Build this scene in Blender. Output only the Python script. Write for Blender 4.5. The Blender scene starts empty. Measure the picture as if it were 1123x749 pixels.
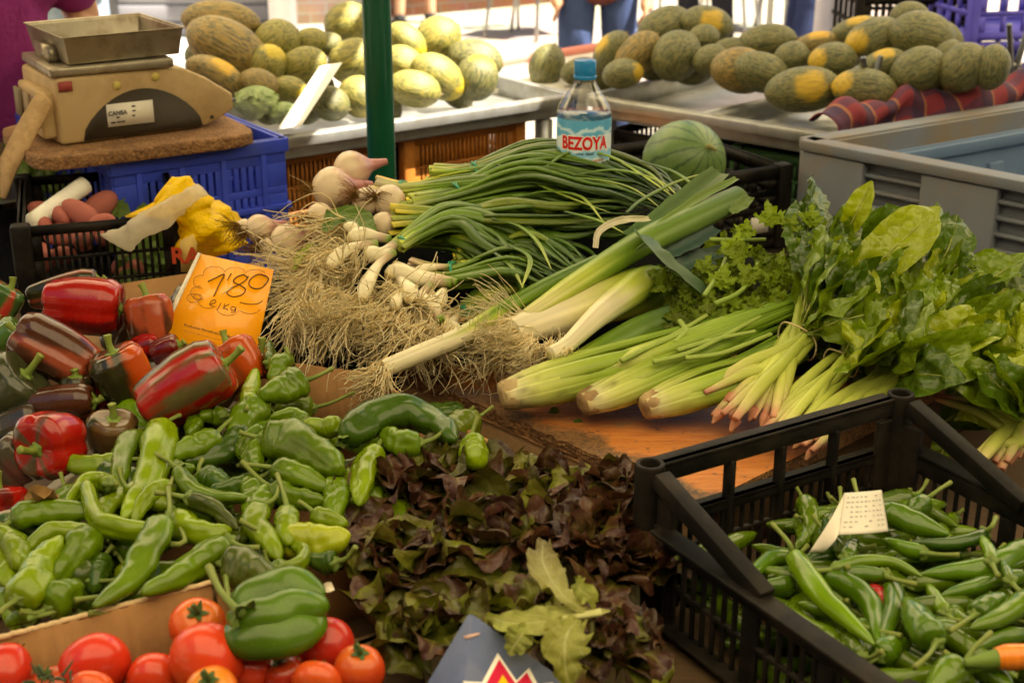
import bpy, math, random
import numpy as np
from mathutils import Vector, noise as mnoise

# ------------------------------------------------------------------ camera, sky, sun, exposure
S = bpy.context.scene
PI = math.pi
FPX, PITCH, CAMH = 1543.0, math.radians(21.0), 1.65
cam_d = bpy.data.cameras.new("camera"); cam = bpy.data.objects.new("camera", cam_d)
S.collection.objects.link(cam); S.camera = cam
cam.location = (0, 0, CAMH); cam.rotation_euler = (PI/2 - PITCH, 0, 0)
cam_d.sensor_width = 36.0; cam_d.lens = FPX/1123.0*36.0
cam_d.clip_start = 0.05; cam_d.clip_end = 400
cam_d.dof.use_dof = True; cam_d.dof.focus_distance = 2.0; cam_d.dof.aperture_fstop = 6.3

SUN_EL, SUN_AZ = math.radians(60), math.radians(110)      # azimuth from +Y towards +X
W = bpy.data.worlds.new("World"); S.world = W; W.use_nodes = True
wn = W.node_tree.nodes; wl = W.node_tree.links
sky = wn.new('ShaderNodeTexSky'); sky.sky_type = 'NISHITA'; sky.sun_disc = False
sky.sun_elevation = SUN_EL; sky.sun_rotation = SUN_AZ
bgn = wn['Background']; bgn.inputs['Strength'].default_value = 0.055
wl.new(sky.outputs[0], bgn.inputs['Color'])
sd = bpy.data.lights.new("sun", 'SUN'); sd.energy = 5.0; sd.angle = math.radians(0.5); sd.color = (1.0, 0.93, 0.82)
sun = bpy.data.objects.new("sun", sd); S.collection.objects.link(sun)
SDIR = Vector((math.sin(SUN_AZ)*math.cos(SUN_EL), math.cos(SUN_AZ)*math.cos(SUN_EL), math.sin(SUN_EL)))
sun.rotation_euler = SDIR.to_track_quat('Z', 'Y').to_euler(); sun.location = SDIR*30
S.view_settings.view_transform = 'Standard'; S.view_settings.look = 'None'
S.view_settings.exposure = 2.15; S.view_settings.gamma = 1.0
S.view_settings.use_white_balance = True; S.view_settings.white_balance_temperature = 6950; S.view_settings.white_balance_tint = 10
S.cycles.use_denoising = True
S.cycles.max_bounces = 12; S.cycles.diffuse_bounces = 9; S.cycles.transparent_max_bounces = 12
S.cycles.sample_clamp_indirect = 6.0

rnd = random.Random(7); npr = np.random.RandomState(7)

# ------------------------------------------------------------------ pixel -> place helpers
cp, sp = math.cos(PITCH), math.sin(PITCH)
def ray(u, v):
    a = (u-561.5)/FPX; b = (374.5-v)/FPX
    return np.array((a, cp+b*sp, -sp+b*cp))
C0 = np.array((0, 0, CAMH))
def onz(u, v, z):
    r = ray(u, v); return C0 + r*((z-CAMH)/r[2])
def ony(u, v, y):
    r = ray(u, v); return C0 + r*(y/r[1])
def onp(u, v, pl, lift=0.0):          # pl = (p0, gradient x, gradient y): z = z0 + gx*(x-x0) + gy*(y-y0)
    (x0, y0, z0), gx, gy = pl
    r = ray(u, v); n = np.array((-gx, -gy, 1.0))
    return C0 + r*(np.dot(n, np.array((x0, y0, z0+lift))-C0)/np.dot(n, r))
def mpp(p):                            # metres covered by one photo pixel at a place
    d = np.asarray(p)-C0; return (d[1]*cp - d[2]*sp)/FPX
def zo(u0, v0, k=3.403):
    return lambda x, y: (u0+x/k, v0+y/k)

# ------------------------------------------------------------------ mesh building
def gridF(n, m, wrap=False, off=0):
    i = np.arange(n-1)[:, None]; j = np.arange(m if wrap else m-1)[None, :]
    a = i*m+j; b = i*m+(j+1) % m
    return np.stack([a, b, b+m, a+m], -1).reshape(-1, 4)+off

class MB:
    def __init__(s): s.V = []; s.F = []; s.C = []; s.P = []; s.n = 0; s.M = []
    def add(s, V, F, C=None, P=None, mi=0):
        V = np.asarray(V, float); k = len(V)
        s.V.append(V)
        if isinstance(F, np.ndarray): s.F.append(F+s.n); s.M.append((len(F), mi))
        else:
            for f in F: s.F.append(np.asarray([f])+s.n); s.M.append((1, mi))
        C = np.ones((k, 3)) if C is None else np.broadcast_to(np.asarray(C, float), (k, 3))
        s.C.append(C)
        s.P.append(np.zeros((k, 3)) if P is None else np.broadcast_to(np.asarray(P, float), (k, 3)))
        s.n += k; return s
    def box(s, c, d, C=None, rz=0.0, mi=0, R=None):
        x, y, z = np.asarray(d)/2.0
        V = np.array([(i*x, j*y, k*z) for k in (-1, 1) for j in (-1, 1) for i in (-1, 1)])
        if R is not None: V = V @ np.asarray(R).T
        elif rz:
            a, b = math.cos(rz), math.sin(rz); V = V @ np.array([[a, b, 0], [-b, a, 0], [0, 0, 1]])
        return s.add(V+np.asarray(c), np.array([(0, 2, 3, 1), (4, 5, 7, 6), (0, 1, 5, 4), (2, 6, 7, 3), (0, 4, 6, 2), (1, 3, 7, 5)]), C, None, mi)
    def merge(s, o):
        for V, C, P in zip(o.V, o.C, o.P): s.V.append(V); s.C.append(C); s.P.append(P)
        for F in o.F: s.F.append(F+s.n)
        s.M += o.M; s.n += o.n; return s
    def build(s, name, mat, parent=None, org=None, smooth=True, label=None, bevel=0):
        V = np.concatenate(s.V)
        if parent is not None: o0 = np.array(parent['o0'])
        elif org is not None: o0 = np.array(org, float)
        else: o0 = np.array(((V[:, 0].min()+V[:, 0].max())/2, (V[:, 1].min()+V[:, 1].max())/2, V[:, 2].min()))
        me = bpy.data.meshes.new(name)
        nl = sum(f.size for f in s.F); nf = sum(len(f) for f in s.F)
        me.vertices.add(len(V)); me.vertices.foreach_set('co', (V-o0).astype(np.float32).ravel())
        me.loops.add(nl); me.loops.foreach_set('vertex_index', np.concatenate([f.ravel() for f in s.F]).astype(np.int32))
        sizes = np.concatenate([np.full(len(f), f.shape[1]) for f in s.F])
        me.polygons.add(nf); me.polygons.foreach_set('loop_start', np.concatenate([[0], np.cumsum(sizes)[:-1]]).astype(np.int32))
        mats = mat if isinstance(mat, (list, tuple)) else [mat]
        for m_ in mats: me.materials.append(m_)
        if len(mats) > 1: me.polygons.foreach_set('material_index', np.concatenate([np.full(a, b) for a, b in s.M]).astype(np.int32))
        me.update(calc_edges=True)
        at = me.attributes.new('Col', 'FLOAT_COLOR', 'POINT')
        C = np.ones((len(V), 4), np.float32); C[:, :3] = np.concatenate(s.C); at.data.foreach_set('color', C.ravel())
        ap = me.attributes.new('P', 'FLOAT_VECTOR', 'POINT')
        ap.data.foreach_set('vector', np.concatenate(s.P).astype(np.float32).ravel())
        me.validate()
        if smooth: me.polygons.foreach_set('use_smooth', np.ones(len(me.polygons), bool))
        o = bpy.data.objects.new(name, me); S.collection.objects.link(o)
        if parent is not None: o.parent = parent; o['o0'] = list(map(float, parent['o0']))
        else: o.location = o0; o['o0'] = list(map(float, o0))
        if bevel:
            md = o.modifiers.new('bevel', 'BEVEL'); md.width = bevel; md.segments = 2; md.limit_method = 'ANGLE'; md.harden_normals = False
        if label: o['label'] = label
        return o

def tag(o, label, cat, group=None):
    o['label'] = label; o['category'] = cat
    if group: o['group'] = group
    return o
def thing(name, loc, label, cat, group=None):
    o = bpy.data.objects.new(name, None); S.collection.objects.link(o)
    o.empty_display_size = 0.05
    o.location = [float(c) for c in loc]; o['o0'] = [float(c) for c in loc]
    return tag(o, label, cat, group)
def struct(o): o['kind'] = 'structure'; return o

def catmull(P, n, ts=None):
    P = np.asarray(P, float)
    if len(P) == 2: P = np.array([P[0], P[0]*.5+P[1]*.5, P[1]])
    E = np.concatenate([[2*P[0]-P[1]], P, [2*P[-1]-P[-2]]])
    L = np.concatenate([[0], np.cumsum(np.linalg.norm(np.diff(P, axis=0), axis=1))]); L /= L[-1]
    t = np.linspace(0, 1, n) if ts is None else ts
    k = np.clip(np.searchsorted(L, t, side='right')-1, 0, len(P)-2)
    w = ((t-L[k])/np.maximum(L[k+1]-L[k], 1e-9))[:, None]
    p0, p1, p2, p3 = E[k], E[k+1], E[k+2], E[k+3]
    return .5*((2*p1)+(-p0+p2)*w+(2*p0-5*p1+4*p2-p3)*w*w+(-p0+3*p1-3*p2+p3)*w**3)
def frames(Q, ref=None):
    T = np.gradient(Q, axis=0); T /= np.maximum(np.linalg.norm(T, axis=1, keepdims=True), 1e-9)
    r = np.array((0, 0, 1.0)) if ref is None else np.asarray(ref, float)
    if abs(np.dot(r, T[0])) > .95*np.linalg.norm(r): r = np.array((1.0, .2, 0))
    N = np.zeros_like(Q); b = r
    for i in range(len(Q)):
        b = b-T[i]*np.dot(b, T[i]); b /= max(np.linalg.norm(b), 1e-9); N[i] = b
    return T, N, np.cross(T, N)
def sweep(P, R, seg=10, n=16, prof=None, flat=1.0, ref=None, ends=True):
    """tube along P (control points); R = radius list over t, or function; flat squeezes the normal direction"""
    t = .5-.5*np.cos(np.linspace(0, PI, n)) if ends else np.linspace(0, 1, n)
    Q = catmull(P, n, t); T, N, B = frames(Q, ref)
    r = R(t) if callable(R) else np.interp(t, np.linspace(0, 1, len(R)), R)
    th = np.linspace(0, 2*PI, seg, endpoint=False)
    k = np.ones((n, seg)) if prof is None else prof(th[None, :], t[:, None])
    rr = r[:, None]*k
    V = Q[:, None, :]+rr[..., None]*(np.cos(th)[None, :, None]*B[:, None, :]+np.sin(th)[None, :, None]*N[:, None, :]*flat)
    V = V.reshape(-1, 3)
    F = gridF(n, seg, True)
    V = np.concatenate([V, [Q[0]], [Q[-1]]]); a = n*seg
    j = np.arange(seg)
    caps = np.concatenate([np.stack([np.full(seg, a), (j+1) % seg, j], 1), np.stack([np.full(seg, a+1), a-seg+j, a-seg+(j+1) % seg], 1)])
    tt = np.concatenate([np.repeat(t, seg), [0, 1]]); hh = np.concatenate([np.tile(th, n), [0, 0]])
    return V, F, caps, tt, hh
def addsweep(mb, *a, col=None, pv=None, mi=0, **k):
    V, F, caps, tt, hh = sweep(*a, **k)
    C = col(tt, hh, V) if callable(col) else col
    Pv = np.stack([tt, hh, np.full(len(tt), 0.0 if pv is None else pv)], 1)
    m0 = mb.n
    mb.add(V, F, C, Pv, mi); mb.F.append(caps+m0); mb.M.append((len(caps), mi))
    return mb
def cround(t, a=.5, b=.5, p0=.18, p1=.25):     # rounded end profile
    return np.minimum(1, np.sqrt(np.clip(t/p0, 0, 1)*(2-np.clip(t/p0, 0, 1))))*np.minimum(1, np.sqrt(np.clip((1-t)/p1, 0, 1)*(2-np.clip((1-t)/p1, 0, 1))))
def vn(V, s, seed=0.0):
    return np.array([mnoise.noise(Vector((p[0]*s+seed, p[1]*s+seed*1.7, p[2]*s-seed))) for p in V])
def lerp(a, b, t):
    t = np.clip(np.asarray(t, float), 0, 1)[:, None]; return np.asarray(a)*(1-t)+np.asarray(b)*t

def leafgrid(mb, P, W, up, nu=9, nv=14, curl=0.0, ruf=0.0, rf=5.0, crease=0.0, lobe=None, col=(1, 1, 1), tip=None, tw=0.0, seed=0.0, noisea=0.0):
    """leaf blade: midrib control points P, half widths W over t, 'up' the side the face looks to"""
    Q = catmull(P, nv); T, N, B = frames(Q, up)
    t = np.linspace(0, 1, nv); w = W(t) if callable(W) else np.interp(t, np.linspace(0, 1, len(W)), W)
    u = np.linspace(-1, 1, nu)
    U, Tt = np.meshgrid(u, t)
    ww = w[:, None]*np.ones_like(U)
    if lobe is not None: ww = ww*lobe(U, Tt)
    a = tw*Tt
    Bq = B[:, None, :]*np.cos(a)[..., None]+N[:, None, :]*np.sin(a)[..., None]
    Nq = N[:, None, :]*np.cos(a)[..., None]-B[:, None, :]*np.sin(a)[..., None]
    h = ww*(curl*U**2+crease*np.abs(U)) + ruf*np.abs(U)**1.5*(np.sin(rf*2*PI*Tt+seed+U*1.3)+.6*np.sin(rf*3.7*Tt*PI+seed*2.1-U*2))*np.minimum(1, 4*Tt+.2)
    V = Q[:, None, :]+(ww*U)[..., None]*Bq+h[..., None]*Nq
    V = V.reshape(-1, 3)
    if noisea: V = V+np.repeat(N, nu, 0)*(vn(V, 45, seed)*noisea)[:, None]
    if callable(col): C = col(U.ravel(), Tt.ravel())
    else: C = col
    mb.add(V, gridF(nv, nu), C, np.stack([U.ravel(), Tt.ravel(), np.full(U.size, seed)], 1))
    return mb

def strands(mb, O, D, L, r, k=7, wav=.3, grav=(0, 0, -.6), seed=0, cols=((.62, .47, .22), (.42, .27, .09)), flr=None, curlk=1.0):
    """many thin threads at once: origins O, start directions D, lengths L"""
    rs = np.random.RandomState(seed); n = len(O); nc = max(3, n//14); cid = rs.randint(0, nc, n)
    cb = rs.normal(0, 1, (nc, 3))*.20; D = D*.55+D.mean(0)*.45+cb[cid]; wc = np.zeros((nc, 3))
    D = D/np.linalg.norm(D, axis=1, keepdims=True); p = O.copy(); pts = [p.copy()]; d = D.copy()
    w = rs.normal(0, 1, (n, 3))*wav
    for i in range(k-1):
        wc = .5*wc+rs.normal(0, 1, (nc, 3))*wav*1.15
        w = .5*w+rs.normal(0, 1, (n, 3))*wav*curlk*.55+wc[cid]*.6
        d = d+w*.5+np.asarray(grav)*(1.0/k); d /= np.linalg.norm(d, axis=1, keepdims=True)
        p = p+d*(L/(k-1))[:, None]
        if flr is not None:
            z = flr(p); p[:, 2] = np.maximum(p[:, 2], z)
        pts.append(p.copy())
    Q = np.stack(pts, 1)                                   # n,k,3
    a = np.cross(D, np.array((.3, .2, 1.0))); a /= np.maximum(np.linalg.norm(a, axis=1, keepdims=True), 1e-6); b = np.cross(D, a)
    rr = (np.asarray(r)*np.ones(n))[:, None]*np.linspace(1, .45, k)[None, :]
    R = []
    for j in range(3):
        an = 2*PI*j/3; R.append(Q+rr[..., None]*(math.cos(an)*a+math.sin(an)*b)[:, None, :])
    V = np.stack(R, 2).reshape(-1, 3)                      # n,k,3seg
    F = gridF(k, 3, True); F = (F[None]+(np.arange(n)*k*3)[:, None, None]).reshape(-1, 4)
    m = rs.rand(n); c = np.asarray(cols[0])*(1-m[:, None])+np.asarray(cols[1])*m[:, None]
    C = np.repeat(c, k*3, 0)*np.repeat(np.tile(np.linspace(1.0, .85, k), n), 3)[:, None]
    mb.add(V, F, C); return mb

# ------------------------------------------------------------------ materials
def nm(name):
    m = bpy.data.materials.new(name); m.use_nodes = True
    return m, m.node_tree.nodes, m.node_tree.links, m.node_tree.nodes['Principled BSDF']
def mth(N, L, op, a, b=None, clamp=False):
    n = N.new('ShaderNodeMath'); n.operation = op; n.use_clamp = clamp
    for i, x in enumerate((a, b)):
        if x is None: continue
        if hasattr(x, 'is_linked') or hasattr(x, 'links'): L.new(x, n.inputs[i])
        else: n.inputs[i].default_value = x
    return n.outputs[0]
def mixc(N, L, f, a, b, mode='MIX'):
    n = N.new('ShaderNodeMix'); n.data_type = 'RGBA'; n.blend_type = mode; n.clamp_factor = True
    for s_, x in ((n.inputs[0], f), (n.inputs[6], a), (n.inputs[7], b)):
        if hasattr(x, 'links'): L.new(x, s_)
        elif isinstance(x, (int, float)): s_.default_value = x
        else: s_.default_value = (*x[:3], 1)
    return n.outputs[2]
def tex(N, L, kind, scale, detail=4, rough=.55, coord='Object', mapscale=None, **kw):
    tc = N.new('ShaderNodeTexCoord'); out = tc.outputs[coord]
    if mapscale is not None:
        mp = N.new('ShaderNodeMapping'); mp.inputs['Scale'].default_value = mapscale; L.new(out, mp.inputs[0]); out = mp.outputs[0]
    n = N.new('ShaderNodeTex'+kind); n.inputs['Scale'].default_value = scale
    if kind == 'Noise': n.inputs['Detail'].default_value = detail; n.inputs['Roughness'].default_value = rough
    L.new(out, n.inputs['Vector']); return n
def ramp(N, L, x, stops):
    n = N.new('ShaderNodeValToRGB'); e = n.color_ramp.elements
    while len(e) < len(stops): e.new(.5)
    for el, (p, c) in zip(e, stops):
        el.position = p; el.color = (*c, 1) if len(c) == 3 else c
    L.new(x, n.inputs[0]); return n.outputs[0]
def bump(N, L, B, h, strength=.3, dist=.01):
    b = N.new('ShaderNodeBump'); b.inputs['Strength'].default_value = strength; b.inputs['Distance'].default_value = dist
    L.new(h, b.inputs['Height']); L.new(b.outputs[0], B.inputs['Normal']); return b
def attr(N, name):
    a = N.new('ShaderNodeAttribute'); a.attribute_name = name; return a

def basic(name, col=(1, 1, 1), rough=.5, metal=0, ns=30, na=.25, bs=0, bd=.002, bscale=None, useattr=True, spec=.22, coat=0, tr=0, sss=0, dirt=None, dirts=6, mapscale=None, alpha=None):
    m, N, L, B = nm(name)
    t = tex(N, L, 'Noise', ns, 5, .6, mapscale=mapscale)
    c = mixc(N, L, 1.0, attr(N, 'Col').outputs['Color'], col, 'MULTIPLY') if useattr else None
    base = c if c is not None else col
    f = mth(N, L, 'MULTIPLY_ADD', t.outputs['Fac'], 2*na); f.node.inputs[2].default_value = 1-na
    vv = N.new('ShaderNodeCombineColor'); [L.new(f, vv.inputs[i]) for i in range(3)]
    out = mixc(N, L, 1.0, base, vv.outputs[0], 'MULTIPLY')
    if dirt is not None:
        d = tex(N, L, 'Noise', dirts, 6, .7)
        out = mixc(N, L, ramp(N, L, d.outputs['Fac'], [(.45, (0, 0, 0)), (.72, (1, 1, 1))]), out, dirt)
    L.new(out, B.inputs['Base Color'])
    B.inputs['Roughness'].default_value = rough; B.inputs['Metallic'].default_value = metal
    B.inputs['Specular IOR Level'].default_value = spec; B.inputs['Coat Weight'].default_value = coat
    B.inputs['Coat Roughness'].default_value = .12
    if sss: B.inputs['Subsurface Weight'].default_value = sss; B.inputs['Subsurface Radius'].default_value = (.012, .008, .004); B.inputs['Subsurface Scale'].default_value = 1
    if bs:
        t2 = tex(N, L, 'Noise', bscale or ns, 4, .6, mapscale=mapscale); bump(N, L, B, t2.outputs['Fac'], bs, bd)
    if alpha is not None: B.inputs['Alpha'].default_value = alpha
    if tr:
        tb = N.new('ShaderNodeBsdfTranslucent'); L.new(out, tb.inputs['Color'])
        ms = N.new('ShaderNodeMixShader'); ms.inputs[0].default_value = tr
        L.new(B.outputs[0], ms.inputs[1]); L.new(tb.outputs[0], ms.inputs[2]); L.new(ms.outputs[0], N['Material Output'].inputs['Surface'])
    return m

def leafmat(name, vein=(.5, .5, .15), veinf=.55, rough=.38, tr=.3, nlat=7, bs=.5, spec=.18, mid=.06):
    m, N, L, B = nm(name)
    sx = N.new('ShaderNodeSeparateXYZ'); L.new(attr(N, 'P').outputs['Vector'], sx.inputs[0])
    au = mth(N, L, 'ABSOLUTE', sx.outputs[0])
    t = tex(N, L, 'Noise', 60, 5, .6); t2 = tex(N, L, 'Noise', 18, 3, .5)
    q = mth(N, L, 'SUBTRACT', mth(N, L, 'MULTIPLY', sx.outputs[1], float(nlat)), mth(N, L, 'MULTIPLY', au, 1.6))
    q = mth(N, L, 'ADD', q, mth(N, L, 'MULTIPLY', t2.outputs['Fac'], .5))
    fr = mth(N, L, 'ABSOLUTE', mth(N, L, 'SUBTRACT', mth(N, L, 'FRACT', q), .5))
    lat = mth(N, L, 'SUBTRACT', 1.0, mth(N, L, 'DIVIDE', fr, .10), True)
    lat = mth(N, L, 'MULTIPLY', lat, .45)
    md = mth(N, L, 'SUBTRACT', 1.0, mth(N, L, 'DIVIDE', au, mid), True)
    vm = mth(N, L, 'MULTIPLY', mth(N, L, 'MAXIMUM', lat, md), veinf)
    f = mth(N, L, 'MULTIPLY_ADD', t2.outputs['Fac'], .5); f.node.inputs[2].default_value = .75
    vv = N.new('ShaderNodeCombineColor'); [L.new(f, vv.inputs[i]) for i in range(3)]
    c = mixc(N, L, 1.0, attr(N, 'Col').outputs['Color'], vv.outputs[0], 'MULTIPLY')
    c = mixc(N, L, vm, c, vein)
    L.new(c, B.inputs['Base Color']); B.inputs['Roughness'].default_value = rough; B.inputs['Specular IOR Level'].default_value = spec
    t3 = tex(N, L, 'Noise', 85, 2, .4); t4 = tex(N, L, 'Voronoi', 70)
    hh = mth(N, L, 'ADD', mth(N, L, 'MULTIPLY', vm, -.8), mth(N, L, 'ADD', mth(N, L, 'MULTIPLY', t4.outputs['Distance'], -1.4), t3.outputs['Fac']))
    bump(N, L, B, hh, bs*.6, .006)
    tb = N.new('ShaderNodeBsdfTranslucent'); L.new(mixc(N, L, 1.0, c, (1.3, 1.25, .5), 'MULTIPLY'), tb.inputs['Color'])
    ms = N.new('ShaderNodeMixShader'); ms.inputs[0].default_value = tr
    L.new(B.outputs[0], ms.inputs[1]); L.new(tb.outputs[0], ms.inputs[2]); L.new(ms.outputs[0], N['Material Output'].inputs['Surface'])
    return m

def text_mesh(txt, size, bold=0.0, extrude=0.0, align='CENTER'):
    c = bpy.data.curves.new('t', 'FONT'); c.body = txt; c.size = size; c.offset = bold; c.extrude = extrude
    c.align_x = align; c.align_y = 'CENTER'; c.resolution_u = 3
    o = bpy.data.objects.new('t', c); S.collection.objects.link(o)
    dg = bpy.context.evaluated_depsgraph_get(); me = o.evaluated_get(dg).to_mesh()
    V = np.array([v.co[:] for v in me.vertices]).reshape(-1, 3); F = [tuple(p.vertices) for p in me.polygons]
    o.evaluated_get(dg).to_mesh_clear(); bpy.data.objects.remove(o); bpy.data.curves.remove(c)
    return V, F
# ------------------------------------------------------------------ shared materials
M = {}
M['black_plastic'] = basic('black_plastic', (.006, .0055, .005), .55, ns=40, na=.4, spec=.12, dirt=(.030, .023, .016), dirts=10, bs=.15, bd=.001)
M['blue_plastic'] = basic('blue_plastic', (.04, .075, .60), .45, ns=20, na=.25, dirt=(.05, .08, .42), dirts=9, bs=.1)
M['violet_plastic'] = basic('violet_plastic', (.09, .08, .5), .45, ns=20)
M['orange_plastic'] = basic('orange_plastic', (.46, .16, .025), .5, ns=15, dirt=(.25, .10, .02), dirts=7)
M['green_plastic'] = basic('green_plastic', (.02, .07, .02), .5, ns=15)
M['grey_plastic'] = basic('grey_plastic', (.15, .17, .205), .5, ns=9, na=.2, dirt=(.20, .15, .09), dirts=5, bs=.1, mapscale=(1, 1, .35))
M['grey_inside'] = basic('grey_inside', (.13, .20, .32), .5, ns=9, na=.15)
M['galv'] = basic('galvanised_steel', (.44, .45, .44), .38, metal=.75, ns=14, na=.28, dirt=(.30, .28, .22), dirts=11, bs=.06)
M['steel'] = basic('brushed_steel', (.5, .5, .48), .3, metal=.9, ns=60, na=.15)
M['green_paint'] = basic('green_gloss_paint', (.004, .075, .035), .35, ns=12, na=.2, coat=.2)
M['card'] = basic('brown_cardboard', (.36, .19, .075), .85, ns=90, na=.14, dirt=(.29, .15, .06), dirts=8, bs=.12, bscale=220)
M['card_edge'] = basic('torn_cardboard_edge', (.55, .40, .22), .9, ns=150, na=.3, bs=.5, bscale=150)
M['white_foam'] = basic('white_foam', (.55, .52, .46), .7, ns=40, na=.1, dirt=(.3, .24, .15), dirts=12)
M['rawwood'] = basic('raw_wood', (.40, .25, .12), .75, ns=8, na=.35, mapscale=(2, 14, 14), bs=.3)
M['darkwood'] = basic('dark_wood', (.10, .06, .03), .8, ns=10, na=.4, mapscale=(2, 14, 14), bs=.4)
M['paper'] = basic('white_paper', (.75, .73, .68), .7, ns=40, na=.05)
M['newsprint'] = basic('newsprint', (.62, .58, .50), .8, ns=40, na=.06)
M['ink'] = basic('black_ink', (.02, .018, .018), .5, ns=40, na=.1)
M['skin'] = basic('skin', (.52, .28, .17), .5, ns=40, na=.08, sss=.1)
M['cloth_any'] = basic('woven_cloth', (1, 1, 1), .85, ns=14, na=.18, bs=.35, bscale=35, bd=.012)
M['denim'] = basic('denim', (1, 1, 1), .9, ns=16, na=.4, bs=.3, bscale=60, bd=.008)
M['hair'] = basic('hair', (.05, .03, .02), .5, ns=80, na=.4)
M['rubber'] = basic('dark_rubber', (.02, .02, .02), .6)
M['plain'] = basic('painted', (1, 1, 1), .5, ns=20, na=.1)
M['plain_gloss'] = basic('glossy', (1, 1, 1), .3, ns=20, na=.08, coat=.3)
M['stem'] = basic('green_stem', (1, 1, 1), .45, ns=60, na=.25, bs=.2, bscale=120)

def brickmat(name, c1, c2, mo):
    m, N, L, B = nm(name)
    tc = N.new('ShaderNodeTexCoord'); mp = N.new('ShaderNodeMapping'); mp.inputs['Rotation'].default_value = (PI/2, 0, 0)
    L.new(tc.outputs['Object'], mp.inputs[0])
    b = N.new('ShaderNodeTexBrick'); b.inputs['Color1'].default_value = (*c1, 1); b.inputs['Color2'].default_value = (*c2, 1); b.inputs['Mortar'].default_value = (*mo, 1)
    b.inputs['Scale'].default_value = 1.0; b.inputs['Brick Width'].default_value = .26; b.inputs['Row Height'].default_value = .085; b.inputs['Mortar Size'].default_value = .008
    L.new(mp.outputs[0], b.inputs[0])
    t = tex(N, L, 'Noise', 6, 5); c = mixc(N, L, .5, b.outputs[0], t.outputs['Color'], 'SOFT_LIGHT'); L.new(c, B.inputs['Base Color'])
    B.inputs['Roughness'].default_value = .85; bump(N, L, B, b.outputs['Fac'], -.4, .01)
    return m
M['brick_pale'] = brickmat('pale_brick', (.40, .27, .20), (.46, .32, .24), (.45, .42, .38))
M['brick_red'] = brickmat('red_brick', (.28, .12, .07), (.36, .16, .10), (.30, .24, .2))

def pavemat():
    m, N, L, B = nm('pale_paving')
    tc = N.new('ShaderNodeTexCoord'); b = N.new('ShaderNodeTexBrick')
    b.inputs['Color1'].default_value = (.29, .26, .22, 1); b.inputs['Color2'].default_value = (.33, .30, .25, 1); b.inputs['Mortar'].default_value = (.25, .22, .19, 1)
    b.inputs['Scale'].default_value = 1; b.inputs['Brick Width'].default_value = .6; b.inputs['Row Height'].default_value = .4; b.inputs['Mortar Size'].default_value = .006
    L.new(tc.outputs['Object'], b.inputs[0]); t = tex(N, L, 'Noise', 1.5, 6)
    c = mixc(N, L, .6, b.outputs[0], t.outputs['Color'], 'SOFT_LIGHT'); L.new(c, B.inputs['Base Color']); B.inputs['Roughness'].default_value = .85
    return m
M['paving'] = pavemat()

def woodboardmat():
    m, N, L, B = nm('orange_painted_board')
    t1 = tex(N, L, 'Noise', 7, 6, .65, mapscale=(3, 22, 22)); t2 = tex(N, L, 'Noise', 5, 6, .7); t3 = tex(N, L, 'Noise', 60, 4, .6)
    c = ramp(N, L, t1.outputs['Fac'], [(.3, (.34, .10, .02)), (.5, (.50, .17, .03)), (.72, (.55, .24, .07))])
    c = mixc(N, L, ramp(N, L, t2.outputs['Fac'], [(.54, (0, 0, 0)), (.60, (1, 1, 1))]), c, (.30, .17, .08))
    c = mixc(N, L, ramp(N, L, t3.outputs['Fac'], [(.62, (0, 0, 0)), (.7, (1, 1, 1))]), c, (.14, .07, .03))
    L.new(c, B.inputs['Base Color']); B.inputs['Roughness'].default_value = .5
    bump(N, L, B, mth(N, L, 'ADD', t1.outputs['Fac'], t2.outputs['Fac']), .4, .004)
    return m
M['board'] = woodboardmat()

def awnmat():
    m, N, L, B = nm('cream_awning_cloth')
    t = tex(N, L, 'Noise', 3, 4)
    c = mixc(N, L, .15, (.80, .72, .52), t.outputs['Color'], 'SOFT_LIGHT')
    L.new(c, B.inputs['Base Color']); B.inputs['Roughness'].default_value = .9; B.inputs['Specular IOR Level'].default_value = .1
    tb = N.new('ShaderNodeBsdfTranslucent'); tb.inputs['Color'].default_value = (.95, .83, .54, 1)
    ms = N.new('ShaderNodeMixShader'); ms.inputs[0].default_value = .5
    L.new(B.outputs[0], ms.inputs[1]); L.new(tb.outputs[0], ms.inputs[2]); L.new(ms.outputs[0], N['Material Output'].inputs['Surface'])
    return m
M['awning'] = awnmat()
M['awning_dark'] = basic('dark_green_awning_cloth', (.10, .12, .07), .9, ns=3, na=.15, tr=.04, spec=.05)

# ------------------------------------------------------------------ the place: ground, walls, awnings
mb = MB(); n_ = 9
xs = np.linspace(-60, 60, n_); ys = np.linspace(-40, 80, n_)
X, Y = np.meshgrid(xs, ys); mb.add(np.stack([X.ravel(), Y.ravel(), 0*X.ravel()], 1), gridF(n_, n_))
struct(mb.build('ground', M['paving'], org=(0, 0, 0)))

def wallbox(name, mat, a, b, h, th, label, cat, z0=0.0):
    a = np.array(a); b = np.array(b); d = b-a; L_ = np.hypot(*d); an = math.atan2(d[1], d[0])
    m_ = MB(); m_.box((L_/2, th/2, h/2), (L_, th, h))
    o = m_.build(name, mat, org=(0, 0, 0), smooth=False); o.location = (a[0], a[1], z0); o.rotation_euler = (0, 0, an); o['o0'] = [0, 0, 0]
    return tag(o, label, cat)
g1 = onz(268, 30, 0); g2 = onz(420, 24, 0); g3 = onz(423, 21, 0); g4 = onz(690, -3, 0)
wallbox('brick_wall', M['brick_pale'], g1[:2], g2[:2], 3.4, .3, 'pale sunlit brick wall behind the melons and the green post', 'wall')
wallbox('brick_wall', M['brick_red'], g3[:2], g4[:2]+np.array((6, 4.2)), 3.4, .3, 'darker red brick wall at the top of the sunny pavement', 'wall')

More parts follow.
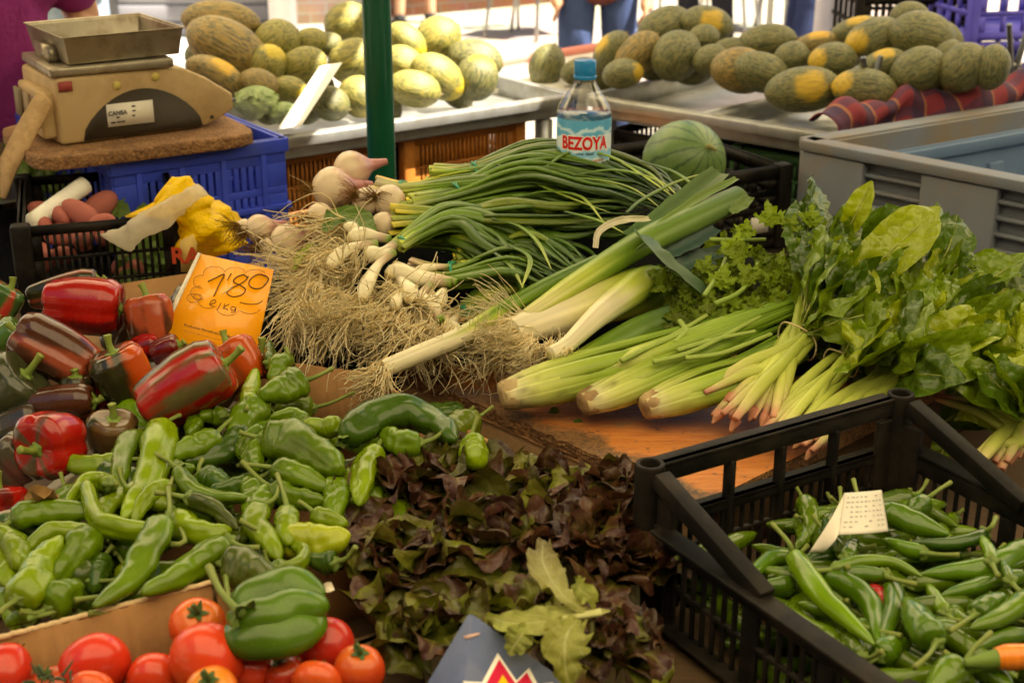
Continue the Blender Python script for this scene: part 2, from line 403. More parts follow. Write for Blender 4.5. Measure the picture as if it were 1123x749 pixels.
# grey shuttered front behind the vendor
a_ = onz(60, 40, 0); a_ = np.array((-3.9, 9.0, 0.0))
sh = thing('shop_front', a_, 'grey metal shuttered front behind the scale and jeans', 'shop front')
m_ = MB(); m_.box(a_+(.65, 0.05, .12), (3.4, .4, .24), (.42, .42, .42)); m_.build('sill', M['plain'], sh, smooth=False)
m_ = MB()
for k in range(26): m_.box(a_+(.72, .15, .28+k*.11), (3.3, .10, .102), (.23, .23, .25))
m_.build('shutter', M['plain'], sh, smooth=False, bevel=.01)
m_ = MB(); m_.box(a_+(1.35, .05, 1.6), (.10, .1, 2.6), (.12, .12, .12)); m_.build('guide_rail', M['plain'], sh, smooth=False)
m_ = MB(); m_.box(a_+(2.46, .0, 1.65), (.13, .3, 3.3), (.75, .74, .72)); m_.build('pillar', M['plain'], sh, smooth=False)

def building(x0, y0, x1, y1, h, label, col):
    t = thing('house', ((x0+x1)/2, (y0+y1)/2, 0), label, 'house'); m = MB(); m.box(((x0+x1)/2, (y0+y1)/2, h/2), (x1-x0, y1-y0, h), col); m.build('wall', M['plaster'], t, smooth=False)
    horiz = (x1-x0) > (y1-y0); n_w = int(max(x1-x0, y1-y0)//2.6)
    for k in range(n_w):
        for fl in range(int(h//3)):
            a_ = (k+.5)/n_w; z_ = 1.7+fl*3.0
            for sgn in (0, 1):
                p = (x0+(x1-x0)*a_, (y0, y1)[sgn], z_) if horiz else ((x0, x1)[sgn], y0+(y1-y0)*a_, z_)
                if (horiz and sgn == (1 if y0 > 0 else 0)) or (not horiz and sgn == (1 if x0 > 0 else 0)): continue
                w = MB(); w.box(p, (1.1, .10, 1.5) if horiz else (.10, 1.1, 1.5), (.08, .09, .10)); w.build('window', M['plain_gloss'], t, smooth=False)
    m = MB(); m.box(((x0+x1)/2, (y0+y1)/2, h+.1), (x1-x0+.5, y1-y0+.5, .2), (.3, .14, .08)); m.build('roof', M['plain'], t, smooth=False)
M['plaster'] = basic('ochre_plaster', (1, 1, 1), .9, ns=2, na=.15)
building(-16, -13, 16, -7.5, 7, 'ochre plastered house row across the street behind the stall', (.36, .26, .16))
building(-14, -6, -9, 7.5, 7, 'cream plastered house beside the stall on the left', (.40, .31, .20))
building(11, -5, 16, 9, 6.5, 'ochre plastered house beyond the right end of the market', (.38, .27, .16))

def awning(x0, x1, y0, y1, z, label, posts, mat='awning'):
    t = thing('awning', ((x0+x1)/2, (y0+y1)/2, z), label, 'awning')
    n1, n2 = 24, 16; xs = np.linspace(x0, x1, n1); ys = np.linspace(y0, y1, n2); X, Y = np.meshgrid(xs, ys)
    Z = z+.05*np.cos((X-x0)/(x1-x0)*6*PI)*.5-.12*np.abs((Y-y0)/(y1-y0)-.5)
    V = np.stack([X.ravel(), Y.ravel(), Z.ravel()], 1)
    c = MB(); c.add(V, gridF(n2, n1)); c.build('canopy', M[mat], t)
    fr = MB()
    for xx in np.linspace(x0, x1, 4): fr.box((xx, (y0+y1)/2, z-.13), (.035, y1-y0, .035), (.6, .6, .6))
    for yy in (y0, y1): fr.box((((x0+x1)/2), yy, z-.17), (x1-x0, .04, .04), (.6, .6, .6))
    fr.build('frame', M['plain'], t, smooth=False)
    for (px_, py_) in posts:
        p = MB(); addsweep(p, [(px_, py_, 0), (px_, py_, z-.15)], [.03, .03], seg=12, n=4, ends=False, col=(.6, .6, .6)); p.build('post', M['plain'], t)
    return t
awning(-5.2, 5.6, 1.77, 2.74, 2.55, 'dark green cloth awning stretched over the vegetable stall', [(5.5, 1.9), (5.5, 2.68)], 'awning_dark')
awning(-1.3, 2.9, -.35, 1.80, 2.62, 'cream cloth awning shading the shoppers in front of the stall', [(-1.25, -.3), (2.85, -.3)])  # translucent strip added out of view as overhead key light
awning(-5.2, 5.6, -5.0, -.38, 2.6, 'dark green cloth awning of the stall across the aisle', [(-5.1, -4.9), (5.5, -4.9)], 'awning_dark')  # canopy added out of view to cut light bouncing off the ground
awning(-4.2, .36, 2.70, 6.2, 2.62, 'cream cloth awning over the vendor and the scale', [(-4.1, 6.1)])
awning(1.02, 6.0, 2.68, 6.2, 2.64, 'cream cloth awning over the shaded melon tray', [(5.9, 2.8), (5.9, 6.1)])

# green post
p_ = ony(419, 190, 2.9)
pt = thing('green_post', (p_[0], p_[1], 0), 'green painted steel post standing between the melons and the onions', 'post')
m_ = MB(); addsweep(m_, [(p_[0], p_[1], .012), (p_[0], p_[1], 2.36)], [.0295, .0295], seg=28, n=6, ends=False); m_.build('pole', M['green_paint'], pt)
m_ = MB(); m_.box((p_[0], p_[1], .006), (.14, .14, .012)); m_.build('base_plate', M['green_paint'], pt, smooth=False)

# ------------------------------------------------------------------ crates, bins, trays
def panel(mb, p0, ang, L, z0, z1, th, hx=(), hz=(), col=None):
    """upright sheet from p0 along ang, pierced by the product of hx and hz openings"""
    ca, sa = math.cos(ang), math.sin(ang)
    def bx(xa, xb, za, zb):
        if xb-xa < 1e-4 or zb-za < 1e-4: return
        x = (xa+xb)/2; mb.box((p0[0]+ca*x, p0[1]+sa*x, (za+zb)/2), (xb-xa, th, zb-za), col, ang)
    z = z0
    for (ha, hb) in sorted(hz):
        bx(0, L, z, ha); x = 0
        for (xa, xb) in hx: bx(x, xa, ha, hb); x = xb
        bx(x, L, ha, hb); z = hb
    bx(0, L, z, z1); return mb
def grid_open(a, b, n, gap):
    w = (b-a)/n; return [(a+i*w+gap/2, a+(i+1)*w-gap/2) for i in range(n)]
def crate(name, corner, ang, L, Wd, z0, H, mat, label, cat='crate', group=None, nx=12, ny=8, nz=3, th=.008, gap=.009, rim=.022, post=.035, solid_top=0.0):
    """slotted plastic crate; corner = one floor corner, L along ang, Wd along ang+90deg"""
    c = np.array((corner[0], corner[1], z0)); ax = np.array((math.cos(ang), math.sin(ang), 0)); ay = np.array((-ax[1], ax[0], 0))
    t = thing(name, c+ax*L/2+ay*Wd/2, label, cat, group)
    hz = grid_open(z0+.02, z0+H-rim-solid_top, nz, gap)
    for (p, a, l, n) in ((c, ang, L, nx), (c+ay*Wd, ang, L, nx), (c, ang+PI/2, Wd, ny), (c+ax*L, ang+PI/2, Wd, ny)):
        m = MB(); panel(m, p, a, l, z0, z0+H, th, grid_open(post, l-post, n, gap), hz)
        d = np.array((math.cos(a), math.sin(a), 0))
        q = p+d*l/2; m.box((q[0], q[1], z0+H-rim/2), (l-.004, th*2.4, rim), None, a)
        q2 = p+d*l/2; m.box((q2[0], q2[1], z0+.012), (l-.006, th*1.8, .018), None, a)
        m.build('side_panel', mat, t, smooth=False)
    for (i, j) in ((0, 0), (1, 0), (0, 1), (1, 1)):
        q = c+ax*L*i+ay*Wd*j; m = MB(); m.box((q[0], q[1], z0+H/2+.003), (.034, .034, H+.006), None, ang); m.build('corner_post', mat, t, smooth=False, bevel=.006)
    m = MB(); q = c+ax*L/2+ay*Wd/2; m.box((q[0], q[1], z0+.004), (L-.01, Wd-.01, .008), None, ang); m.build('base', mat, t, smooth=False)
    return t
A36 = math.radians(36)

def tray(name, corners, z, mat, label, dividers=(), group=None, hgt=.055):
    Q = [np.array((*q[:2], z)) for q in corners]
    t = thing(name, sum(Q)/4-np.array((0, 0, hgt)), label, 'tray', group)
    nms = ['rim']*4
    for i in range(4):
        a, b = Q[i], Q[(i+1) % 4]; d = b-a; l = np.linalg.norm(d); an = math.atan2(d[1], d[0])
        m = MB(); mid = (a+b)/2; m.box(mid-(0, 0, hgt/2), (l-.004, .006, hgt), None, an)
        nrm = np.array((d[1], -d[0], 0))/l
        m.box(mid+nrm*.010+(0, 0, -.004), (l-.004, .022, .007), None, an); m.box(mid+nrm*.022+(0, 0, -.016), (l-.004, .003, .026), None, an)
        m.build('rim', mat, t, smooth=False, bevel=.002)
    m = MB(); m.add(np.array([q-(0, 0, hgt-.002) for q in Q]+[q-(0, 0, hgt+.006) for q in Q]), np.array([(0, 1, 2, 3), (7, 6, 5, 4), (0, 4, 5, 1), (1, 5, 6, 2), (2, 6, 7, 3), (3, 7, 4, 0)])); m.build('floor', mat, t, smooth=False)
    for f in dividers:
        a = Q[0]*(1-f)+Q[1]*f; b = Q[3]*(1-f)+Q[2]*f; d = b-a; an = math.atan2(d[1], d[0])
        m = MB(); m.box((a+b)/2-(0, 0, hgt/2+.002), (np.linalg.norm(d)-.012, .012, hgt-.006), None, an); m.build('divider', mat, t, smooth=False)
    for q in Q:
        cq = sum(Q)/4; q2 = q*.93+cq*.07; m = MB(); m.box((q2[0], q2[1], (z-hgt)/2-.004), (.035, .035, z-hgt-.012), None, math.atan2(Q[1][1]-Q[0][1], Q[1][0]-Q[0][0])); m.build('leg', mat, t, smooth=False)
    m = MB(); cq_ = sum(Q)/4
    for i in range(4):
        a, b = [q*.70+cq_*.30 for q in (Q[i], Q[(i+1) % 4])]; d = b-a
        m.box((a+b)/2*np.array((1, 1, 0))+(0, 0, (z-hgt)/2-.01), (np.linalg.norm(d)-.03, .004, z-hgt-.06), (.012, .012, .014), math.atan2(d[1], d[0]))
    m.build('shade_sheet', M['cloth_any'], t, smooth=False)  # near-black sheets stand in for the shade under the tray
    return t
TZ = .90
LA = onz(285, 152, TZ); LB = onz(622, 103, TZ); ld = (LB-LA)/np.linalg.norm(LB-LA); lb = np.array((-ld[1], ld[0], 0))
LA0 = LA-ld*1.0
tray('melon_tray', [LA0, LB, LB+lb*.34, LA0+lb*.62], TZ, M['galv'], 'long galvanised metal tray under the sunlit melons behind the green post')
RA = onz(650, 104, TZ); RB = onz(914, 146, TZ); rd = (RB-RA)/np.linalg.norm(RB-RA); re = np.array((.80, .60, 0)); re2 = np.array((.66, .75, 0))
tray('melon_tray', [RA, RB, RB+re*.95, RA+re2*.85], TZ, M['galv'], 'divided galvanised metal tray under the shaded melons by the plaid cloth', dividers=(.47,))
# counter with the pink edged cloth between the two trays
cq = [onz(505, 96, .865), onz(640, 100, .865), onz(745, 41, .865), onz(545, 73, .865)]
t = thing('counter_table', sum(cq)/4*np.array((1, 1, 0)), 'pale counter top with a pink edge in the gap behind the bottle', 'table')
m = MB(); m.add(np.array(cq+[q-(0, 0, .03) for q in cq]), np.array([(0, 1, 2, 3), (7, 6, 5, 4), (0, 4, 5, 1), (1, 5, 6, 2), (2, 6, 7, 3), (3, 7, 4, 0)]), (.6, .58, .52)); m.build('table_top', M['plain'], t, smooth=False)
m = MB(); a, b = cq[3], cq[2]; d = b-a; m.box((a+b)/2+(0, 0, .006), (np.linalg.norm(d), .03, .035), (.55, .20, .16), math.atan2(d[1], d[0])); m.build('edge_trim', M['plain'], t, smooth=False, bevel=.01)
for q in cq:
    q2 = q*.9+sum(cq)/4*.1; m = MB(); m.box((q2[0], q2[1], .415), (.04, .04, .83), (.3, .3, .3)); m.build('leg', M['plain'], t, smooth=False)

# crates under the trays
def under(u0, u1, v, z1, H, name, mat, label, W_=.36, y=None, **k):
    a = onz(u0, v, z1) if y is None else None
    b = onz(u1, v, z1) if y is None else None
    return a, b
def crate_pts(a, b, Wd, z1, H, mat, label, name='plastic_crate', **k):
    d = b-a; L = np.hypot(d[0], d[1]); return crate(name, a, math.atan2(d[1], d[0]), L, Wd, z1-H, H, mat, label, **k)
q0 = LA+lb*.06-ld*.05; crate_pts(q0, q0+ld*.40, .38, .835, .30, M['orange_plastic'], 'orange slotted crate under the tray left of the green post', nx=26, ny=16, nz=4, gap=.006)
q0 = LA+lb*.05+ld*.44; crate_pts(q0, q0+ld*.36, .38, .835, .30, M['orange_plastic'], 'orange slotted crate under the tray right of the green post', nx=22, ny=14, nz=4, gap=.007)
q0 = RA+re2*.05+rd*.03; crate_pts(q0, q0+rd*.24, .38, .80, .30, M['black_plastic'], 'dark slotted crate in the shade behind the bottle', nx=16, ny=14, nz=5, gap=.006)
q0 = RA+re2*.05+rd*.44; crate_pts(q0, q0+rd*.34, .38, .815, .32, M['green_plastic'], 'dark green slotted crate under the shaded tray beside the grey bin', nx=14, ny=14, nz=6, gap=.008)

# grey pallet bin
def grey_bin():
    z1 = .95; z0 = .12
    a = onz(882, 152, z1); b = onz(1123, 197, z1); d = (b-a)/np.linalg.norm(b-a); e = np.array((-d[1], d[0], 0))
    e = (onz(1123, 113, z1)-a); e[2] = 0; e /= np.linalg.norm(e)
    L, Wd = 1.15, .95
    P = [a, a+d*L, a+d*L+e*Wd, a+e*Wd]
    t = thing('pallet_bin', (sum(P)/4)*np.array((1, 1, 0)), 'large grey ribbed plastic bin with an open top beside the plaid cloth', 'bin')
    for i in range(4):
        p, q = P[i], P[(i+1) % 4]; v = q-p; l = np.linalg.norm(v); an = math.atan2(v[1], v[0]); nn = np.array((v[1], -v[0], 0))/l; dd = v/l
        m = MB()
        m.box((p+q)/2+(0, 0, (z0-z1)/2)-nn*.03, (l-.008, .02, z1-z0-.01), None, an)                     # inner skin
        m.box((p+q)/2-(0, 0, .012)-nn*.008, (l, .05, .024), None, an)                                     # top lip
        for s_ in np.arange(0, l+.01, l/3):                                              # uprights
            w_ = .17 if 0 < s_ < l-.02 else .16
            s2 = min(max(s_, w_/2), l-w_/2)
            m.box(p+dd*s2+(0, 0, (z0-z1)/2-.012)-nn*.006, (w_, .034, z1-z0-.03), None, an)
        for k in range(4): m.box((p+q)/2-(0, 0, .055+k*.034)-nn*.010, (l-.02, .024, .009), None, an)   # louvre ribs
        m.box((p+q)/2-(0, 0, .185)-nn*.010, (l-.02, .026, .02), None, an)
        m.box((p+q)/2-(0, 0, .45)-nn*.010, (l-.02, .022, .03), None, an)
        m.build('side_wall', M['grey_plastic'], t, smooth=False, bevel=.003)
        m = MB(); m.box((p+q)/2+(0, 0, (z0-z1)/2-.02)-nn*.045, (l-.11, .006, z1-z0-.06), None, an)
        for s_ in np.linspace(.12, l-.12, 4): m.box(p+dd*s_+(0, 0, (z0-z1)/2-.05)-nn*.052, (.05, .012, z1-z0-.14), None, an)
        m.box((p+q)/2-(0, 0, .07)-nn*.052, (l-.13, .014, .03), None, an)
        m.build('inner_wall', M['grey_inside'], t, smooth=False, bevel=.003)
    m = MB(); Q = [p*np.array((1, 1, 0))+(0, 0, z0+.02) for p in P]; c = sum(Q)/4
    m.add(np.array([c+(q-c)*.95 for q in Q]+[c+(q-c)*.95-(0, 0, .02) for q in Q]), np.array([(0, 1, 2, 3), (7, 6, 5, 4), (0, 4, 5, 1), (1, 5, 6, 2), (2, 6, 7, 3), (3, 7, 4, 0)])); m.build('base', M['grey_inside'], t, smooth=False)
    for q in Q: q2 = c+(q-c)*.86; m = MB(); m.box((q2[0], q2[1], .059), (.14, .14, .118), None, .5); m.build('foot', M['grey_plastic'], t, smooth=False)
grey_bin()

# our stall: trestle table under the produce
tz = .70; ax36 = np.array((math.cos(A36), math.sin(A36), 0)); ay36 = np.array((-ax36[1], ax36[0], 0))
tc_ = np.array((-.05, 1.95, 0))
t = thing('trestle_table', tc_, 'wooden trestle table carrying the vegetable crates', 'table')
m = MB(); m.box(tc_+(0, 0, tz-.015), (2.7, 2.2, .03), None, A36); m.build('table_top', M['darkwood'], t, smooth=False)
for i in (-1, 1):
    for j in (-1, 1): q = tc_+ax36*1.2*i+ay36*1.0*j; m = MB(); m.box((q[0], q[1], .335), (.06, .06, .67), None, A36); m.build('leg', M['darkwood'], t, smooth=False)

# background crates on the right
b0 = ony(1062, 70, 4.75); 
for k in range(3):
    crate('plastic_crate', (b0[0], b0[1]), math.radians(12), .6, .4, .40+k*.25, .245, M['violet_plastic'], ['violet blue crate at the base of the stack behind the right melons', 'middle violet blue crate of the stack behind the right melons', 'topmost violet blue crate of the stack behind the right melons'][k], group='violet crates stacked behind the melons', nx=7, ny=5, nz=3, gap=.016, th=.01)
crate('plastic_crate', (b0[0], b0[1]), math.radians(12), .6, .4, 0.0, .395, M['black_plastic'], 'black crate standing on the ground under the violet stack', nx=7, ny=5, nz=3, gap=.016, th=.01)
b1 = ony(940, 40, 5.0)
for k in range(3):
    crate('plastic_crate', (b1[0], b1[1]), math.radians(3), .42, .4, .0+k*.34, .335, M['black_plastic'], ['black crate on the ground at the base of the herb stack', 'middle black crate of the herb stack behind the melons', 'top black crate of the herb stack behind the melons'][k], nx=7, ny=5, nz=4, gap=.014, th=.01)

# ------------------------------------------------------------------ people
def capsule_body(name, caps, mat, parent, vox=.012, sm=3, col=(1, 1, 1), org=None, colf=None):
    m = MB()
    for (a, b, r0, r1) in caps:
        a = np.array(a, float); b = np.array(b, float)
        L = max(np.linalg.norm(b-a), 1e-4); e = (b-a)/L
        n = 14; addsweep(m, [a-e*r0, a-e*r0*.5, (a+b)/2, b+e*r1*.5, b+e*r1], lambda t, L=L, r0=r0, r1=r1: (r0+(r1-r0)*t)*np.sqrt(np.clip(1-np.clip((r0-t*(L+r0+r1))/r0, 0, 1)**2, 0, 1))*np.sqrt(np.clip(1-np.clip((t*(L+r0+r1)-(L+r0))/r1, 0, 1)**2, 0, 1))+1e-4, seg=12, n=n)
    o = m.build(name, mat, parent, org)
    md = o.modifiers.new('r', 'REMESH'); md.mode = 'VOXEL'; md.voxel_size = vox; md.use_smooth_shade = True
    s_ = o.modifiers.new('s', 'SMOOTH'); s_.iterations = sm; s_.factor = .5
    dg = bpy.context.evaluated_depsgraph_get(); me = bpy.data.meshes.new_from_object(o.evaluated_get(dg))
    o.modifiers.clear(); o.data = me
    if not me.materials: me.materials.append(mat)
    at = me.attributes.get('Col') or me.attributes.new('Col', 'FLOAT_COLOR', 'POINT')
    V = np.zeros(len(me.vertices)*3, np.float32); me.vertices.foreach_get('co', V); V = V.reshape(-1, 3)
    C = np.ones((len(V), 4), np.float32); C[:, :3] = np.array(col) if colf is None else colf(V)
    at.data.foreach_set('color', C.ravel())
    me.polygons.foreach_set('use_smooth', np.ones(len(me.polygons), bool))
    return o
def hand_caps(w, d, s):
    """palm and five fingers hanging from wrist w along d; s = side sign for the thumb"""
    w = np.array(w, float); d = np.array(d, float)/np.linalg.norm(d); sx = np.cross(d, (1.0, 0, 0)); sx /= np.linalg.norm(sx); nr = np.cross(d, sx)
    out = [(w, w+d*.075, .026, .034)]
    for k, (o_, l) in enumerate(((-.027, .060), (-.009, .072), (.009, .068), (.026, .052))):
        b = w+d*.095+sx*o_; k1 = b+d*l*.55+nr*.010*s; out += [(b, k1, .0095, .009), (k1, k1+d*l*.42+nr*.018*s, .009, .0075)]
    tb = w+d*.035-sx*.032; tk = tb+d*.038-sx*.018; out += [(tb, tk, .012, .0105), (tk, tk+d*.03-sx*.004, .0105, .008)]
    return out
def person(loc, rot, label, shirt, trouser, arms=None, lean=0.0, sleeve=.5, trou_len=1.0, hair=(.05, .03, .02), shirt_z=.86, bracelet=False, tw=.0):
    t = thing('person', (0, 0, 0), label, 'person')
    hipL, hipR = np.array((-.095, 0, .92)), np.array((.095, 0, .92))
    kL, kR = np.array((-.11, -.03, .50)), np.array((.11, .02, .50)); fL, fR = np.array((-.12, .02, .085)), np.array((.13, .05, .085))
    ch = np.array((0, -lean*.35, 1.28)); nk = np.array((0, -lean*.62, 1.48)); hd = np.array((0, -lean*.78-.01, 1.62))
    sL, sR = ch+(-.185, -lean*.15, .10), ch+(.185, -lean*.15, .10)
    arms = arms or {}
    eL = np.array(arms.get('eL', sL+(-.07, .03, -.29))); wL = np.array(arms.get('wL', eL+(-.01, -.06, -.25)))
    eR = np.array(arms.get('eR', sR+(.07, .03, -.29))); wR = np.array(arms.get('wR', eR+(.01, -.06, -.25)))
    body = [(hipL, kL, .085, .055), (kL, fL, .055, .038), (hipR, kR, .085, .055), (kR, fR, .055, .038),
            (fL+(0, 0, -.035), fL+(-.01, -.14, -.055), .042, .028), (fR+(0, 0, -.035), fR+(.01, -.14, -.055), .042, .028),
            (hipL+(.02, 0, .05), hipR+(-.02, 0, .05), .12, .12), ((0, 0, 1.0), ch, .125, .14), (ch+(-.08, 0, .05), ch+(.08, 0, .05), .12, .12), (ch+(0, 0, .1), nk, .075, .052), (nk, hd, .05, .06),
            (hd+(0, -.012, .02), hd+(0, .012, .05), .083, .09), (hd+(0, -.03, -.05), hd+(0, -.055, -.045), .05, .042), (hd+(0, -.085, .015), hd+(0, -.105, -.012), .012, .014),
            (hd+(-.088, .0, -.01), hd+(-.09, .012, .03), .013, .014), (hd+(.088, .0, -.01), hd+(.09, .012, .03), .013, .014),
            (sL, eL, .052, .04), (eL, wL, .04, .027), (sR, eR, .052, .04), (eR, wR, .04, .027)]
    body += hand_caps(wL, wL-eL, 1)+hand_caps(wR, wR-eR, 1)
    o = capsule_body('body', body, M['skin'], t, .0075, 4)
    cl = [((0, 0, shirt_z+.06), ch, .165, .165), (ch+(-.09, 0, .05), ch+(.09, 0, .05), .14, .14), ((-.06, 0, shirt_z+.06), (.06, 0, shirt_z+.06), .15, .15),
          (sL, sL+(eL-sL)*sleeve, .068, .066), (sR, sR+(eR-sR)*sleeve, .068, .066), (ch+(-.16, -lean*.1, .10), ch+(.16, -lean*.1, .10), .075, .075)]
    capsule_body('shirt', cl, M['cloth_any'], t, .012, 2, shirt)
    tk = [(hipL, hipL+(kL-hipL)*1.0, .105, .075), (hipR, hipR+(kR-hipR)*1.0, .105, .075), (hipL+(.02, 0, .06), hipR+(-.02, 0, .06), .135, .135)]
    if trou_len > .6: tk += [(kL, kL+(fL-kL)*.9, .075, .068), (kR, kR+(fR-kR)*.9, .075, .068)]
    capsule_body('trousers', tk, M['denim'], t, .012, 2, trouser)
    capsule_body('hair', [(hd+(0, .02, .05), hd+(0, .03, .055), .098, .1), (hd+(0, .05, .0), hd+(0, .05, -.03), .07, .06)], M['hair'], t, .012, 2)
    for f_ in (fL, fR):
        capsule_body('shoe', [(f_+(0, .02, -.04), f_+(0, -.15, -.05), .048, .038)], M['rubber'], t, .012, 2, (1, 1, 1))
        e_ = MB()
    for sx_ in (-1, 1):
        e = MB(); addsweep(e, [hd+(sx_*.032-.012, -.083, .03), hd+(sx_*.032, -.088, .03), hd+(sx_*.032+.012, -.083, .03)], lambda t_: .008*np.sin(PI*t_)+1e-4, seg=8, n=7, col=(.03, .02, .02)); e.build('eye', M['plain'], t)
    e = MB(); addsweep(e, [hd+(-.026, -.091, -.055), hd+(0, -.1, -.057), hd+(.026, -.091, -.055)], lambda t_: .006*np.sin(PI*t_)+1e-4, seg=8, n=7, col=(.35, .12, .1)); e.build('mouth', M['plain'], t)
    if bracelet:
        b = MB(); dd = (wR-eR)/np.linalg.norm(wR-eR); s1 = np.cross(dd, (1., 0, 0)); s1 /= np.linalg.norm(s1); s2 = np.cross(dd, s1); th = np.linspace(0, 2*PI, 20)
        addsweep(b, [wR-dd*.01+.034*(math.cos(a)*s1+math.sin(a)*s2) for a in th], [.006, .006], seg=8, n=24, ends=False, col=(.8, .8, .8)); b.build('bracelet', M['steel'], t)
    t.location = loc; t.rotation_euler = (0, 0, rot)
    return t
pv = ony(-22, 60, 3.25)
person((pv[0]-.02, 3.28, 0), math.radians(25), 'person in a purple shirt and beige trousers leaning behind the scale', (.27, .03, .18), (.28, .20, .11), lean=.22, sleeve=.6, shirt_z=.97,
       arms={'eR': (.25, .02, 1.17), 'wR': (.18, -.16, 1.12)})
pj = ony(80, 30, 7.0)
person((pj[0], 7.0, 0), math.radians(-15), 'person in light blue jeans with a bracelet behind the vendor', (.10, .11, .22), (.26, .34, .45), bracelet=True, arms={'eR': (.27, .02, 1.16), 'wR': (.25, -.05, .96)})
pj = ony(655, 30, 6.7)
person((pj[0], 6.7, 0), math.radians(5), 'person in dark blue jeans standing behind the counter by the bottle', (.2, .06, .05), (.045, .07, .17), arms={'eL': (-.24, .02, 1.10), 'wL': (-.21, -.06, .86), 'eR': (.25, .02, 1.10), 'wR': (.22, -.08, .84)})
pj = onz(456, 26, 0)
person((pj[0], pj[1], 0), math.radians(190), 'person with bare legs walking on the sunlit pavement beside the green post', (.55, .6, .7), (.5, .55, .65), trou_len=.5, shirt_z=.8)
pj = onz(815, 30, 0)
person((pj[0], 8.9, 0), math.radians(80), 'person in dark navy clothes standing among the cafe chairs', (.02, .03, .07), (.02, .03, .08))
pj = onz(735, 30, 0)
person((pj[0], 9.2, 0), math.radians(-40), 'person in black trousers standing behind the stacked melons', (.05, .04, .04), (.015, .015, .02))

# ------------------------------------------------------------------ cafe chairs on the pavement
def chair(loc, rot, label):
    t = thing('cafe_chair', (0, 0, 0), label, 'chair', 'cafe chairs on the sunny pavement')
    for sx_ in (-1, 1):
        for sy_ in (-1, 1):
            m = MB(); top = (sx_*.19, sy_*.18, .45); addsweep(m, [(sx_*.22, sy_*.24, .0), top] if sy_ < 0 else [(sx_*.22, .25, 0), (sx_*.2, .18, .45), (sx_*.19, .26, .88)], [.013, .013], seg=8, n=8, ends=False, col=(.6, .6, .6)); m.build('leg', M['steel'], t)
    m = MB(); m.box((0, 0, .455), (.42, .42, .025), (.03, .03, .035)); m.build('seat', M['plain'], t, smooth=False, bevel=.008)
    m = MB(); m.box((0, .245, .78), (.40, .02, .22), (.03, .03, .035)); m.build('backrest', M['plain'], t, smooth=False, bevel=.008)
    t.location = loc; t.rotation_euler = (0, 0, rot); return t
for (u, v, r, lb_) in ((578, 40, 2.6, 'steel cafe chair on the sunlit pavement right of the green post'), (604, 38, .4, 'steel cafe chair next to the person in dark blue jeans'),
                       (790, 44, 1.2, 'dark cafe chair just behind the shaded melon heap'), (832, 34, 2.2, 'cafe chair with thin steel legs left of the white sheet'), (872, 36, .3, 'cafe chair nearest the hanging white sheet'), (748, 30, 2.9, 'cafe chair in the shade behind the topmost shaded melons')):
    p = onz(u, v, 0); chair((p[0], p[1], 0), r, lb_)
# white sheet hanging
p = ony(915, 20, 5.3)
t = thing('hanging_sheet', (p[0], 5.3, 0), 'white plastic sheet hanging from a rail behind the yellow melons', 'sheet')
n1, n2 = 26, 20; X, Z = np.meshgrid(np.linspace(-.075, .085, n1), np.linspace(.55, 1.7, n2)); Yy = .018*np.sin(X*70+Z*2)+.01*np.sin(X*31-Z*5)
m = MB(); m.add(np.stack([p[0]+X.ravel(), 5.3+Yy.ravel(), Z.ravel()], 1), gridF(n2, n1), (.78, .76, .84)); o = m.build('sheet', basic('white_plastic_sheet', (1, 1, 1), .35, ns=10, na=.1, tr=.4), t)
m = MB(); m.box((p[0], 5.3, 1.71), (.5, .02, .02), (.5, .5, .5)); 
for s_ in (-.24, .24): m.box((p[0]+s_, 5.3, .85), (.02, .02, 1.7), (.5, .5, .5))
m.build('rail', M['plain'], t, smooth=False)

# plaid cloth over the end of the right tray
def plaidmat():
    m, N, L, B = nm('plaid_cloth')
    sx = N.new('ShaderNodeSeparateXYZ'); L.new(attr(N, 'P').outputs['Vector'], sx.inputs[0])
    def band(o, f, lo): return mth(N, L, 'GREATER_THAN', mth(N, L, 'FRACT', mth(N, L, 'MULTIPLY', o, f)), lo)
    c = mixc(N, L, mth(N, L, 'MULTIPLY', band(sx.outputs[0], 8, .52), .75), (.19, .018, .03), (.025, .018, .05))
    c = mixc(N, L, mth(N, L, 'MULTIPLY', band(sx.outputs[1], 6, .6), .6), c, (.03, .02, .06))
    c = mixc(N, L, mth(N, L, 'MULTIPLY', band(sx.outputs[0], 8, .93), .6), c, (.42, .16, .05))
    L.new(c, B.inputs['Base Color']); B.inputs['Roughness'].default_value = .85
    t = tex(N, L, 'Noise', 200, 2); bump(N, L, B, t.outputs['Fac'], .2, .002)
    return m
a = onz(914, 122, .955)-(0, .07, 0); b = onz(1150, 78, .99)-(0, .07, 0); d = b-a
n1, n2 = 60, 22; s_, q_ = np.meshgrid(np.linspace(-.06, 1, n1), np.linspace(0, 1, n2))
nn = np.array((d[1], -d[0], 0)); nn /= np.linalg.norm(nn)
over = np.where(q_ < .35, .35-q_, 0)*.22; dropz = np.where(q_ > .35, (q_-.35)*.22, 0)
V = a+s_[..., None]*d-over[..., None]*nn+(.03*np.sin(q_*5+s_*9)*np.minimum(1, q_*2))[..., None]*nn+.02*nn
V[..., 2] += -dropz+.012*np.sin(s_*22+q_*4)+.008*np.sin(s_*47)+np.where(q_ < .35, .02*np.sin(q_*9), .0)
m = MB(); m.add(V.reshape(-1, 3), gridF(n2, n1), (1, 1, 1), np.stack([s_.ravel(), q_.ravel()*.6, 0*q_.ravel()], 1))
o = m.build('plaid_cloth', plaidmat()); md = o.modifiers.new('s', 'SOLIDIFY'); md.thickness = .004
tag(o, 'dark red plaid cloth with navy and orange stripes draped over the tray end', 'cloth')
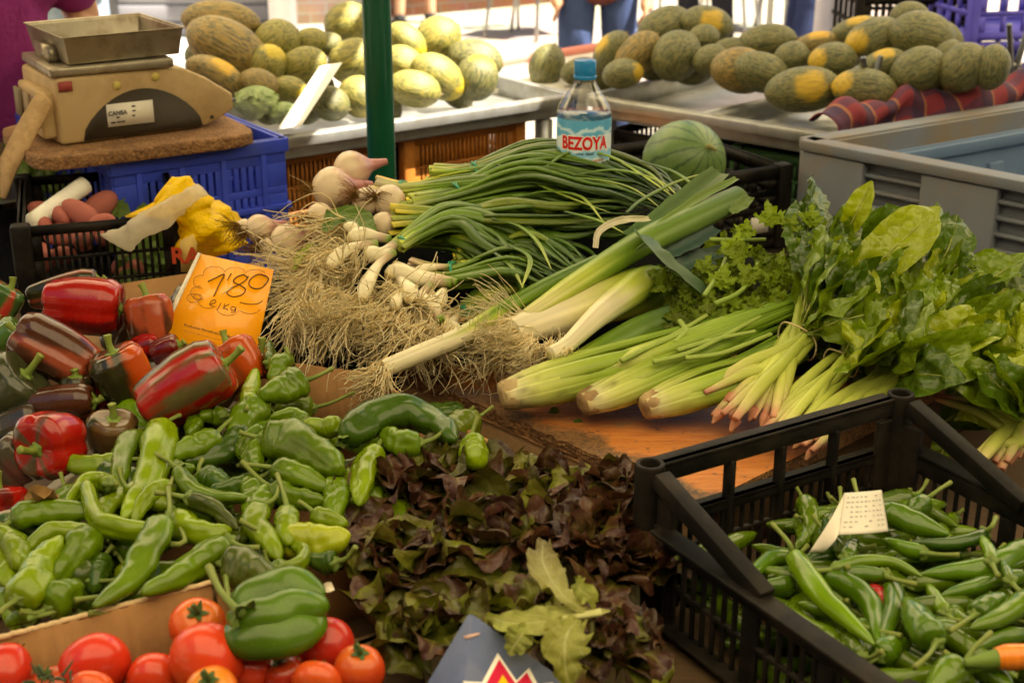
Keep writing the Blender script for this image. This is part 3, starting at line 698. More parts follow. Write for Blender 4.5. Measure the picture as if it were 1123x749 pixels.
def clip(u, v, label, y, spread, h):
    c = ony(u, v, y); t = thing('spring_clamp', c, label, 'clamp')
    for s2 in (-1, 1):
        m = MB(); addsweep(m, [c+(0, 0, -.05), c+(s2*spread*.25, 0, .0), c+(s2*spread, 0.01*s2, h)], [.008, .009, .007], seg=10, n=10, ends=True, col=(.35, .37, .4)); m.build('handle', M['steel'], t)
    m = MB(); addsweep(m, [c+(-.02, 0, .0), c+(.02, 0, .0)], [.008, .008], seg=10, n=5, col=(.6, .6, .6)); m.build('pivot', M['steel'], t)
clip(953, 100, 'steel spring clamp gripping the plaid cloth at the tray corner', onz(953, 102, .95)[1]-.14, .024, .085)
clip(1112, 72, 'steel spring clamp gripping the plaid cloth at the right edge', 3.75, .03, .11)
# ------------------------------------------------------------------ melons
def melonmat(name, c0, c1, patch, streak):
    m, N, L, B = nm(name)
    a = attr(N, 'Col'); oi = N.new('ShaderNodeObjectInfo')
    tc = N.new('ShaderNodeTexCoord'); mp = N.new('ShaderNodeMapping'); mp.inputs['Scale'].default_value = (3.5, 34, 34); L.new(tc.outputs['Object'], mp.inputs[0])
    ad = N.new('ShaderNodeVectorMath'); ad.operation = 'ADD'; L.new(mp.outputs[0], ad.inputs[0])
    cx = N.new('ShaderNodeCombineXYZ'); L.new(mth(N, L, 'MULTIPLY', oi.outputs['Random'], 40.0), cx.inputs[0]); L.new(cx.outputs[0], ad.inputs[1])
    n1 = N.new('ShaderNodeTexNoise'); n1.inputs['Scale'].default_value = 1.0; n1.inputs['Detail'].default_value = 4; L.new(ad.outputs[0], n1.inputs[0])
    mp2 = N.new('ShaderNodeMapping'); mp2.inputs['Scale'].default_value = (14, 90, 90); L.new(tc.outputs['Object'], mp2.inputs[0])
    n2 = N.new('ShaderNodeTexNoise'); n2.inputs['Scale'].default_value = 1; n2.inputs['Detail'].default_value = 3; L.new(mp2.outputs[0], n2.inputs[0])
    t = tex(N, L, 'Noise', 9, 4)
    c = mixc(N, L, ramp(N, L, t.outputs['Fac'], [(.35, (0, 0, 0)), (.65, (1, 1, 1))]), c0, c1)
    sm = ramp(N, L, n1.outputs['Fac'], [(.47, (0, 0, 0)), (.56, (1, 1, 1))])
    c = mixc(N, L, mth(N, L, 'MULTIPLY', sm, .75), c, streak)
    pale = ramp(N, L, n2.outputs['Fac'], [(.56, (0, 0, 0)), (.64, (1, 1, 1))])
    c = mixc(N, L, mth(N, L, 'MULTIPLY', pale, .5), c, (.36, .31, .16))
    sc = N.new('ShaderNodeSeparateColor'); L.new(a.outputs['Color'], sc.inputs[0])
    c = mixc(N, L, mth(N, L, 'MULTIPLY', sc.outputs[0], .88), c, mixc(N, L, mth(N, L, 'MULTIPLY', sm, .25), patch, streak))
    L.new(c, B.inputs['Base Color']); B.inputs['Roughness'].default_value = .5
    bump(N, L, B, mth(N, L, 'SUBTRACT', n2.outputs['Fac'], mth(N, L, 'MULTIPLY', n1.outputs['Fac'], .8)), .35, .004)
    return m
M['melon'] = melonmat('netted_melon_skin', (.115, .125, .040), (.17, .15, .045), (.56, .36, .015), (.022, .036, .014))
M['melon_yellow'] = melonmat('yellow_green_melon_skin', (.22, .205, .035), (.30, .25, .05), (.58, .44, .015), (.05, .07, .018))
M['melon_brown'] = melonmat('brown_ochre_melon_skin', (.20, .14, .03), (.29, .19, .04), (.62, .36, .012), (.04, .045, .016))
def melon_proto(k, mat):
    """unit melon, length 1 along x; k sets where the yellow ground patch lies"""
    m = MB(); n, sg = 22, 26
    pr = lambda th, t: 1+.02*np.cos(5*th+k)+.016*np.cos(11*th)+.012*np.cos(2*th)
    V, F, caps, tt, hh = sweep([(-.5, 0, 0), (0, 0, .01), (.5, 0, 0)], lambda t: .335*np.power(np.clip(1-np.abs(2*t-1)**2.15, 0, 1), .56)*(1+.03*(t-.5))+.001, seg=sg, n=n, prof=pr)
    pd = {0: None, 1: (.05, -.30, .12), 2: (-.38, -.12, .1), 3: (.05, -.12, .32), 4: (.42, -.1, .02)}[k]
    c = np.zeros(len(V))
    if pd is not None:
        d = np.linalg.norm((V-np.array(pd))*np.array((1, 1, 1)), axis=1)+vn(V, 9, k)*.06
        c = np.clip((.235-d+vn(V, 26, k)*.05)/.05, 0, 1)
    m.add(V, F, np.stack([c, c, c], 1)); m.F.append(caps); m.M.append((len(caps), 0))
    stem = MB(); addsweep(stem, [(.485, 0, 0), (.505, 0, .002), (.535, .006, .01)], [.035, .017, .014], seg=10, n=7, col=(.22, .16, .07))
    return m, stem
MEL = {}
def melon(c, L, Wd, ang, key, label, group, k=0, tilt=0.0, end=False, name='melon'):
    kk = (k, key)
    if kk not in MEL:
        m, st = melon_proto(k, M[key]); o = m.build(name, M[key], org=(0, 0, 0)); s_ = st.build('stem', M['stem'], o)
        MEL[kk] = (o, s_); first = True
    else:
        o, s0 = MEL[kk]; o2 = o.copy(); S.collection.objects.link(o2); s_ = s0.copy(); S.collection.objects.link(s_); s_.parent = o2; o = o2
    o.scale = (L, Wd/.67, Wd/.67)
    Rr = Vector((1, 0, 0)).rotation_difference(Vector((math.cos(ang)*math.cos(tilt), (math.sin(tilt) if not end else -.9), math.sin(ang)*math.cos(tilt))).normalized())
    o.rotation_mode = 'QUATERNION'; o.rotation_quaternion = Rr
    o.location = c; o['o0'] = [0, 0, 0]; tag(o, label, 'melon', group)
    return o
PLL = ((LA[0], LA[1], TZ+.035), lb[0]*.42, lb[1]*.42)
nre = np.array((-rd[1], rd[0], 0)); PLR = ((RA[0], RA[1], TZ+.04), nre[0]*.40, nre[1]*.40)
GL, GR = 'melons heaped on the long sunlit tray', 'melons heaped on the shaded tray'
LM = [ # u, v, length, width, angle, kind, patch, label
 (242, 24, 80, 40, -4, 'melon_brown', 0, 'ochre melon at the very top left of the heap, above the scale'),
 (249, 53, 88, 54, -26, 'melon_brown', 0, 'biggest dark ochre melon lying slanted right of the scale tray'),
 (236, 84, 62, 34, -28, 'melon_brown', 3, 'melon with an orange back lying right behind the end of the scale'),
 (284, 94, 44, 32, -15, 'melon_brown', 0, 'shaded melon just above the pale cabbage'),
 (294, 72, 42, 38, 60, 'melon_yellow', 4, 'bright yellow green melon under the nose of the biggest ochre melon'),
 (304, 47, 48, 44, 30, 'melon_yellow', 0, 'melon half in shade half in sun against the pale brick wall'),
 (332, 73, 52, 36, 22, 'melon_yellow', 0, 'striped yellow melon behind the white paper strip'),
 (340, 47, 38, 28, 10, 'melon_yellow', 0, 'small sun bleached melon at the top beside the half shaded one'),
 (318, 99, 38, 26, -10, 'melon_yellow', 4, 'bright lemon yellow melon left of the foot of the white paper strip'),
 (362, 50, 26, 24, 40, 'melon', 0, 'small dark melon in the gap left of the topmost round one'),
 (381, 27, 48, 42, 25, 'melon_yellow', 0, 'topmost round striped melon touching the left of the green post'),
 (388, 68, 54, 44, 20, 'melon_yellow', 0, 'striped yellow melon in the middle, cut by the green post'),
 (394, 107, 44, 40, -40, 'melon_yellow', 4, 'pale netted melon at the tray rim left of the green post'),
 (362, 114, 40, 34, -20, 'melon', 0, 'dull green melon at the rim right of the white paper strip'),
 (446, 46, 46, 30, -42, 'melon_yellow', 4, 'yellow tipped melon peeping out right of the green post'),
 (480, 44, 50, 44, 35, 'melon_yellow', 0, 'round golden melon on top, right of the green post'),
 (442, 70, 44, 34, -25, 'melon_yellow', 0, 'pale melon in the middle, partly behind the green post on its right'),
 (480, 85, 60, 40, -38, 'melon_yellow', 4, 'lemon yellow melon slanting down to the rim right of the post'),
 (454, 98, 54, 36, -12, 'melon_yellow', 0, 'pale netted melon on the rim just right of the green post'),
 (521, 66, 56, 38, -12, 'melon', 0, 'greyish melon lying behind the last one at the right of the sunlit tray'),
 (524, 86, 46, 42, 75, 'melon', 4, 'round grey green melon with yellow end, last at right of the sunlit tray'),
]
for (u, v, l, w, a, key, k, lab) in LM:
    c = onp(u, v, PLL); q = mpp(c); melon(c, l*q*1.12, w*q*1.12, math.radians(a), key, lab, GL, k, tilt=rnd.uniform(-.25, .25))
for (u, v) in ((262, 100), (300, 118), (345, 92), (410, 88), (500, 100), (420, 50), (340, 118), (420, 116), (225, 60)):
    c = onp(u, v, PLL, -.10); q = mpp(c); melon(c, 46*q, 34*q, rnd.uniform(-1, 1), 'melon', 'melon buried low in the heap on the sunlit tray, mostly hidden', GL, 0)
RM = [
 (600, 73, 46, 36, 70, 'melon', 0, 'round dull melon alone on the counter left of the bottle cap'),
 (638, 79, 44, 28, 10, 'melon', 0, 'dull melon on the counter behind the bottle cap'),
 (657, 85, 38, 32, -25, 'melon', 0, 'dull melon just right of the bottle neck'),
 (671, 58, 50, 32, 55, 'melon', 3, 'yellow sided melon at the left end of the shaded heap'),
 (699, 62, 60, 38, 50, 'melon_brown', 0, 'olive yellow melon standing slanted right of the yellow sided one'),
 (683, 82, 42, 30, 10, 'melon', 4, 'small melon with yellow end on the rim right of the bottle'),
 (729, 31, 58, 40, 22, 'melon', 0, 'green melon at the top of the shaded heap near the dark jeans'),
 (775, 27, 54, 36, -10, 'melon', 1, 'long green melon with an orange spot on top of the shaded heap'),
 (742, 62, 54, 48, 50, 'melon', 0, 'broad netted melon upright at the rim in the middle of the tray'),
 (771, 43, 34, 28, 15, 'melon', 0, 'small grey melon under the orange spotted one'),
 (780, 66, 38, 30, 15, 'melon', 0, 'small tan melon right of the broad netted one'),
 (803, 54, 40, 22, 5, 'melon', 0, 'melon lying flat in the second row behind the tan ones'),
 (812, 78, 62, 46, -8, 'melon_brown', 0, 'brownish melon at the rim in front of the empty tray part'),
 (834, 80, 62, 40, -14, 'melon', 0, 'olive green melon overlapping the brownish one on its right'),
 (841, 46, 60, 34, 8, 'melon', 0, 'long grey green melon behind the olive one'),
 (868, 64, 38, 32, 20, 'melon', 0, 'small dark blue green melon between the rows'),
 (881, 99, 78, 46, 5, 'melon', 1, 'largest melon at the front rim with a bright yellow patch'),
 (895, 49, 50, 24, 10, 'melon_brown', 3, 'slim yellow topped melon in the back row by the white sheet'),
 (913, 67, 50, 36, 5, 'melon', 2, 'dark melon with a yellow left side in the middle row'),
 (940, 35, 56, 28, 14, 'melon', 3, 'melon with a yellow back at the upper left of the right heap'),
 (959, 43, 64, 40, 18, 'melon', 2, 'melon with a big yellow nose below the topmost ones'),
 (998, 19, 40, 30, -5, 'melon', 0, 'melon peeping over the top of the right heap'),
 (1011, 41, 68, 50, -12, 'melon', 0, 'biggest brown green melon near the top of the right heap'),
 (968, 72, 52, 30, 18, 'melon', 3, 'yellowish melon behind the steel clamp'),
 (948, 99, 66, 42, -5, 'melon', 2, 'melon with yellowish end behind the clamp handles, against the plaid cloth'),
 (1007, 78, 58, 46, 25, 'melon', 0, 'dark striped melon above the folded plaid cloth'),
 (1056, 75, 54, 46, 55, 'melon', 0, 'steep striped melon above the plaid cloth, second from the right'),
 (1088, 74, 46, 36, 80, 'melon', 0, 'rightmost melon of the heap next to the violet crates'),
 (1042, 60, 32, 28, 20, 'melon', 0, 'melon half hidden behind the two striped ones at right'),
]
for (u, v, l, w, a, key, k, lab) in RM:
    if u < 665: c = onz(u, v, .865+.045)
    else: c = onp(u, v, PLR if u < 830 else (PLR[0], PLR[1]*1.0, PLR[2]*1.0))
    q = mpp(c); melon(c, l*q*1.10, w*q*1.10, math.radians(a), key, lab, GR, k, tilt=rnd.uniform(-.25, .25))
for (u, v) in ((920, 95), (980, 95), (850, 70), (890, 75), (720, 70), (760, 75), (930, 55), (1030, 90), (985, 60), (1070, 95), (800, 70), (1035, 45)):
    c = onp(u, v, PLR, -.10); q = mpp(c); melon(c, 50*q, 38*q, rnd.uniform(-1, 1), 'melon', 'melon buried low in the heap on the shaded tray, mostly hidden', GR, 0)

# white paper strip standing in the melons
a = onp(325, 128, PLL, .05); b = onp(366, 66, PLL, .07); d = b-a; s_ = np.array((.86, .0, .26)); s_ -= d*np.dot(s_, d)/np.dot(d, d); s_ /= np.linalg.norm(s_)
n1, n2 = 6, 10; X, Y = np.meshgrid(np.linspace(-.5, .5, n1), np.linspace(-.1, 1, n2))
V = a+Y[..., None]*d+X[..., None]*s_*.062+(.008*np.sin(Y*3)+.01*X**2)[..., None]*np.array((0, -1, 0))+(0, -.06, 0)
m = MB(); m.add(V.reshape(-1, 3), gridF(n2, n1)); o = m.build('paper_strip', M['paper']); md = o.modifiers.new('s', 'SOLIDIFY'); md.thickness = .0015
tag(o, 'blank white paper strip stuck upright among the sunlit melons', 'paper')

# ------------------------------------------------------------------ watermelon
def wmmat():
    m, N, L, B = nm('striped_watermelon_skin')
    sx = N.new('ShaderNodeSeparateXYZ'); L.new(attr(N, 'P').outputs['Vector'], sx.inputs[0])
    t = tex(N, L, 'Noise', 26, 5, .6); t2 = tex(N, L, 'Noise', 90, 4, .6)
    q = mth(N, L, 'ADD', mth(N, L, 'MULTIPLY', sx.outputs[1], 13/(2*PI)), mth(N, L, 'MULTIPLY', t.outputs['Fac'], .55))
    w = mth(N, L, 'ABSOLUTE', mth(N, L, 'SUBTRACT', mth(N, L, 'FRACT', q), .5))
    f = ramp(N, L, mth(N, L, 'ADD', w, mth(N, L, 'MULTIPLY', t2.outputs['Fac'], .18)), [(.13, (1, 1, 1)), (.24, (0, 0, 0))])
    c = mixc(N, L, mth(N, L, 'MULTIPLY', f, .75), mixc(N, L, t2.outputs['Fac'], (.065, .135, .03), (.13, .215, .055)), (.012, .045, .010))
    L.new(c, B.inputs['Base Color']); B.inputs['Roughness'].default_value = .38
    return m
WMc = ony(750, 178, 3.02); r_ = 45.5*mpp(WMc)
m = MB(); addsweep(m, [WMc+(-.45*r_, .75*r_, -.55*r_), WMc, WMc+(.45*r_, -.75*r_, .55*r_)], lambda t: r_*np.sqrt(np.clip(1-(2*t-1)**2, 0, 1))*1.0+1e-4, seg=40, n=26)
wm = m.build('watermelon', wmmat()); tag(wm, 'round green striped watermelon resting behind the leek leaves', 'watermelon')
e = np.array((.45, -.75, .55)); e /= np.linalg.norm(e); m = MB(); addsweep(m, [WMc+e*r_*.99, WMc+e*r_*1.05+(.005, 0, .0), WMc+e*r_*1.16+(.012, 0, -.012)], [.008, .005, .004], seg=8, n=7, col=(.2, .2, .06)); m.build('stem', M['stem'], wm)
# black crate holding it
q0 = onz(770, 250, .885)
cr = crate('plastic_crate', (.20, 2.86), math.radians(28), .46, .34, .70, .19, M['black_plastic'], 'black crate under the watermelon with a white tag on its side', nx=9, ny=6, nz=4, gap=.014)
p = onz(833, 246, .845); 
m = MB(); tgp = ony(833, 247, 2.90); m.box(tgp, (.045, .004, .035), (.8, .8, .78), .5); m.build('tag', M['paper'], cr, smooth=False)
# more boxes carrying things at the back of the stall

# ------------------------------------------------------------------ blue crate, board, scale
BZ = 1.0
ba = onz(122, 178, BZ); bb = onz(310, 151, BZ); bd_ = (bb-ba); bl = np.linalg.norm(bd_); bang = math.atan2(bd_[1], bd_[0])
bt = thing('plastic_crate', ba, 'blue slotted crate under the weighing scale', 'crate')
bx_, by_ = np.array((math.cos(bang), math.sin(bang), 0)), np.array((-math.sin(bang), math.cos(bang), 0))
H = .30; Ld = .56
for (p, an, l, grp) in ((ba, bang, bl, 3), (ba+bx_*bl, bang+PI/2, Ld, 4), (ba+by_*Ld, bang, bl, 3), (ba, bang+PI/2, Ld, 5)):
    hx = []
    gw = (l-.10)/grp
    for g in range(grp): hx += grid_open(.05+g*gw+.012, .05+(g+1)*gw-.012, 4, .011)
    m = MB(); panel(m, p, an, l, BZ-H, BZ, .008, hx, [(BZ-.235, BZ-.185), (BZ-.165, BZ-.115), (BZ-.10, BZ-.05)])
    d = np.array((math.cos(an), math.sin(an), 0)); mid = p+d*l/2
    for zz, hh in ((BZ-.014, .028), (BZ-.143, .012), (BZ-H+.03, .03)): m.box((mid[0], mid[1], zz), (l+.012, .020, hh), None, an)
    for g in range(grp+1): q = p+d*(.05+g*gw); m.box((q[0], q[1], BZ-H/2), (.012, .018, H-.01), None, an)
    m.build('side_panel', M['blue_plastic'], bt, smooth=False, bevel=.0015)
m = MB(); q = ba+bx_*bl/2+by_*Ld/2; m.box((q[0], q[1], BZ-H+.004), (bl-.02, Ld-.02, .008), None, bang); m.build('base', M['blue_plastic'], bt, smooth=False)
# chipboard
def chipmat():
    m, N, L, B = nm('worn_chipboard')
    t = tex(N, L, 'Voronoi', 160); t2 = tex(N, L, 'Noise', 24, 6, .7)
    c = mixc(N, L, ramp(N, L, t2.outputs['Fac'], [(.4, (0, 0, 0)), (.62, (1, 1, 1))]), (.40, .21, .075), (.20, .095, .035))
    c = mixc(N, L, mth(N, L, 'MULTIPLY', t.outputs['Distance'], .9), c, (.12, .055, .02)); L.new(c, B.inputs['Base Color']); B.inputs['Roughness'].default_value = .8
    bump(N, L, B, mth(N, L, 'ADD', t.outputs['Distance'], t2.outputs['Fac']), .7, .006); return m
M['chip'] = chipmat()
c0 = onz(40, 176, BZ+.03); c1 = onz(287, 146, BZ+.03); d = c1-c0; dl = np.linalg.norm(d); ang_b = math.atan2(d[1], d[0])
e1 = d/dl; e2 = np.array((-e1[1], e1[0], 0))
n = 60; out = []
for i in range(n):
    a = 2*PI*i/n; ca, sa = math.cos(a), math.sin(a); k = (abs(ca)**8+abs(sa)**8)**(-1/8)
    out.append(c0+e1*(dl/2+ca*k*dl/2)+e2*(.17+sa*k*.17)+(mnoise.noise((a*5, 1, 2))*.004)*e1)
m = MB(); V = [p for p in out]+[p-(0, 0, .026) for p in out]+[sum(out)/n, sum(out)/n-(0, 0, .026)]
F = [(i, (i+1) % n, 2*n) for i in range(n)]+[((i+1) % n+n, i+n, 2*n+1) for i in range(n)]
m.add(np.array(V), np.array(F)); m.F.append(np.array([(i, i+n, (i+1) % n+n, (i+1) % n) for i in range(n)])); m.M.append((n, 0))
o = m.build('chipboard', M['chip'], smooth=False, bevel=.004); tag(o, 'worn brown chipboard lying on the blue crate under the scale', 'board')

# the scale: body outline drawn in its own side plane and given its real width
SZ = BZ+.032
s0 = onz(68, 160, SZ); s1 = onz(258, 135, SZ); sdv = s1-s0; sl = np.linalg.norm(sdv); ex = sdv/sl; ey = np.array((-ex[1], ex[0], 0)); ez = np.array((0, 0, 1.0))
sc_ = thing('weighing_scale', s0+ex*sl/2+ey*.13, 'old beige weighing scale with a metal pan on the blue crate', 'scale')
M['beige'] = basic('aged_beige_plastic', (.47, .34, .17), .5, ns=10, na=.15, dirt=(.33, .22, .10), dirts=9)
M['beige_dark'] = basic('dark_brown_plastic', (.045, .034, .022), .5, ns=12, na=.2)
M['pan'] = basic('dull_steel_pan', (.36, .32, .24), .38, metal=.75, ns=20, na=.25, dirt=(.16, .12, .07), dirts=14)
Wb = .21
prof_ = [(0, 0), (0, .125), (.05, .128), (.62, .128), (.72, .122), (.84, .100), (1.0, .060), (1.0, .028), (.86, .006), (.80, .0)]
def extr(mb, prof, y0, y1, sx=sl, o=s0, col=None):
    n = len(prof); A_ = [o+ex*x*sx+ez*z+ey*y0 for x, z in prof]; B_ = [o+ex*x*sx+ez*z+ey*y1 for x, z in prof]
    k = mb.n; mb.add(np.array(A_+B_), np.array([(i, (i+1) % n, n+(i+1) % n, n+i) for i in range(n)]), col)
    mb.F.append(np.array([list(range(n))[::-1]])+k); mb.M.append((1, 0)); mb.F.append(np.array([[n+i for i in range(n)]])+k); mb.M.append((1, 0))
m = MB(); extr(m, prof_[::-1], 0, Wb); m.build('body', M['beige'], sc_, smooth=False, bevel=.006)
ar = [(.12, .004)]+[(.12+.68*t, .004+.088*math.sin(PI*min(1, t*.98+.01))**.62) for t in np.linspace(.02, .98, 18)]+[(.80, .004)]
m = MB(); extr(m, ar, -.004, .0, col=None); m.build('arched_panel', M['beige_dark'], sc_, smooth=False)
m = MB(); c = s0+ex*sl*.385+ez*.047-ey*.0062; m.box(c, (.092, .002, .044), (.72, .68, .58), ang_b); st_ = m.build('label', M['plain'], sc_, smooth=False)
m = MB()
for k in range(4):
    for x_ in np.arange(-.038, .035, .011): 
        if rnd.random() < .75 and not (k in (0, 1) and x_ < .004): m.box(c+ez*(.014-k*.0092)+ex*(x_+rnd.uniform(-.001, .004))-ey*.0016, (rnd.uniform(.004, .009), .001, .003), (.08, .07, .06), ang_b)
V, F = text_mesh('CANSA', .0115, .0004); V2 = np.array([c+ex*(v[0]-.026)+ez*(v[1]+.004)-ey*.0024 for v in V]); m.add(V2, F, (.05, .05, .05)); m.build('print', M['plain'], st_, smooth=False)
for (x_, z_) in ((.33, .103), (.55, .112)):
    m = MB(); addsweep(m, [s0+ex*sl*x_+ez*z_-ey*.003, s0+ex*sl*x_+ez*z_+ey*.002], [.008, .008], seg=16, n=4, col=(.55, .45, .12)); m.build('sticker', M['plain'], sc_)
m = MB(); addsweep(m, [s0+ex*sl*.86+ez*.018-ey*.003, s0+ex*sl*.86+ez*.018+ey*.002], [.004, .004], seg=12, n=4, col=(.04, .03, .02)); m.build('screw', M['plain'], sc_)
m = MB(); m.box(s0+ex*.005+ey*(Wb/2)+ez*.055-ex*.012, (.03, Wb*.8, .09), None, ang_b); m.build('keypad_housing', M['beige'], sc_, smooth=False, bevel=.006)
for k in range(3): m = MB(); m.box(s0-ex*.024+ey*(.05+k*.06)+ez*.06, (.006, .045, .055), [(.1, .07, .12), (.25, .18, .1), (.2, .16, .1)][k], ang_b); m.build('key_panel', M['plain'], sc_, smooth=False)
m = MB(); m.box(s0+ex*.018+ez*.112-ey*.003, (.026, .003, .018), (.32, .06, .05), ang_b); m.build('sticker', M['plain'], sc_, smooth=False)
m = MB(); addsweep(m, [s0+ex*sl*.97+ey*.13+ez*.022, s0+ex*(sl*1.08)+ey*.13+ez*.02, s0+ex*(sl*1.16)+ey*.13+ez*.021], [.03, .035, .012], seg=14, n=10, flat=.3, col=(.02, .018, .016)); m.build('display_arm', M['plain'], sc_)
m = MB(); m.box(s0+ex*(sl*.335)+ey*(Wb/2)+ez*.138, (sl*.67, Wb*1.06, .018), None, ang_b); m.build('platform', M['pan'], sc_, smooth=False, bevel=.004)
# pan: open tray with flared walls
pz = .150; cb = s0+ex*(sl*.40)+ey*(Wb*.55); hx_, hy_ = sl*.33, Wb*.56
def ringp(fx, fy, z): return [cb+ex*hx_*fx*i+ey*hy_*fy*j+ez*z for i, j in ((-1, -1), (1, -1), (1, 1), (-1, 1))]
rings = [ringp(.93, .93, pz), ringp(1, 1, pz+.052), ringp(1.03, 1.03, pz+.054), ringp(1.03, 1.03, pz+.051), ringp(.985, .985, pz+.049), ringp(.92, .92, pz+.004)]
V = np.array([p for r in rings for p in r]); F = gridF(len(rings), 4, True); m = MB(); m.add(V, F); m.F.append(np.array([(0, 3, 2, 1)])); m.M.append((1, 0)); m.F.append(np.array([(20, 21, 22, 23)])); m.M.append((1, 0))
m.build('pan', M['pan'], sc_, smooth=False, bevel=.0015)
m = MB(); q = cb-ex*hx_*.99+ez*(pz+.012); m.box(q, (.02, hy_*.9, .03), None, ang_b); m.build('pan_catch', M['pan'], sc_, smooth=False)

# cabbages behind the scale
def cabbage(c, r, label, seed):
    m = MB(); rs = np.random.RandomState(seed)
    for k in range(16):
        az = k*2.4+rs.uniform(-.3, .3); el = rs.uniform(.1, 1.2); d = np.array((math.cos(az)*math.cos(el), math.sin(az)*math.cos(el), math.sin(el)))
        tn = np.cross(d, (0, 0, 1)); tn /= np.linalg.norm(tn); up = np.cross(tn, d)
        P = [c+r*(.94*(d*math.cos(a)-up*-math.sin(a))) for a in np.linspace(-1.0, 1.0, 5)]
        g = rs.uniform(.75, 1.15); leafgrid(m, P, [.1*r, .7*r, .95*r, .8*r, .2*r], d, curl=-.35, ruf=.05*r, rf=4, col=lambda U, T, g=g: lerp((.45*g, .50*g, .28*g), (.25*g, .38*g, .12*g), T), seed=k)
    o = m.build('cabbage', M['cabbage']); tag(o, label, 'cabbage')
M['cabbage'] = leafmat('cabbage_leaf', (.65, .68, .45), .5, .45, .2)
c = onp(282, 117, PLL, .0); cabbage(c, 24*mpp(c), 'pale green cabbage on the tray corner at the right end of the scale', 1)
c = onp(311, 128, PLL, .0); cabbage(c, 17*mpp(c), 'small pale cabbage at the foot of the white paper strip', 2)

# cardboard piece leaning at the left, brown bag, plastic roll, left crate with its potatoes
def sheet_from(name, pts, mat, th, label, cat, n=1):
    A_ = np.array(pts); m = MB(); nn = np.cross(A_[1]-A_[0], A_[-1]-A_[0]); nn /= np.linalg.norm(nn); k = len(A_)
    m.add(np.concatenate([A_, A_-nn*th]), np.array([(i, k+i, k+(i+1) % k, (i+1) % k) for i in range(k)]))
    m.F.append(np.array([list(range(k))])); m.M.append((1, 0)); m.F.append(np.array([list(range(k, 2*k))[::-1]])); m.M.append((1, 0))
    o = m.build(name, mat, smooth=False); return tag(o, label, cat)
zz = zo(0, 0)
M['card_pale'] = basic('pale_cardboard', (.62, .42, .21), .85, ns=40, na=.15, dirt=(.30, .17, .07), dirts=16)
pp = [(0, 735), (0, 590), (60, 470), (135, 345), (160, 350), (190, 385), (185, 410), (60, 640), (20, 745)]
sheet_from('cardboard_piece', [ony(*zz(x, y), 2.62+.05*(1-y/749)) for x, y in pp][::-1], M['card_pale'], .006, 'torn cardboard piece standing upright left of the blue crate', 'cardboard')
m = MB(); rp0, rp1 = ony(30, 248, 2.50), ony(93, 203, 2.62)
addsweep(m, [rp0, rp0*.5+rp1*.5, rp1], [.0175, .0175], seg=20, n=8, ends=False, col=lambda t, h, V: np.ones((len(t), 3))*(.78, .76, .66))
pr_ = m.build('plastic_roll', basic('clear_bag_roll', (1, 1, 1), .35, ns=60, na=.12, sss=.0, bs=.3, bscale=150), None); tag(pr_, 'whitish roll of plastic bags leaning in the left black crate', 'plastic roll')
m = MB(); dd = (rp1-rp0)/np.linalg.norm(rp1-rp0); addsweep(m, [rp1-dd*.004, rp1+dd*.0015], [.008, .008], seg=14, n=4, col=(.35, .25, .15)); m.build('core', M['plain'], pr_)

lz = .965
l0 = onz(22, 250, lz); l1 = onz(197, 236, lz); d = l1-l0; ll = np.linalg.norm(d); lang = math.atan2(d[1], d[0])
crate('plastic_crate', (l0[0], l0[1]), lang, ll, .36, lz-.17, .17, M['black_plastic'], 'black slotted crate at the left holding pink potatoes and greens', nx=17, ny=12, nz=3, gap=.0055, th=.005, rim=.014, post=.03)
m = MB(); m.box((l0[0]+.2, l0[1]+.12, .745), (.42, .36, .09), None, lang); o = m.build('wooden_box', M['rawwood'], smooth=False); tag(o, 'raw wooden box standing under the left black crate', 'box')
M['potato'] = basic('pink_potato_skin', (.36, .11, .085), .75, ns=25, na=.3, bs=.2)
ux = d/ll; uy = np.array((-ux[1], ux[0], 0))
pp_ = None; kk = 0
for i in range(8):
    for j in range(4):
        if i > 4 and j < 2: continue
        c = np.array((l0[0], l0[1], lz-.17))+ux*(.03+i*.036)+uy*(.035+j*.075+rnd.uniform(-.01, .01))+(0, 0, .05+.05*rnd.random()+(.04 if i < 4 else 0))
        if pp_ is None:
            m = MB(); addsweep(m, [(-.036, 0, 0), (0, 0, .003), (.036, 0, 0)], lambda t: .026*np.sqrt(np.clip(1-np.abs(2*t-1)**2.3, 0, 1))+1e-4, seg=14, n=12, prof=lambda th, t: 1+.06*np.cos(2*th+t*3)); pp_ = m.build('potato', M['potato'], org=(0, 0, 0)); o = pp_
        else: o = pp_.copy(); S.collection.objects.link(o)
        o.location = c; o.rotation_euler = (rnd.uniform(0, 6), rnd.uniform(-.5, .5), rnd.uniform(0, 6)); k_ = rnd.uniform(.6, .95); o.scale = (k_*1.2, k_, k_*.9)
        tag(o, 'pink skinned potato lying among others in the left black crate', 'potato', 'pink potatoes in the left crate')
M['leaf_pale'] = leafmat('pale_green_leaf', (.4, .45, .15), .5, .4, .3)
m = MB()
for k in range(60):
    c = np.array((l0[0], l0[1], lz-.17))+ux*rnd.uniform(.15, ll-.03)+uy*rnd.uniform(.015, .30)+(0, 0, rnd.uniform(.02, .11))
    a = rnd.uniform(0, 6.28); dv = np.array((math.cos(a), math.sin(a), rnd.uniform(-.3, .6)))*.04; g = rnd.uniform(.6, 1.3)
    leafgrid(m, [c, c+dv*.5+(0, 0, .01), c+dv], [.004, .016, .014, .002], (0, -.6, .8), nu=5, nv=7, curl=.2, ruf=.006, col=(.17*g, .28*g, .06*g), seed=k)
o = m.build('loose_greens', M['leaf_pale']); o['kind'] = 'stuff'; tag(o, 'pale loose green leaves in the left black crate', 'greens')
m = MB()
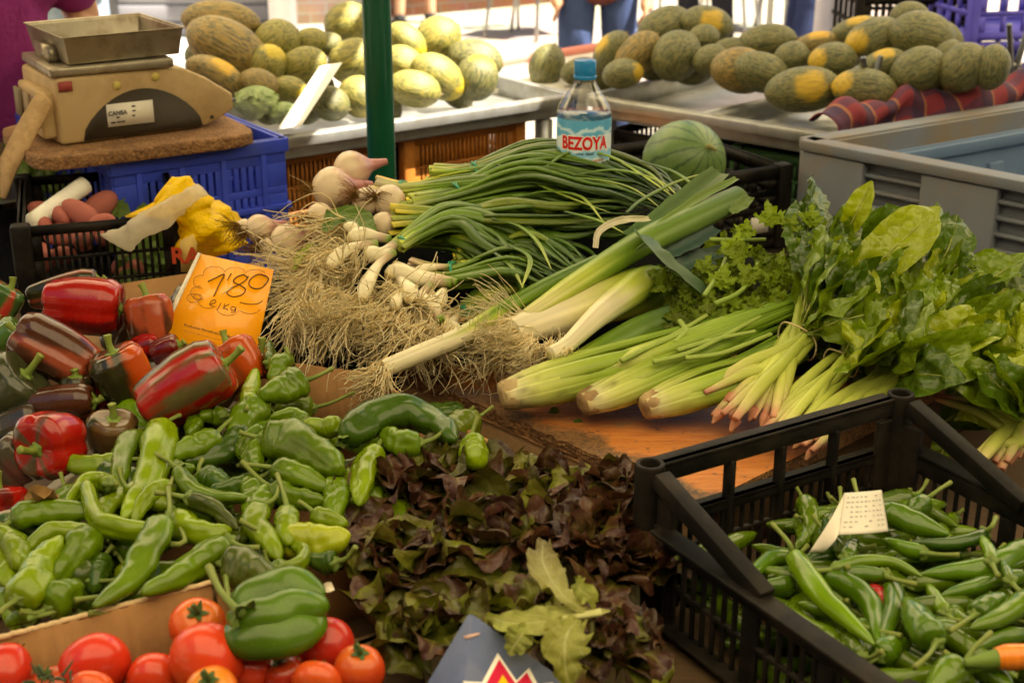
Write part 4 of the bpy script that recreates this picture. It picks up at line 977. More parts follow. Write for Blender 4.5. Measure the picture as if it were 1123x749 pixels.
for k in range(70):
    c = onz(rnd.uniform(-40, 60), rnd.uniform(228, 250), .90)+np.array((rnd.uniform(-.1, .1), rnd.uniform(.15, .4), rnd.uniform(-.02, .03)))
    a = rnd.uniform(0, 6.28); dv = np.array((math.cos(a), math.sin(a), rnd.uniform(-.1, .7)))*.06; g = rnd.uniform(.5, 1.3)
    leafgrid(m, [c, c+dv*.5+(0, 0, .01), c+dv], [.004, .022, .02, .002], (0, -.6, .8), nu=5, nv=7, curl=.2, ruf=.008, col=(.15*g, .24*g, .04*g), seed=k)
o = m.build('loose_greens', M['leaf_pale']); o['kind'] = 'stuff'; tag(o, 'leafy greens behind the left black crate by the cardboard', 'greens')
# brown cardboard strip under the crate, right of the red peppers
A_ = [ony(120, 313, 2.24), ony(205, 300, 2.26), ony(207, 360, 2.22), ony(125, 372, 2.2)]
sheet_from('cardboard_piece', A_[::-1], M['card'], .005, 'brown cardboard edge under the left black crate behind the red peppers', 'cardboard')

# yellow bag and clear plastic bag
def bagmat(name, col, rough, tr, alpha=None):
    return basic(name, (1, 1, 1), rough, ns=16, na=.15, bs=.6, bscale=28, bd=.02, tr=tr, alpha=alpha)
M['yellow_bag'] = bagmat('yellow_plastic_bag', None, .35, .25)
M['clear_bag'] = basic('cloudy_clear_bag', (1, 1, 1), .25, ns=30, na=.2, bs=.7, bscale=50, bd=.01, tr=.35, alpha=.45)
qz = zo(0, 180)
def crumple(name, outline, y, depth, mat, label, cat, col, amp=.02, seed=0, lean=0.0, parent=None):
    """closed crumpled volume: loft of an outline's left and right edges (pixel pairs) with real depth"""
    m = MB(); n, sg = 26, 26; rows = np.array([(x0, y0, x1, y1) for (x0, y0, x1, y1) in outline], float)
    Vv = []
    for i, t in enumerate(np.linspace(0, 1, n)):
        k = t*(len(rows)-1); j = min(int(k), len(rows)-2); f_ = k-j; r = rows[j]*(1-f_)+rows[j+1]*f_
        a_, b_ = ony(*qz(r[0], r[1]), y+lean*t), ony(*qz(r[2], r[3]), y+lean*t); c_ = (a_+b_)/2; h = (b_-a_)/2
        e = min(1, 3*t+.25, 3*(1-t)+.25)
        for q in range(sg):
            an = 2*PI*q/sg; p = c_+h*math.cos(an)+np.array((0, depth*e*math.sin(an), 0))
            nz = mnoise.noise((p[0]*22+seed, p[1]*22, p[2]*22))*amp+abs(mnoise.noise((p[0]*50, p[1]*50+seed, p[2]*50)))*amp*.7
            p = p+(p-c_)/max(np.linalg.norm(p-c_), .01)*nz; Vv.append(p)
    m.add(np.array(Vv), gridF(n, sg, True), col); m.F.append(np.array([list(range(sg))[::-1]])); m.M.append((1, 0)); m.F.append(np.array([list(range((n-1)*sg, n*sg))])); m.M.append((1, 0))
    o = m.build(name, mat, parent)
    return tag(o, label, cat) if parent is None else o
yb = crumple('yellow_bag', [(590, 110, 640, 50), (580, 150, 690, 60), (480, 190, 720, 120), (640, 190, 800, 150), (680, 250, 850, 200), (700, 300, 890, 270), (790, 345, 905, 300)], 2.40, .05, M['yellow_bag'], 'crumpled yellow plastic bag between the left crate and the onions', 'bag', (.92, .62, .004), .034, 3)
m = MB(); 
cb_ = crumple('clear_bag', [(400, 275, 480, 320), (440, 245, 530, 300), (520, 205, 600, 245), (580, 165, 655, 215), (640, 130, 700, 170), (700, 85, 745, 120), (735, 75, 765, 105)], 2.33, .022, M['clear_bag'], 'twisted clear plastic bag hanging over the left crate rim', 'bag', (.80, .74, .58), .016, 9, lean=.02)
a_ = [ony(*qz(x, y), 2.30) for x, y in ((672, 285), (720, 262), (738, 300), (716, 400), (678, 400))]
o = sheet_from('yellow_box', a_, basic('pale_yellow_card', (.62, .42, .12), .7), .004, 'pale yellow printed box edge behind the orange price card', 'box')
V, F = text_mesh('RA', .04, .0012); c = ony(*qz(695, 342), 2.295); m = MB(); m.add(np.array([c+(v[0], -.004, v[1]) for v in V]), F, (.45, .06, .02)); m.build('lettering', M['plain'], o, smooth=False)
# ------------------------------------------------------------------ peppers
def peppermat(name, rough=.27, coat=.25, ns=55, var=.35, sss=.0):
    m, N, L, B = nm(name)
    t = tex(N, L, 'Noise', ns, 5, .6); t2 = tex(N, L, 'Noise', 14, 3, .5)
    f = mth(N, L, 'MULTIPLY_ADD', t2.outputs['Fac'], 2*var); f.node.inputs[2].default_value = 1-var
    vv = N.new('ShaderNodeCombineColor'); [L.new(f, vv.inputs[i]) for i in range(3)]
    c = mixc(N, L, 1.0, attr(N, 'Col').outputs['Color'], vv.outputs[0], 'MULTIPLY')
    sp_ = tex(N, L, 'Noise', 320, 2, .5)
    c = mixc(N, L, mth(N, L, 'MULTIPLY', ramp(N, L, sp_.outputs['Fac'], [(.62, (0, 0, 0)), (.70, (1, 1, 1))]), .08), c, (.30, .32, .10))
    L.new(c, B.inputs['Base Color'])
    r = mth(N, L, 'MULTIPLY_ADD', t.outputs['Fac'], .22); r.node.inputs[2].default_value = rough-.08; L.new(r, B.inputs['Roughness'])
    B.inputs['Coat Weight'].default_value = coat; B.inputs['Coat Roughness'].default_value = .12; B.inputs['Specular IOR Level'].default_value = .3
    if sss: B.inputs['Subsurface Weight'].default_value = sss; B.inputs['Subsurface Radius'].default_value = (.01, .006, .002); B.inputs['Subsurface Scale'].default_value = 1
    bump(N, L, B, t.outputs['Fac'], .10, .003)
    return m
M['pepper'] = peppermat('green_pepper_skin', .22, .12)
M['bell'] = peppermat('bell_pepper_skin', .17, .3, 40, .25)
M['chilli'] = peppermat('green_chilli_skin', .18, .3, 50, .3)
M['tomato'] = peppermat('tomato_skin', .22, .22, 30, .15, .15)

def calyx_stem(pts3, r, parent, col=(.13, .19, .035), cal=1.9, rb=None):
    m = MB(); P = [np.array(p, float) for p in pts3]
    addsweep(m, P, [r*1.15, r*.85, r*.8, r*1.05], seg=9, n=11, col=lambda t, h, V: lerp(col, (col[0]*1.3, col[1]*1.05, col[2]*1.2), t), prof=lambda th, t: 1+.08*np.cos(5*th))
    d = P[1]-P[0]; d /= np.linalg.norm(d); a = np.cross(d, (.2, .3, 1)); a /= np.linalg.norm(a); b = np.cross(d, a); R = r*cal
    th = np.linspace(0, 2*PI, 20, endpoint=False); k = 1+.22*np.cos(5*th)
    rings = [(R*.12, .004), (R*.6, .0022), (R, -.002), (R*1.02*1.0, -.005)]
    V = np.concatenate([[P[0]+d*h+(a*math.cos(x)+b*math.sin(x))*q*(kk if q > R*.5 else 1) for x, kk in zip(th, k)] for q, h in rings])
    m.add(V, gridF(4, 20, True), (col[0]*.9, col[1]*.9, col[2]*.9))
    return m.build('stem', M['stem'], parent)
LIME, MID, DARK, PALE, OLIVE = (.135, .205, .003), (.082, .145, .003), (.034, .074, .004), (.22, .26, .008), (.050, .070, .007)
def long_pepper(P3, r, col, label, group, name='green_pepper', cat='pepper', seed=0, stem=None, blunt=.40, lob=.13, wr=.06, taper=None, mat='pepper', stemr=None, shiny=False):
    """P3: points from the stem end to the tip"""
    rs = random.Random(seed); ph = rs.uniform(0, 6.28); ph2 = rs.uniform(0, 6.28); tw = rs.uniform(-1.5, 1.5)
    P3 = [np.array(p, float) for p in P3]
    tp = taper or [.80, 1.04, 1.04, .95, .84, .66, blunt]
    def R(t):
        b = np.interp(t, np.linspace(0, 1, len(tp)), tp)
        return r*b*np.minimum(1, np.sqrt(np.clip(1-(1-np.clip(t/.07, 0, 1))**2, 0, 1))*.6+.4*np.clip(t/.05, 0, 1))*np.sqrt(np.clip(1-(1-np.clip((1-t)/.14, 0, 1))**2, 0, 1))+2e-4
    def prof(th, t):
        return (1+lob*2.0*(np.abs(np.cos(1.5*th+ph+tw*t))**.6-.68)*(.5+.5*np.sin(PI*t))+lob*.5*np.cos(2*th+ph2)+wr*np.sin(t*13+ph2+1.3*np.cos(th+ph))*np.sin(PI*t)
                +wr*.7*np.sin(t*29+2*th+ph)*np.sin(PI*t))
    def colf(t, h, V):
        n_ = vn(V, 30, seed)[:, None]
        return np.clip(np.asarray(col)*(1+.30*n_)*(1+.12*(t[:, None]-.5)), 0, 1)
    mb = MB(); addsweep(mb, P3, R, seg=28, n=38, prof=prof, col=colf)
    V = mb.V[0]; nz = (vn(V, 38, seed+3.3)*.16+vn(V, 95, seed+1.3)*.07)*r*(wr/.06); c_ = catmull(np.array(P3), 38, .5-.5*np.cos(np.linspace(0, PI, 38)))
    ax_ = np.concatenate([np.repeat(c_, 28, 0), c_[:1], c_[-1:]]); dv = V-ax_; mb.V[0] = V+dv/np.maximum(np.linalg.norm(dv, axis=1, keepdims=True), 1e-5)*nz[:, None]
    o = mb.build(name, M[mat]); tag(o, label, cat, group)
    d = P3[0]-P3[1]; d /= np.linalg.norm(d)
    if stem is None:
        l = rs.uniform(.02, .04); sd_ = np.array((rs.uniform(-1, 1), rs.uniform(-1, 1), rs.uniform(0, 1)))*l*.5
        stem = [P3[0]+d*.001, P3[0]+d*l*.5+sd_*.3, P3[0]+d*l+sd_]
    calyx_stem(stem, stemr or max(.0028, r*.15), o, cal=2.6)
    return o
PLG = ((-.4, 1.26, .838), 0, .075)
def P(zf, pts, pl, lift): return [onp(*zf(*p), pl, lift) for p in pts]
R1, R2, R5, R6 = zo(0, 360), zo(260, 360), zo(0, 529), zo(260, 529)
GP = 'green frying peppers heaped in the carton'
TR = [ # zoom, stem-to-tip points, width, colour, stem points, lift, label
 (R1, [(610, 370), (588, 470), (545, 580), (470, 680)], 122, LIME, [(612, 368), (630, 345), (672, 323)], .022, 'long wrinkled green pepper standing nearly upright near the red peppers, hooked stem'),
 (R1, [(548, 395), (495, 425), (455, 510), (440, 610)], 76, MID, None, .012, 'slim green pepper left of the upright wrinkled one'),
 (R1, [(450, 500), (390, 505), (310, 500), (228, 478)], 78, LIME, None, .012, 'green pepper pointing left at the front facing red pepper'),
 (R1, [(805, 395), (740, 430), (640, 470)], 92, MID, [(810, 390), (850, 350), (905, 312)], .02, 'green pepper with a straight stem pointing to the upper right below the big red one'),
 (R1, [(930, 370), (850, 450), (715, 500)], 108, DARK, None, .004, 'darker broad green pepper just below the straight stemmed one'),
 (R1, [(1000, 300), (930, 330), (870, 400)], 100, MID, None, .012, 'green pepper lying below the right end of the big red pepper'),
 (R1, [(925, 285), (935, 225), (952, 160)], 62, LIME, None, .028, 'short pointed green pepper with its tip up beside the orange pepper'),
 (R2, [(255, 195), (190, 215), (105, 255)], 118, MID, [(258, 192), (300, 178), (355, 150)], .030, 'stout green pepper under the price card corner, its thin stem to the right'),
 (R2, [(190, 120), (160, 150), (130, 180)], 78, MID, None, .028, 'knobbly round green pepper beside the dark red one behind the stout pepper'),
 (R2, [(125, 120), (118, 85), (120, 50)], 52, DARK, None, .036, 'small dark green pepper right of the orange card edge'),
 (R1, [(415, 600), (390, 560), (320, 575), (250, 660)], 66, LIME, None, .026, 'hook shaped green pepper above the white box edge'),
 (R5, [(580, 175), (430, 165), (355, 115), (325, 20)], 76, LIME, None, .034, 'long curved green pepper with its tip bent upwards in the left middle'),
 (R1, [(665, 540), (715, 595), (800, 622), (900, 640)], 72, MID, None, .024, 'sickle shaped green pepper in the middle of the heap'),
 (R1, [(650, 578), (560, 625), (505, 690)], 66, LIME, [(652, 575), (650, 555), (632, 590)], .022, 'small green pepper below the upright wrinkled one'),
 (R5, [(40, 150), (150, 122), (330, 112)], 98, MID, [(38, 150), (10, 160), (-20, 150)], .018, 'long straight green pepper lying flat above the left end of the heap'),
 (R5, [(350, 195), (270, 185), (180, 205), (95, 245)], 76, LIME, None, .024, 'thin green pepper arched along the left end'),
 (R5, [(60, 440), (110, 380), (150, 300), (215, 235)], 138, LIME, [(50, 450), (20, 465), (-5, 490)], .034, 'big green pepper at the left with its cut stem facing the viewer'),
 (R5, [(345, 200), (290, 265), (215, 345)], 116, MID, None, .022, 'green pepper hugging the big one with the cut stem'),
 (R5, [(-30, 215), (45, 235), (70, 310)], 110, LIME, None, .02, 'green pepper curling in from the left photo edge'),
 (R5, [(-40, 260), (10, 310), (40, 370)], 90, LIME, None, .012, 'green pepper at the left edge below the curling one'),
 (R5, [(175, 480), (240, 430), (290, 385)], 128, MID, None, .014, 'short crumpled green pepper above the carton flap'),
 (R5, [(608, 150), (565, 240), (490, 350), (375, 445)], 112, MID, [(610, 148), (632, 110), (628, 20)], .036, 'long green pepper with a tall straight stem in the centre of the heap'),
 (R5, [(860, 222), (770, 265), (660, 345), (555, 410)], 108, MID, [(870, 225), (910, 240), (968, 243)], .034, 'tapering green pepper with a crooked stem above the carton flap'),
 (R5, [(650, 120), (735, 175), (845, 170)], 108, LIME, [(650, 120), (690, 220), (635, 232)], .020, 'short wrinkled green pepper right of the tall stemmed one'),
 (R6, [(85, 90), (70, 150), (125, 215), (150, 265)], 92, LIME, [(88, 85), (140, 60), (160, 10)], .026, 'wavy light green pepper in the middle right of the heap'),
 (R6, [(160, 215), (280, 212), (400, 218)], 132, PALE, None, .020, 'fat yellowish green pepper beside the red lettuce'),
 (R6, [(140, 335), (225, 325), (250, 265), (185, 235)], 58, LIME, None, .020, 'small green pepper curled into a ring below the fat yellowish one'),
 (R6, [(-45, 310), (40, 330), (125, 385)], 150, OLIVE, [(-50, 312), (-30, 430), (10, 490)], .03, 'dark olive smooth pepper behind the biggest two lobed one'),
 (R2, [(85, 405), (180, 408), (290, 465), (370, 530)], 150, MID, None, .036, 'broad shiny green pepper slanting down in the upper middle'),
 (R2, [(395, 415), (500, 350), (640, 312), (740, 345), (800, 410)], 118, DARK, [(392, 412), (385, 370), (440, 352)], .044, 'long dark green pepper arched against the right carton wall'),
 (R2, [(140, 530), (230, 560), (322, 590)], 86, MID, None, .026, 'green pepper tucked under the broad shiny one'),
 (R2, [(520, 460), (480, 520), (460, 625)], 98, LIME, None, .030, 'light green pepper hanging down left of the lettuce edge'),
 (R2, [(690, 440), (620, 440), (552, 402)], 92, MID, None, .034, 'pointed green pepper emerging left of the lettuce top'),
 (R2, [(875, 435), (885, 465), (892, 500)], 108, LIME, None, .04, 'round ended green pepper against the carton wall above the lettuce'),
 (R2, [(130, 600), (210, 622), (310, 642)], 92, MID, None, .018, 'green pepper below the tucked one with faint stripes'),
 (R2, [(365, 580), (372, 640), (365, 700)], 92, MID, None, .016, 'dark gap green pepper left of the lettuce with its end down'),
 (R2, [(190, 680), (182, 730), (190, 790)], 84, LIME, [(190, 676), (172, 610), (150, 545)], .030, 'green pepper hanging from a long thin stem in the middle right'),
 (R2, [(385, 375), (330, 360), (262, 362)], 74, LIME, [(388, 372), (420, 358), (440, 362)], .034, 'small green pepper against the back carton wall'),
 (R2, [(260, 345), (205, 325), (140, 345)], 60, MID, None, .028, 'thin green pepper lying along the back of the heap'),
 (R1, [(640, 510), (680, 515), (715, 530)], 58, MID, None, .014, 'small green pepper end in the middle gap'),
 (R1, [(745, 545), (790, 560), (840, 590)], 100, DARK, [(748, 540), (742, 520), (755, 490)], .008, 'dark green pepper deep in the middle gap with an upright stem'),
 (R1, [(960, 570), (880, 590), (800, 605)], 76, DARK, None, .010, 'dark green pepper low behind the sickle shaped one'),
 (R1, [(840, 328), (795, 322), (755, 340)], 62, MID, None, .014, 'small blunt green pepper under the belly of the big red one'),
 (R1, [(720, 345), (725, 370), (710, 400)], 62, MID, None, .010, 'small green pepper end left of the blunt one'),
 (R1, [(700, 650), (800, 668), (872, 722)], 66, OLIVE, None, .026, 'smooth olive green pepper across the middle of the heap'),
 (R5, [(480, 470), (580, 410), (700, 375)], 60, MID, None, .012, 'narrow green pepper lying along the top of the carton flap'),
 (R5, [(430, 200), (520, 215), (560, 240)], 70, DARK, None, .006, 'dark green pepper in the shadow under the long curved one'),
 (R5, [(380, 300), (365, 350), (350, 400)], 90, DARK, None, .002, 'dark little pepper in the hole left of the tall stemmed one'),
 (R5, [(420, 440), (470, 432), (520, 430)], 46, LIME, None, .010, 'small green pepper tip at the carton flap edge'),
 (R5, [(120, 510), (80, 510), (30, 530)], 60, MID, None, .012, 'green pepper end poking over the flap at the left'),
 (R6, [(370, 300), (320, 290), (270, 300)], 78, DARK, None, .012, 'dark green pepper right of the ring shaped one'),
 (R5, [(1020, 320), (1080, 350), (1130, 345)], 70, MID, None, .012, 'green pepper between the ring shaped and the olive pepper'),
 (R2, [(290, 690), (330, 710), (400, 715)], 70, LIME, [(285, 685), (255, 660), (232, 648)], .022, 'green pepper with a thin stem pointing left above the fat yellowish one'),
 (R5, [(960, 120), (1000, 60), (1060, 30)], 80, MID, None, .010, 'green pepper behind the wavy light green one'),
 (R1, [(360, 700), (420, 640), (480, 600)], 76, LIME, None, .012, 'green pepper below the hook shaped one'),
 (R5, [(480, 30), (560, 60), (620, 80)], 86, LIME, None, .014, 'green pepper under the tip of the sickle shaped one'),
 (R2, [(50, 560), (60, 620), (40, 690)], 90, MID, None, .010, 'green pepper standing on end in the centre right'),
 (R2, [(20, 440), (60, 470), (70, 530)], 96, MID, None, .012, 'green pepper left of the broad shiny one'),
 (R2, [(430, 560), (440, 600), (430, 650)], 90, LIME, None, .010, 'green pepper squeezed between the hanging one and the lettuce'),
]
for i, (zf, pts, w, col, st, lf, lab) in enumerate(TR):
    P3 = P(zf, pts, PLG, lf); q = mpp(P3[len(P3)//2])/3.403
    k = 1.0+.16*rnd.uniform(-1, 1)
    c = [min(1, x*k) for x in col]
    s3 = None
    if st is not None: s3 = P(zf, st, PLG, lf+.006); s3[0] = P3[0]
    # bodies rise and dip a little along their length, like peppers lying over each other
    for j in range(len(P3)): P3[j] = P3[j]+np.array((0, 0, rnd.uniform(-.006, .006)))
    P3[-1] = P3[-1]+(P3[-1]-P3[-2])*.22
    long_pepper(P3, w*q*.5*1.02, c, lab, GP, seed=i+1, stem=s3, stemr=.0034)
# the biggest pepper: two joined lobes
P3 = P(R6, [(-45, 500), (60, 440), (180, 420), (310, 440)], PLG, .055); q = mpp(P3[1])/3.403
rb = 136*q
bp = MB(); bcol = lambda t, h, V: np.asarray((.060, .125, .005))*(1+.45*vn(V, 26, 3)[:, None])
for pts_, rp, lf_, fl_ in (([(-45, 545), (60, 575), (200, 560), (330, 500)], 88, .045, .9), ([(-20, 480), (80, 420), (200, 385), (325, 425)], 72, .062, .95), ([(-40, 500), (80, 500), (220, 470), (345, 455)], 78, .06, .9)):
    addsweep(bp, P(R6, pts_, PLG, lf_), lambda t, rp=rp: rp*q*cround(t, p0=.30, p1=.28)*(.92+.12*np.sin(t*4))+1e-4, seg=36, n=34, prof=lambda th, t: 1+.05*np.cos(2*th+t*2)+.03*np.sin(t*15+2*th)+.03*np.sin(t*8+th), flat=fl_, col=bcol)
for i_ in range(len(bp.V)): bp.V[i_] = bp.V[i_]+(vn(bp.V[i_], 32, 2)*.004)[:, None]*np.array((.3, -.6, .7))
o = bp.build('green_pepper', M['pepper']); tag(o, 'biggest green pepper with deep lobes lying over the tomatoes', 'pepper', GP)
calyx_stem(P(R5, [(905, 490), (880, 470), (820, 400), (780, 315)], PLG, .075), .0045, o, cal=3.2)
# peppers under the visible layer
for i in range(95):
    u, v = rnd.uniform(10, 520), rnd.uniform(450, 690)
    if v > 700-.26*u-8 or (u < 130 and v < 545) or u > 440 and v > 560: continue
    c = onp(u, v, PLG, rnd.uniform(-.045, .004)); a = rnd.uniform(0, 2*PI); l = rnd.uniform(.035, .055); d = np.array((math.cos(a), math.sin(a), rnd.uniform(-.2, .2)))*l
    b = np.array((-d[1], d[0], 0))*rnd.uniform(-.4, .4)
    long_pepper([c-d, c+b*.7, c+d], rnd.uniform(.014, .02), [x*rnd.uniform(.8, 1.1) for x in rnd.choice((LIME, MID, MID, DARK))], 'green pepper low in the carton, showing only in gaps of the heap', GP, seed=200+i)

# carton of the green peppers
def wall_piece(name, p, q, h, th, mat, label, parent=None, sag=0.0, tear=.002, n=40):
    p, q = np.array(p), np.array(q); d = (q-p); nn = np.array((d[1], -d[0], 0)); nn /= np.linalg.norm(nn); t = np.linspace(0, 1, n)
    top = p+t[:, None]*d+np.array([(0, 0, sag*math.sin(PI*x)+tear*mnoise.noise((x*30, p[0]*9, 3))*2) for x in t]); bow = np.array([nn*.004*math.sin(PI*x*1.3+p[0]) for x in t])
    a = top+bow; b = a.copy(); b[:, 2] = p[2]-h
    V = np.concatenate([a, b, b-nn*th, a-nn*th]); m = MB()
    F = np.array([(r*n+i, r*n+i+1, ((r+1) % 4)*n+i+1, ((r+1) % 4)*n+i) for r in range(4) for i in range(n-1)])
    C = np.ones((4*n, 3)); m.add(V, F, C); m.F.append(np.array([(0, n, 2*n, 3*n), (n-1, 4*n-1, 3*n-1, 2*n-1)])); m.M.append((2, 0))
    return m.build(name, mat, parent, smooth=False)
cA, cB = onz(-8, 703, .858), onz(233, 640, .862); cE = onz(378, 604, .845); cC = onz(592, 514, .858); cD = onz(402, 408, .872); cF = onz(250, 385, .87)
ct = thing('carton', (cA+cC)/2*np.array((1, 1, 0))+(0, 0, .70), 'brown cardboard carton full of green peppers', 'carton')
wall_piece('front_flap', cA, cB, .16, .005, M['card'], None, ct, 0, .002)
e_ = MB(); tt_ = np.linspace(0, 1, 60); addsweep(e_, [cA+(cB-cA)*x+(0, .002, .001+.0025*mnoise.noise((x*40, 1, 1))) for x in tt_], [.0032, .0032], seg=6, n=60, ends=False); e_.build('torn_edge', M['card_edge'], ct)
wall_piece('front_wall', cB+(cE-cB)*.04-(0, 0, .02), cC-(0, 0, .035), .12, .005, M['card'], None, ct)
wall_piece('right_wall', cC, cD, .15, .006, M['card'], None, ct, -.003)
wall_piece('back_wall', cD, cF, .15, .006, M['card'], None, ct, -.004)
m = MB(); m.add(np.array([q*np.array((1, 1, 0))+(0, 0, .712) for q in (cA, cC, cD, cF)]), np.array([(0, 1, 2, 3)]), (.35, .3, .3)); m.build('bottom', M['card'], ct, smooth=False)

# ------------------------------------------------------------------ bell peppers
PLB = ((-.6, 1.58, .845), 0, .17)
RED, DRED, BRN, DGRN, ORG = (.32, .007, .004), (.11, .005, .004), (.062, .018, .007), (.024, .024, .007), (.40, .055, .005)
def bell(u, v, w, h, ang, cols, label, face=0.0, lobes=4, stem=True, seed=0, lift=0.0, mixdir=None, bal=0.0, stemcol=(.16, .24, .04)):
    """bell pepper; ang = picture direction of its stem (degrees), face>0 turns the stem to the viewer; w along the axis, h across (photo px)"""
    c = onp(u, v, PLB, lift); q = mpp(c); a = math.radians(ang)
    X_, Z_, Y_ = np.array((1, 0, 0)), np.array((0, .36, .93)), np.array((0, -.93, .36))
    ax_ = (X_*math.cos(a)+Z_*math.sin(a))*math.cos(face)+Y_*math.sin(face); ax_ /= np.linalg.norm(ax_)
    L = w*q; r = h*q*.5; rs = random.Random(seed+11); ph = rs.uniform(0, 6.28)
    tail, headp = c-ax_*L*.5, c+ax_*L*.5
    def R(t): return r*np.interp(t, [0, .03, .1, .3, .55, .8, .93, 1], [.30, .58, .80, .93, .99, 1.0, .80, .30])*1.04
    def prof(th, t):
        g = np.abs(np.sin(lobes/2*th+ph)); lo = .80+.22*g**.55
        return 1+(lo-1)*np.interp(t, [0, .15, .6, .9, 1], [1.25, .9, .62, .95, 1.3])+.03*np.cos(2*th+ph)+.025*np.cos(th+ph*2)
    md = np.array(mixdir if mixdir is not None else (rs.uniform(-1, 1), -.3, rs.uniform(-1, 1)), float); md /= np.linalg.norm(md)
    def colf(t, hh, V):
        k = ((V-c) @ md)/r*.8+vn(np.stack([np.cos(hh)*1.9, np.sin(hh)*1.9, t*.9], 1), 1.0, seed*3.1)*1.9+vn(np.stack([np.cos(hh)*6, np.sin(hh)*6, t*1.5], 1), 1.0, seed)*.6+vn(V, 90, seed+5)*.25+bal
        f_ = np.clip(k*2.0+.5, 0, 1); return lerp(cols[0], cols[1], f_)
    mb = MB(); addsweep(mb, [tail, c+np.array((0, 0, .04*r)), headp], R, seg=44, n=34, prof=prof, col=colf)
    # press the ends in, where the lobes meet
    V = mb.V[0]; n_, s_ = 34, 44
    ctr = catmull(np.array([tail, c+np.array((0, 0, .04*r)), headp]), n_, .5-.5*np.cos(np.linspace(0, PI, n_)))
    t = .5-.5*np.cos(np.linspace(0, PI, n_))
    push = np.zeros(len(V)); rad = np.linalg.norm(V[:n_*s_]-np.repeat(ctr, s_, 0), axis=1); 
    push[:n_*s_] = -np.repeat(np.where(t > .88, 1, 0), s_)*np.clip(1-rad/(r*.75), 0, 1)*.30*r+np.repeat(np.where(t < .12, 1, 0), s_)*np.clip(1-rad/(r*.8), 0, 1)*.34*r
    push[n_*s_] = .30*r; push[n_*s_+1] = -.30*r
    V += push[:, None]*ax_; V += (vn(V, 28, seed)*.045*r)[:, None]*np.concatenate([(V[:n_*s_]-np.repeat(ctr, s_, 0))/np.maximum(rad, 1e-4)[:, None], [-ax_], [ax_]])
    o = mb.build('bell_pepper', M['bell']); tag(o, label, 'bell pepper', 'ripening bell peppers at the left')
    if stem:
        s0 = headp-ax_*.22*r; bd = np.array((rs.uniform(-.4, .4), rs.uniform(-.2, .2), rs.uniform(.1, .6)))
        calyx_stem([s0, s0+ax_*.2*r, s0+ax_*.36*r+bd*.12*r, s0+ax_*.54*r+bd*.36*r], .0055, o, stemcol, cal=2.5)
    return o
BP = [ # u, v, length, across, stem angle, (col a, col b), label, face, lift, mixdir, balance
 (92, 336, 92, 62, -5, (DRED, RED), 'red bell pepper near the top with a green stem pointing right', 0, .03, (0, -.4, 1), .45),
 (165, 352, 62, 52, 100, (BRN, (.34, .06, .02)), 'brownish orange bell pepper left of the price card', 0, .01, (.3, 0, 1), .2),
 (62, 386, 104, 66, 152, (BRN, (.26, .05, .02)), 'large brown bell pepper slanting down with its pale stem at the upper left', 0, .03, (1, 0, -.4), .0),
 (136, 412, 70, 66, 112, (DGRN, ORG), 'greenish brown bell pepper with an orange red right shoulder', .3, .02, (.8, 0, .1), -.35),
 (203, 425, 116, 74, 32, (RED, (.10, .075, .03)), 'big red bell pepper with a dark green back in front of the price card', 0, .05, (-.15, .2, 1), -.25),
 (262, 398, 60, 52, 120, ((.30, .06, .015), ORG), 'orange red bell pepper partly behind the big red and green one', 0, .015, (1, 0, .2), .4),
 (57, 488, 66, 74, 200, ((.09, .06, .03), RED), 'red and dark bell pepper with its stem facing the viewer', 1.15, .03, (.7, 0, .5), .35),
 (124, 476, 50, 52, 80, (DGRN, (.11, .06, .02)), 'dark bell pepper with a thick green stem standing up', .5, .005, None, 0),
 (14, 426, 62, 74, 45, (DGRN, (.04, .045, .018)), 'dark green bell pepper at the left photo edge', .2, .01, None, 0),
 (34, 404, 44, 44, 60, (DGRN, (.09, .06, .02)), 'small dark green bell pepper above the leftmost dark one', .3, .0, None, 0),
 (66, 443, 84, 42, 5, (BRN, (.06, .022, .015)), 'dark chocolate bell pepper lying flat above the front facing red one', 0, .0, None, 0),
 (84, 430, 40, 34, 90, (DGRN, (.10, .055, .03)), 'greyish dark bell pepper bump in the middle gap', .2, .0, None, 0),
 (14, 508, 64, 56, 130, ((.10, .04, .03), (.06, .05, .03)), 'dark brown bell pepper at the left below the dark green ones', .2, .0, None, 0),
 (-2, 548, 34, 60, 90, (RED, DRED), 'red bell pepper cut by the left edge above the white box rim', 0, .0, (-1, 0, 0), .0),
 (2, 332, 44, 46, 60, ((.04, .10, .02), (.36, .03, .02)), 'green bell pepper with a red flank at the left edge beside the crate', 0, .02, (-1, 0, 0), .0),
 (8, 372, 44, 42, 40, ((.06, .13, .02), (.10, .15, .03)), 'green bell pepper at the left edge under the half red one', 0, .005, None, 0),
 (-4, 366, 26, 40, 90, (RED, RED), 'red bell pepper sliver at the left edge', 0, .01, None, 0),
 (70, 318, 86, 34, 14, (DGRN, (.16, .035, .02)), 'long dark green bell pepper lying behind the topmost red one', 0, .015, (0, 0, -1), -.3),
 (288, 402, 34, 60, 90, (DRED, (.12, .01, .012)), 'dark red bell pepper in the shade below the price card corner', 0, -.01, None, 0),
 (160, 382, 40, 34, 20, (RED, DRED), 'red bell pepper low in the gap under the price card', 0, -.015, None, 0),
 (182, 384, 36, 30, 20, ((.14, .04, .05), DRED), 'wine coloured bell pepper just under the lower edge of the price card', 0, -.005, None, 0),
 (118, 440, 50, 46, 60, (DRED, (.08, .02, .015)), 'dark red bell pepper deep under the orange shouldered one', 0, -.03, None, 0),
 (20, 468, 60, 44, 20, ((.05, .03, .02), (.03, .03, .02)), 'almost black bell pepper deep in the left of the heap', 0, -.02, None, 0),
]
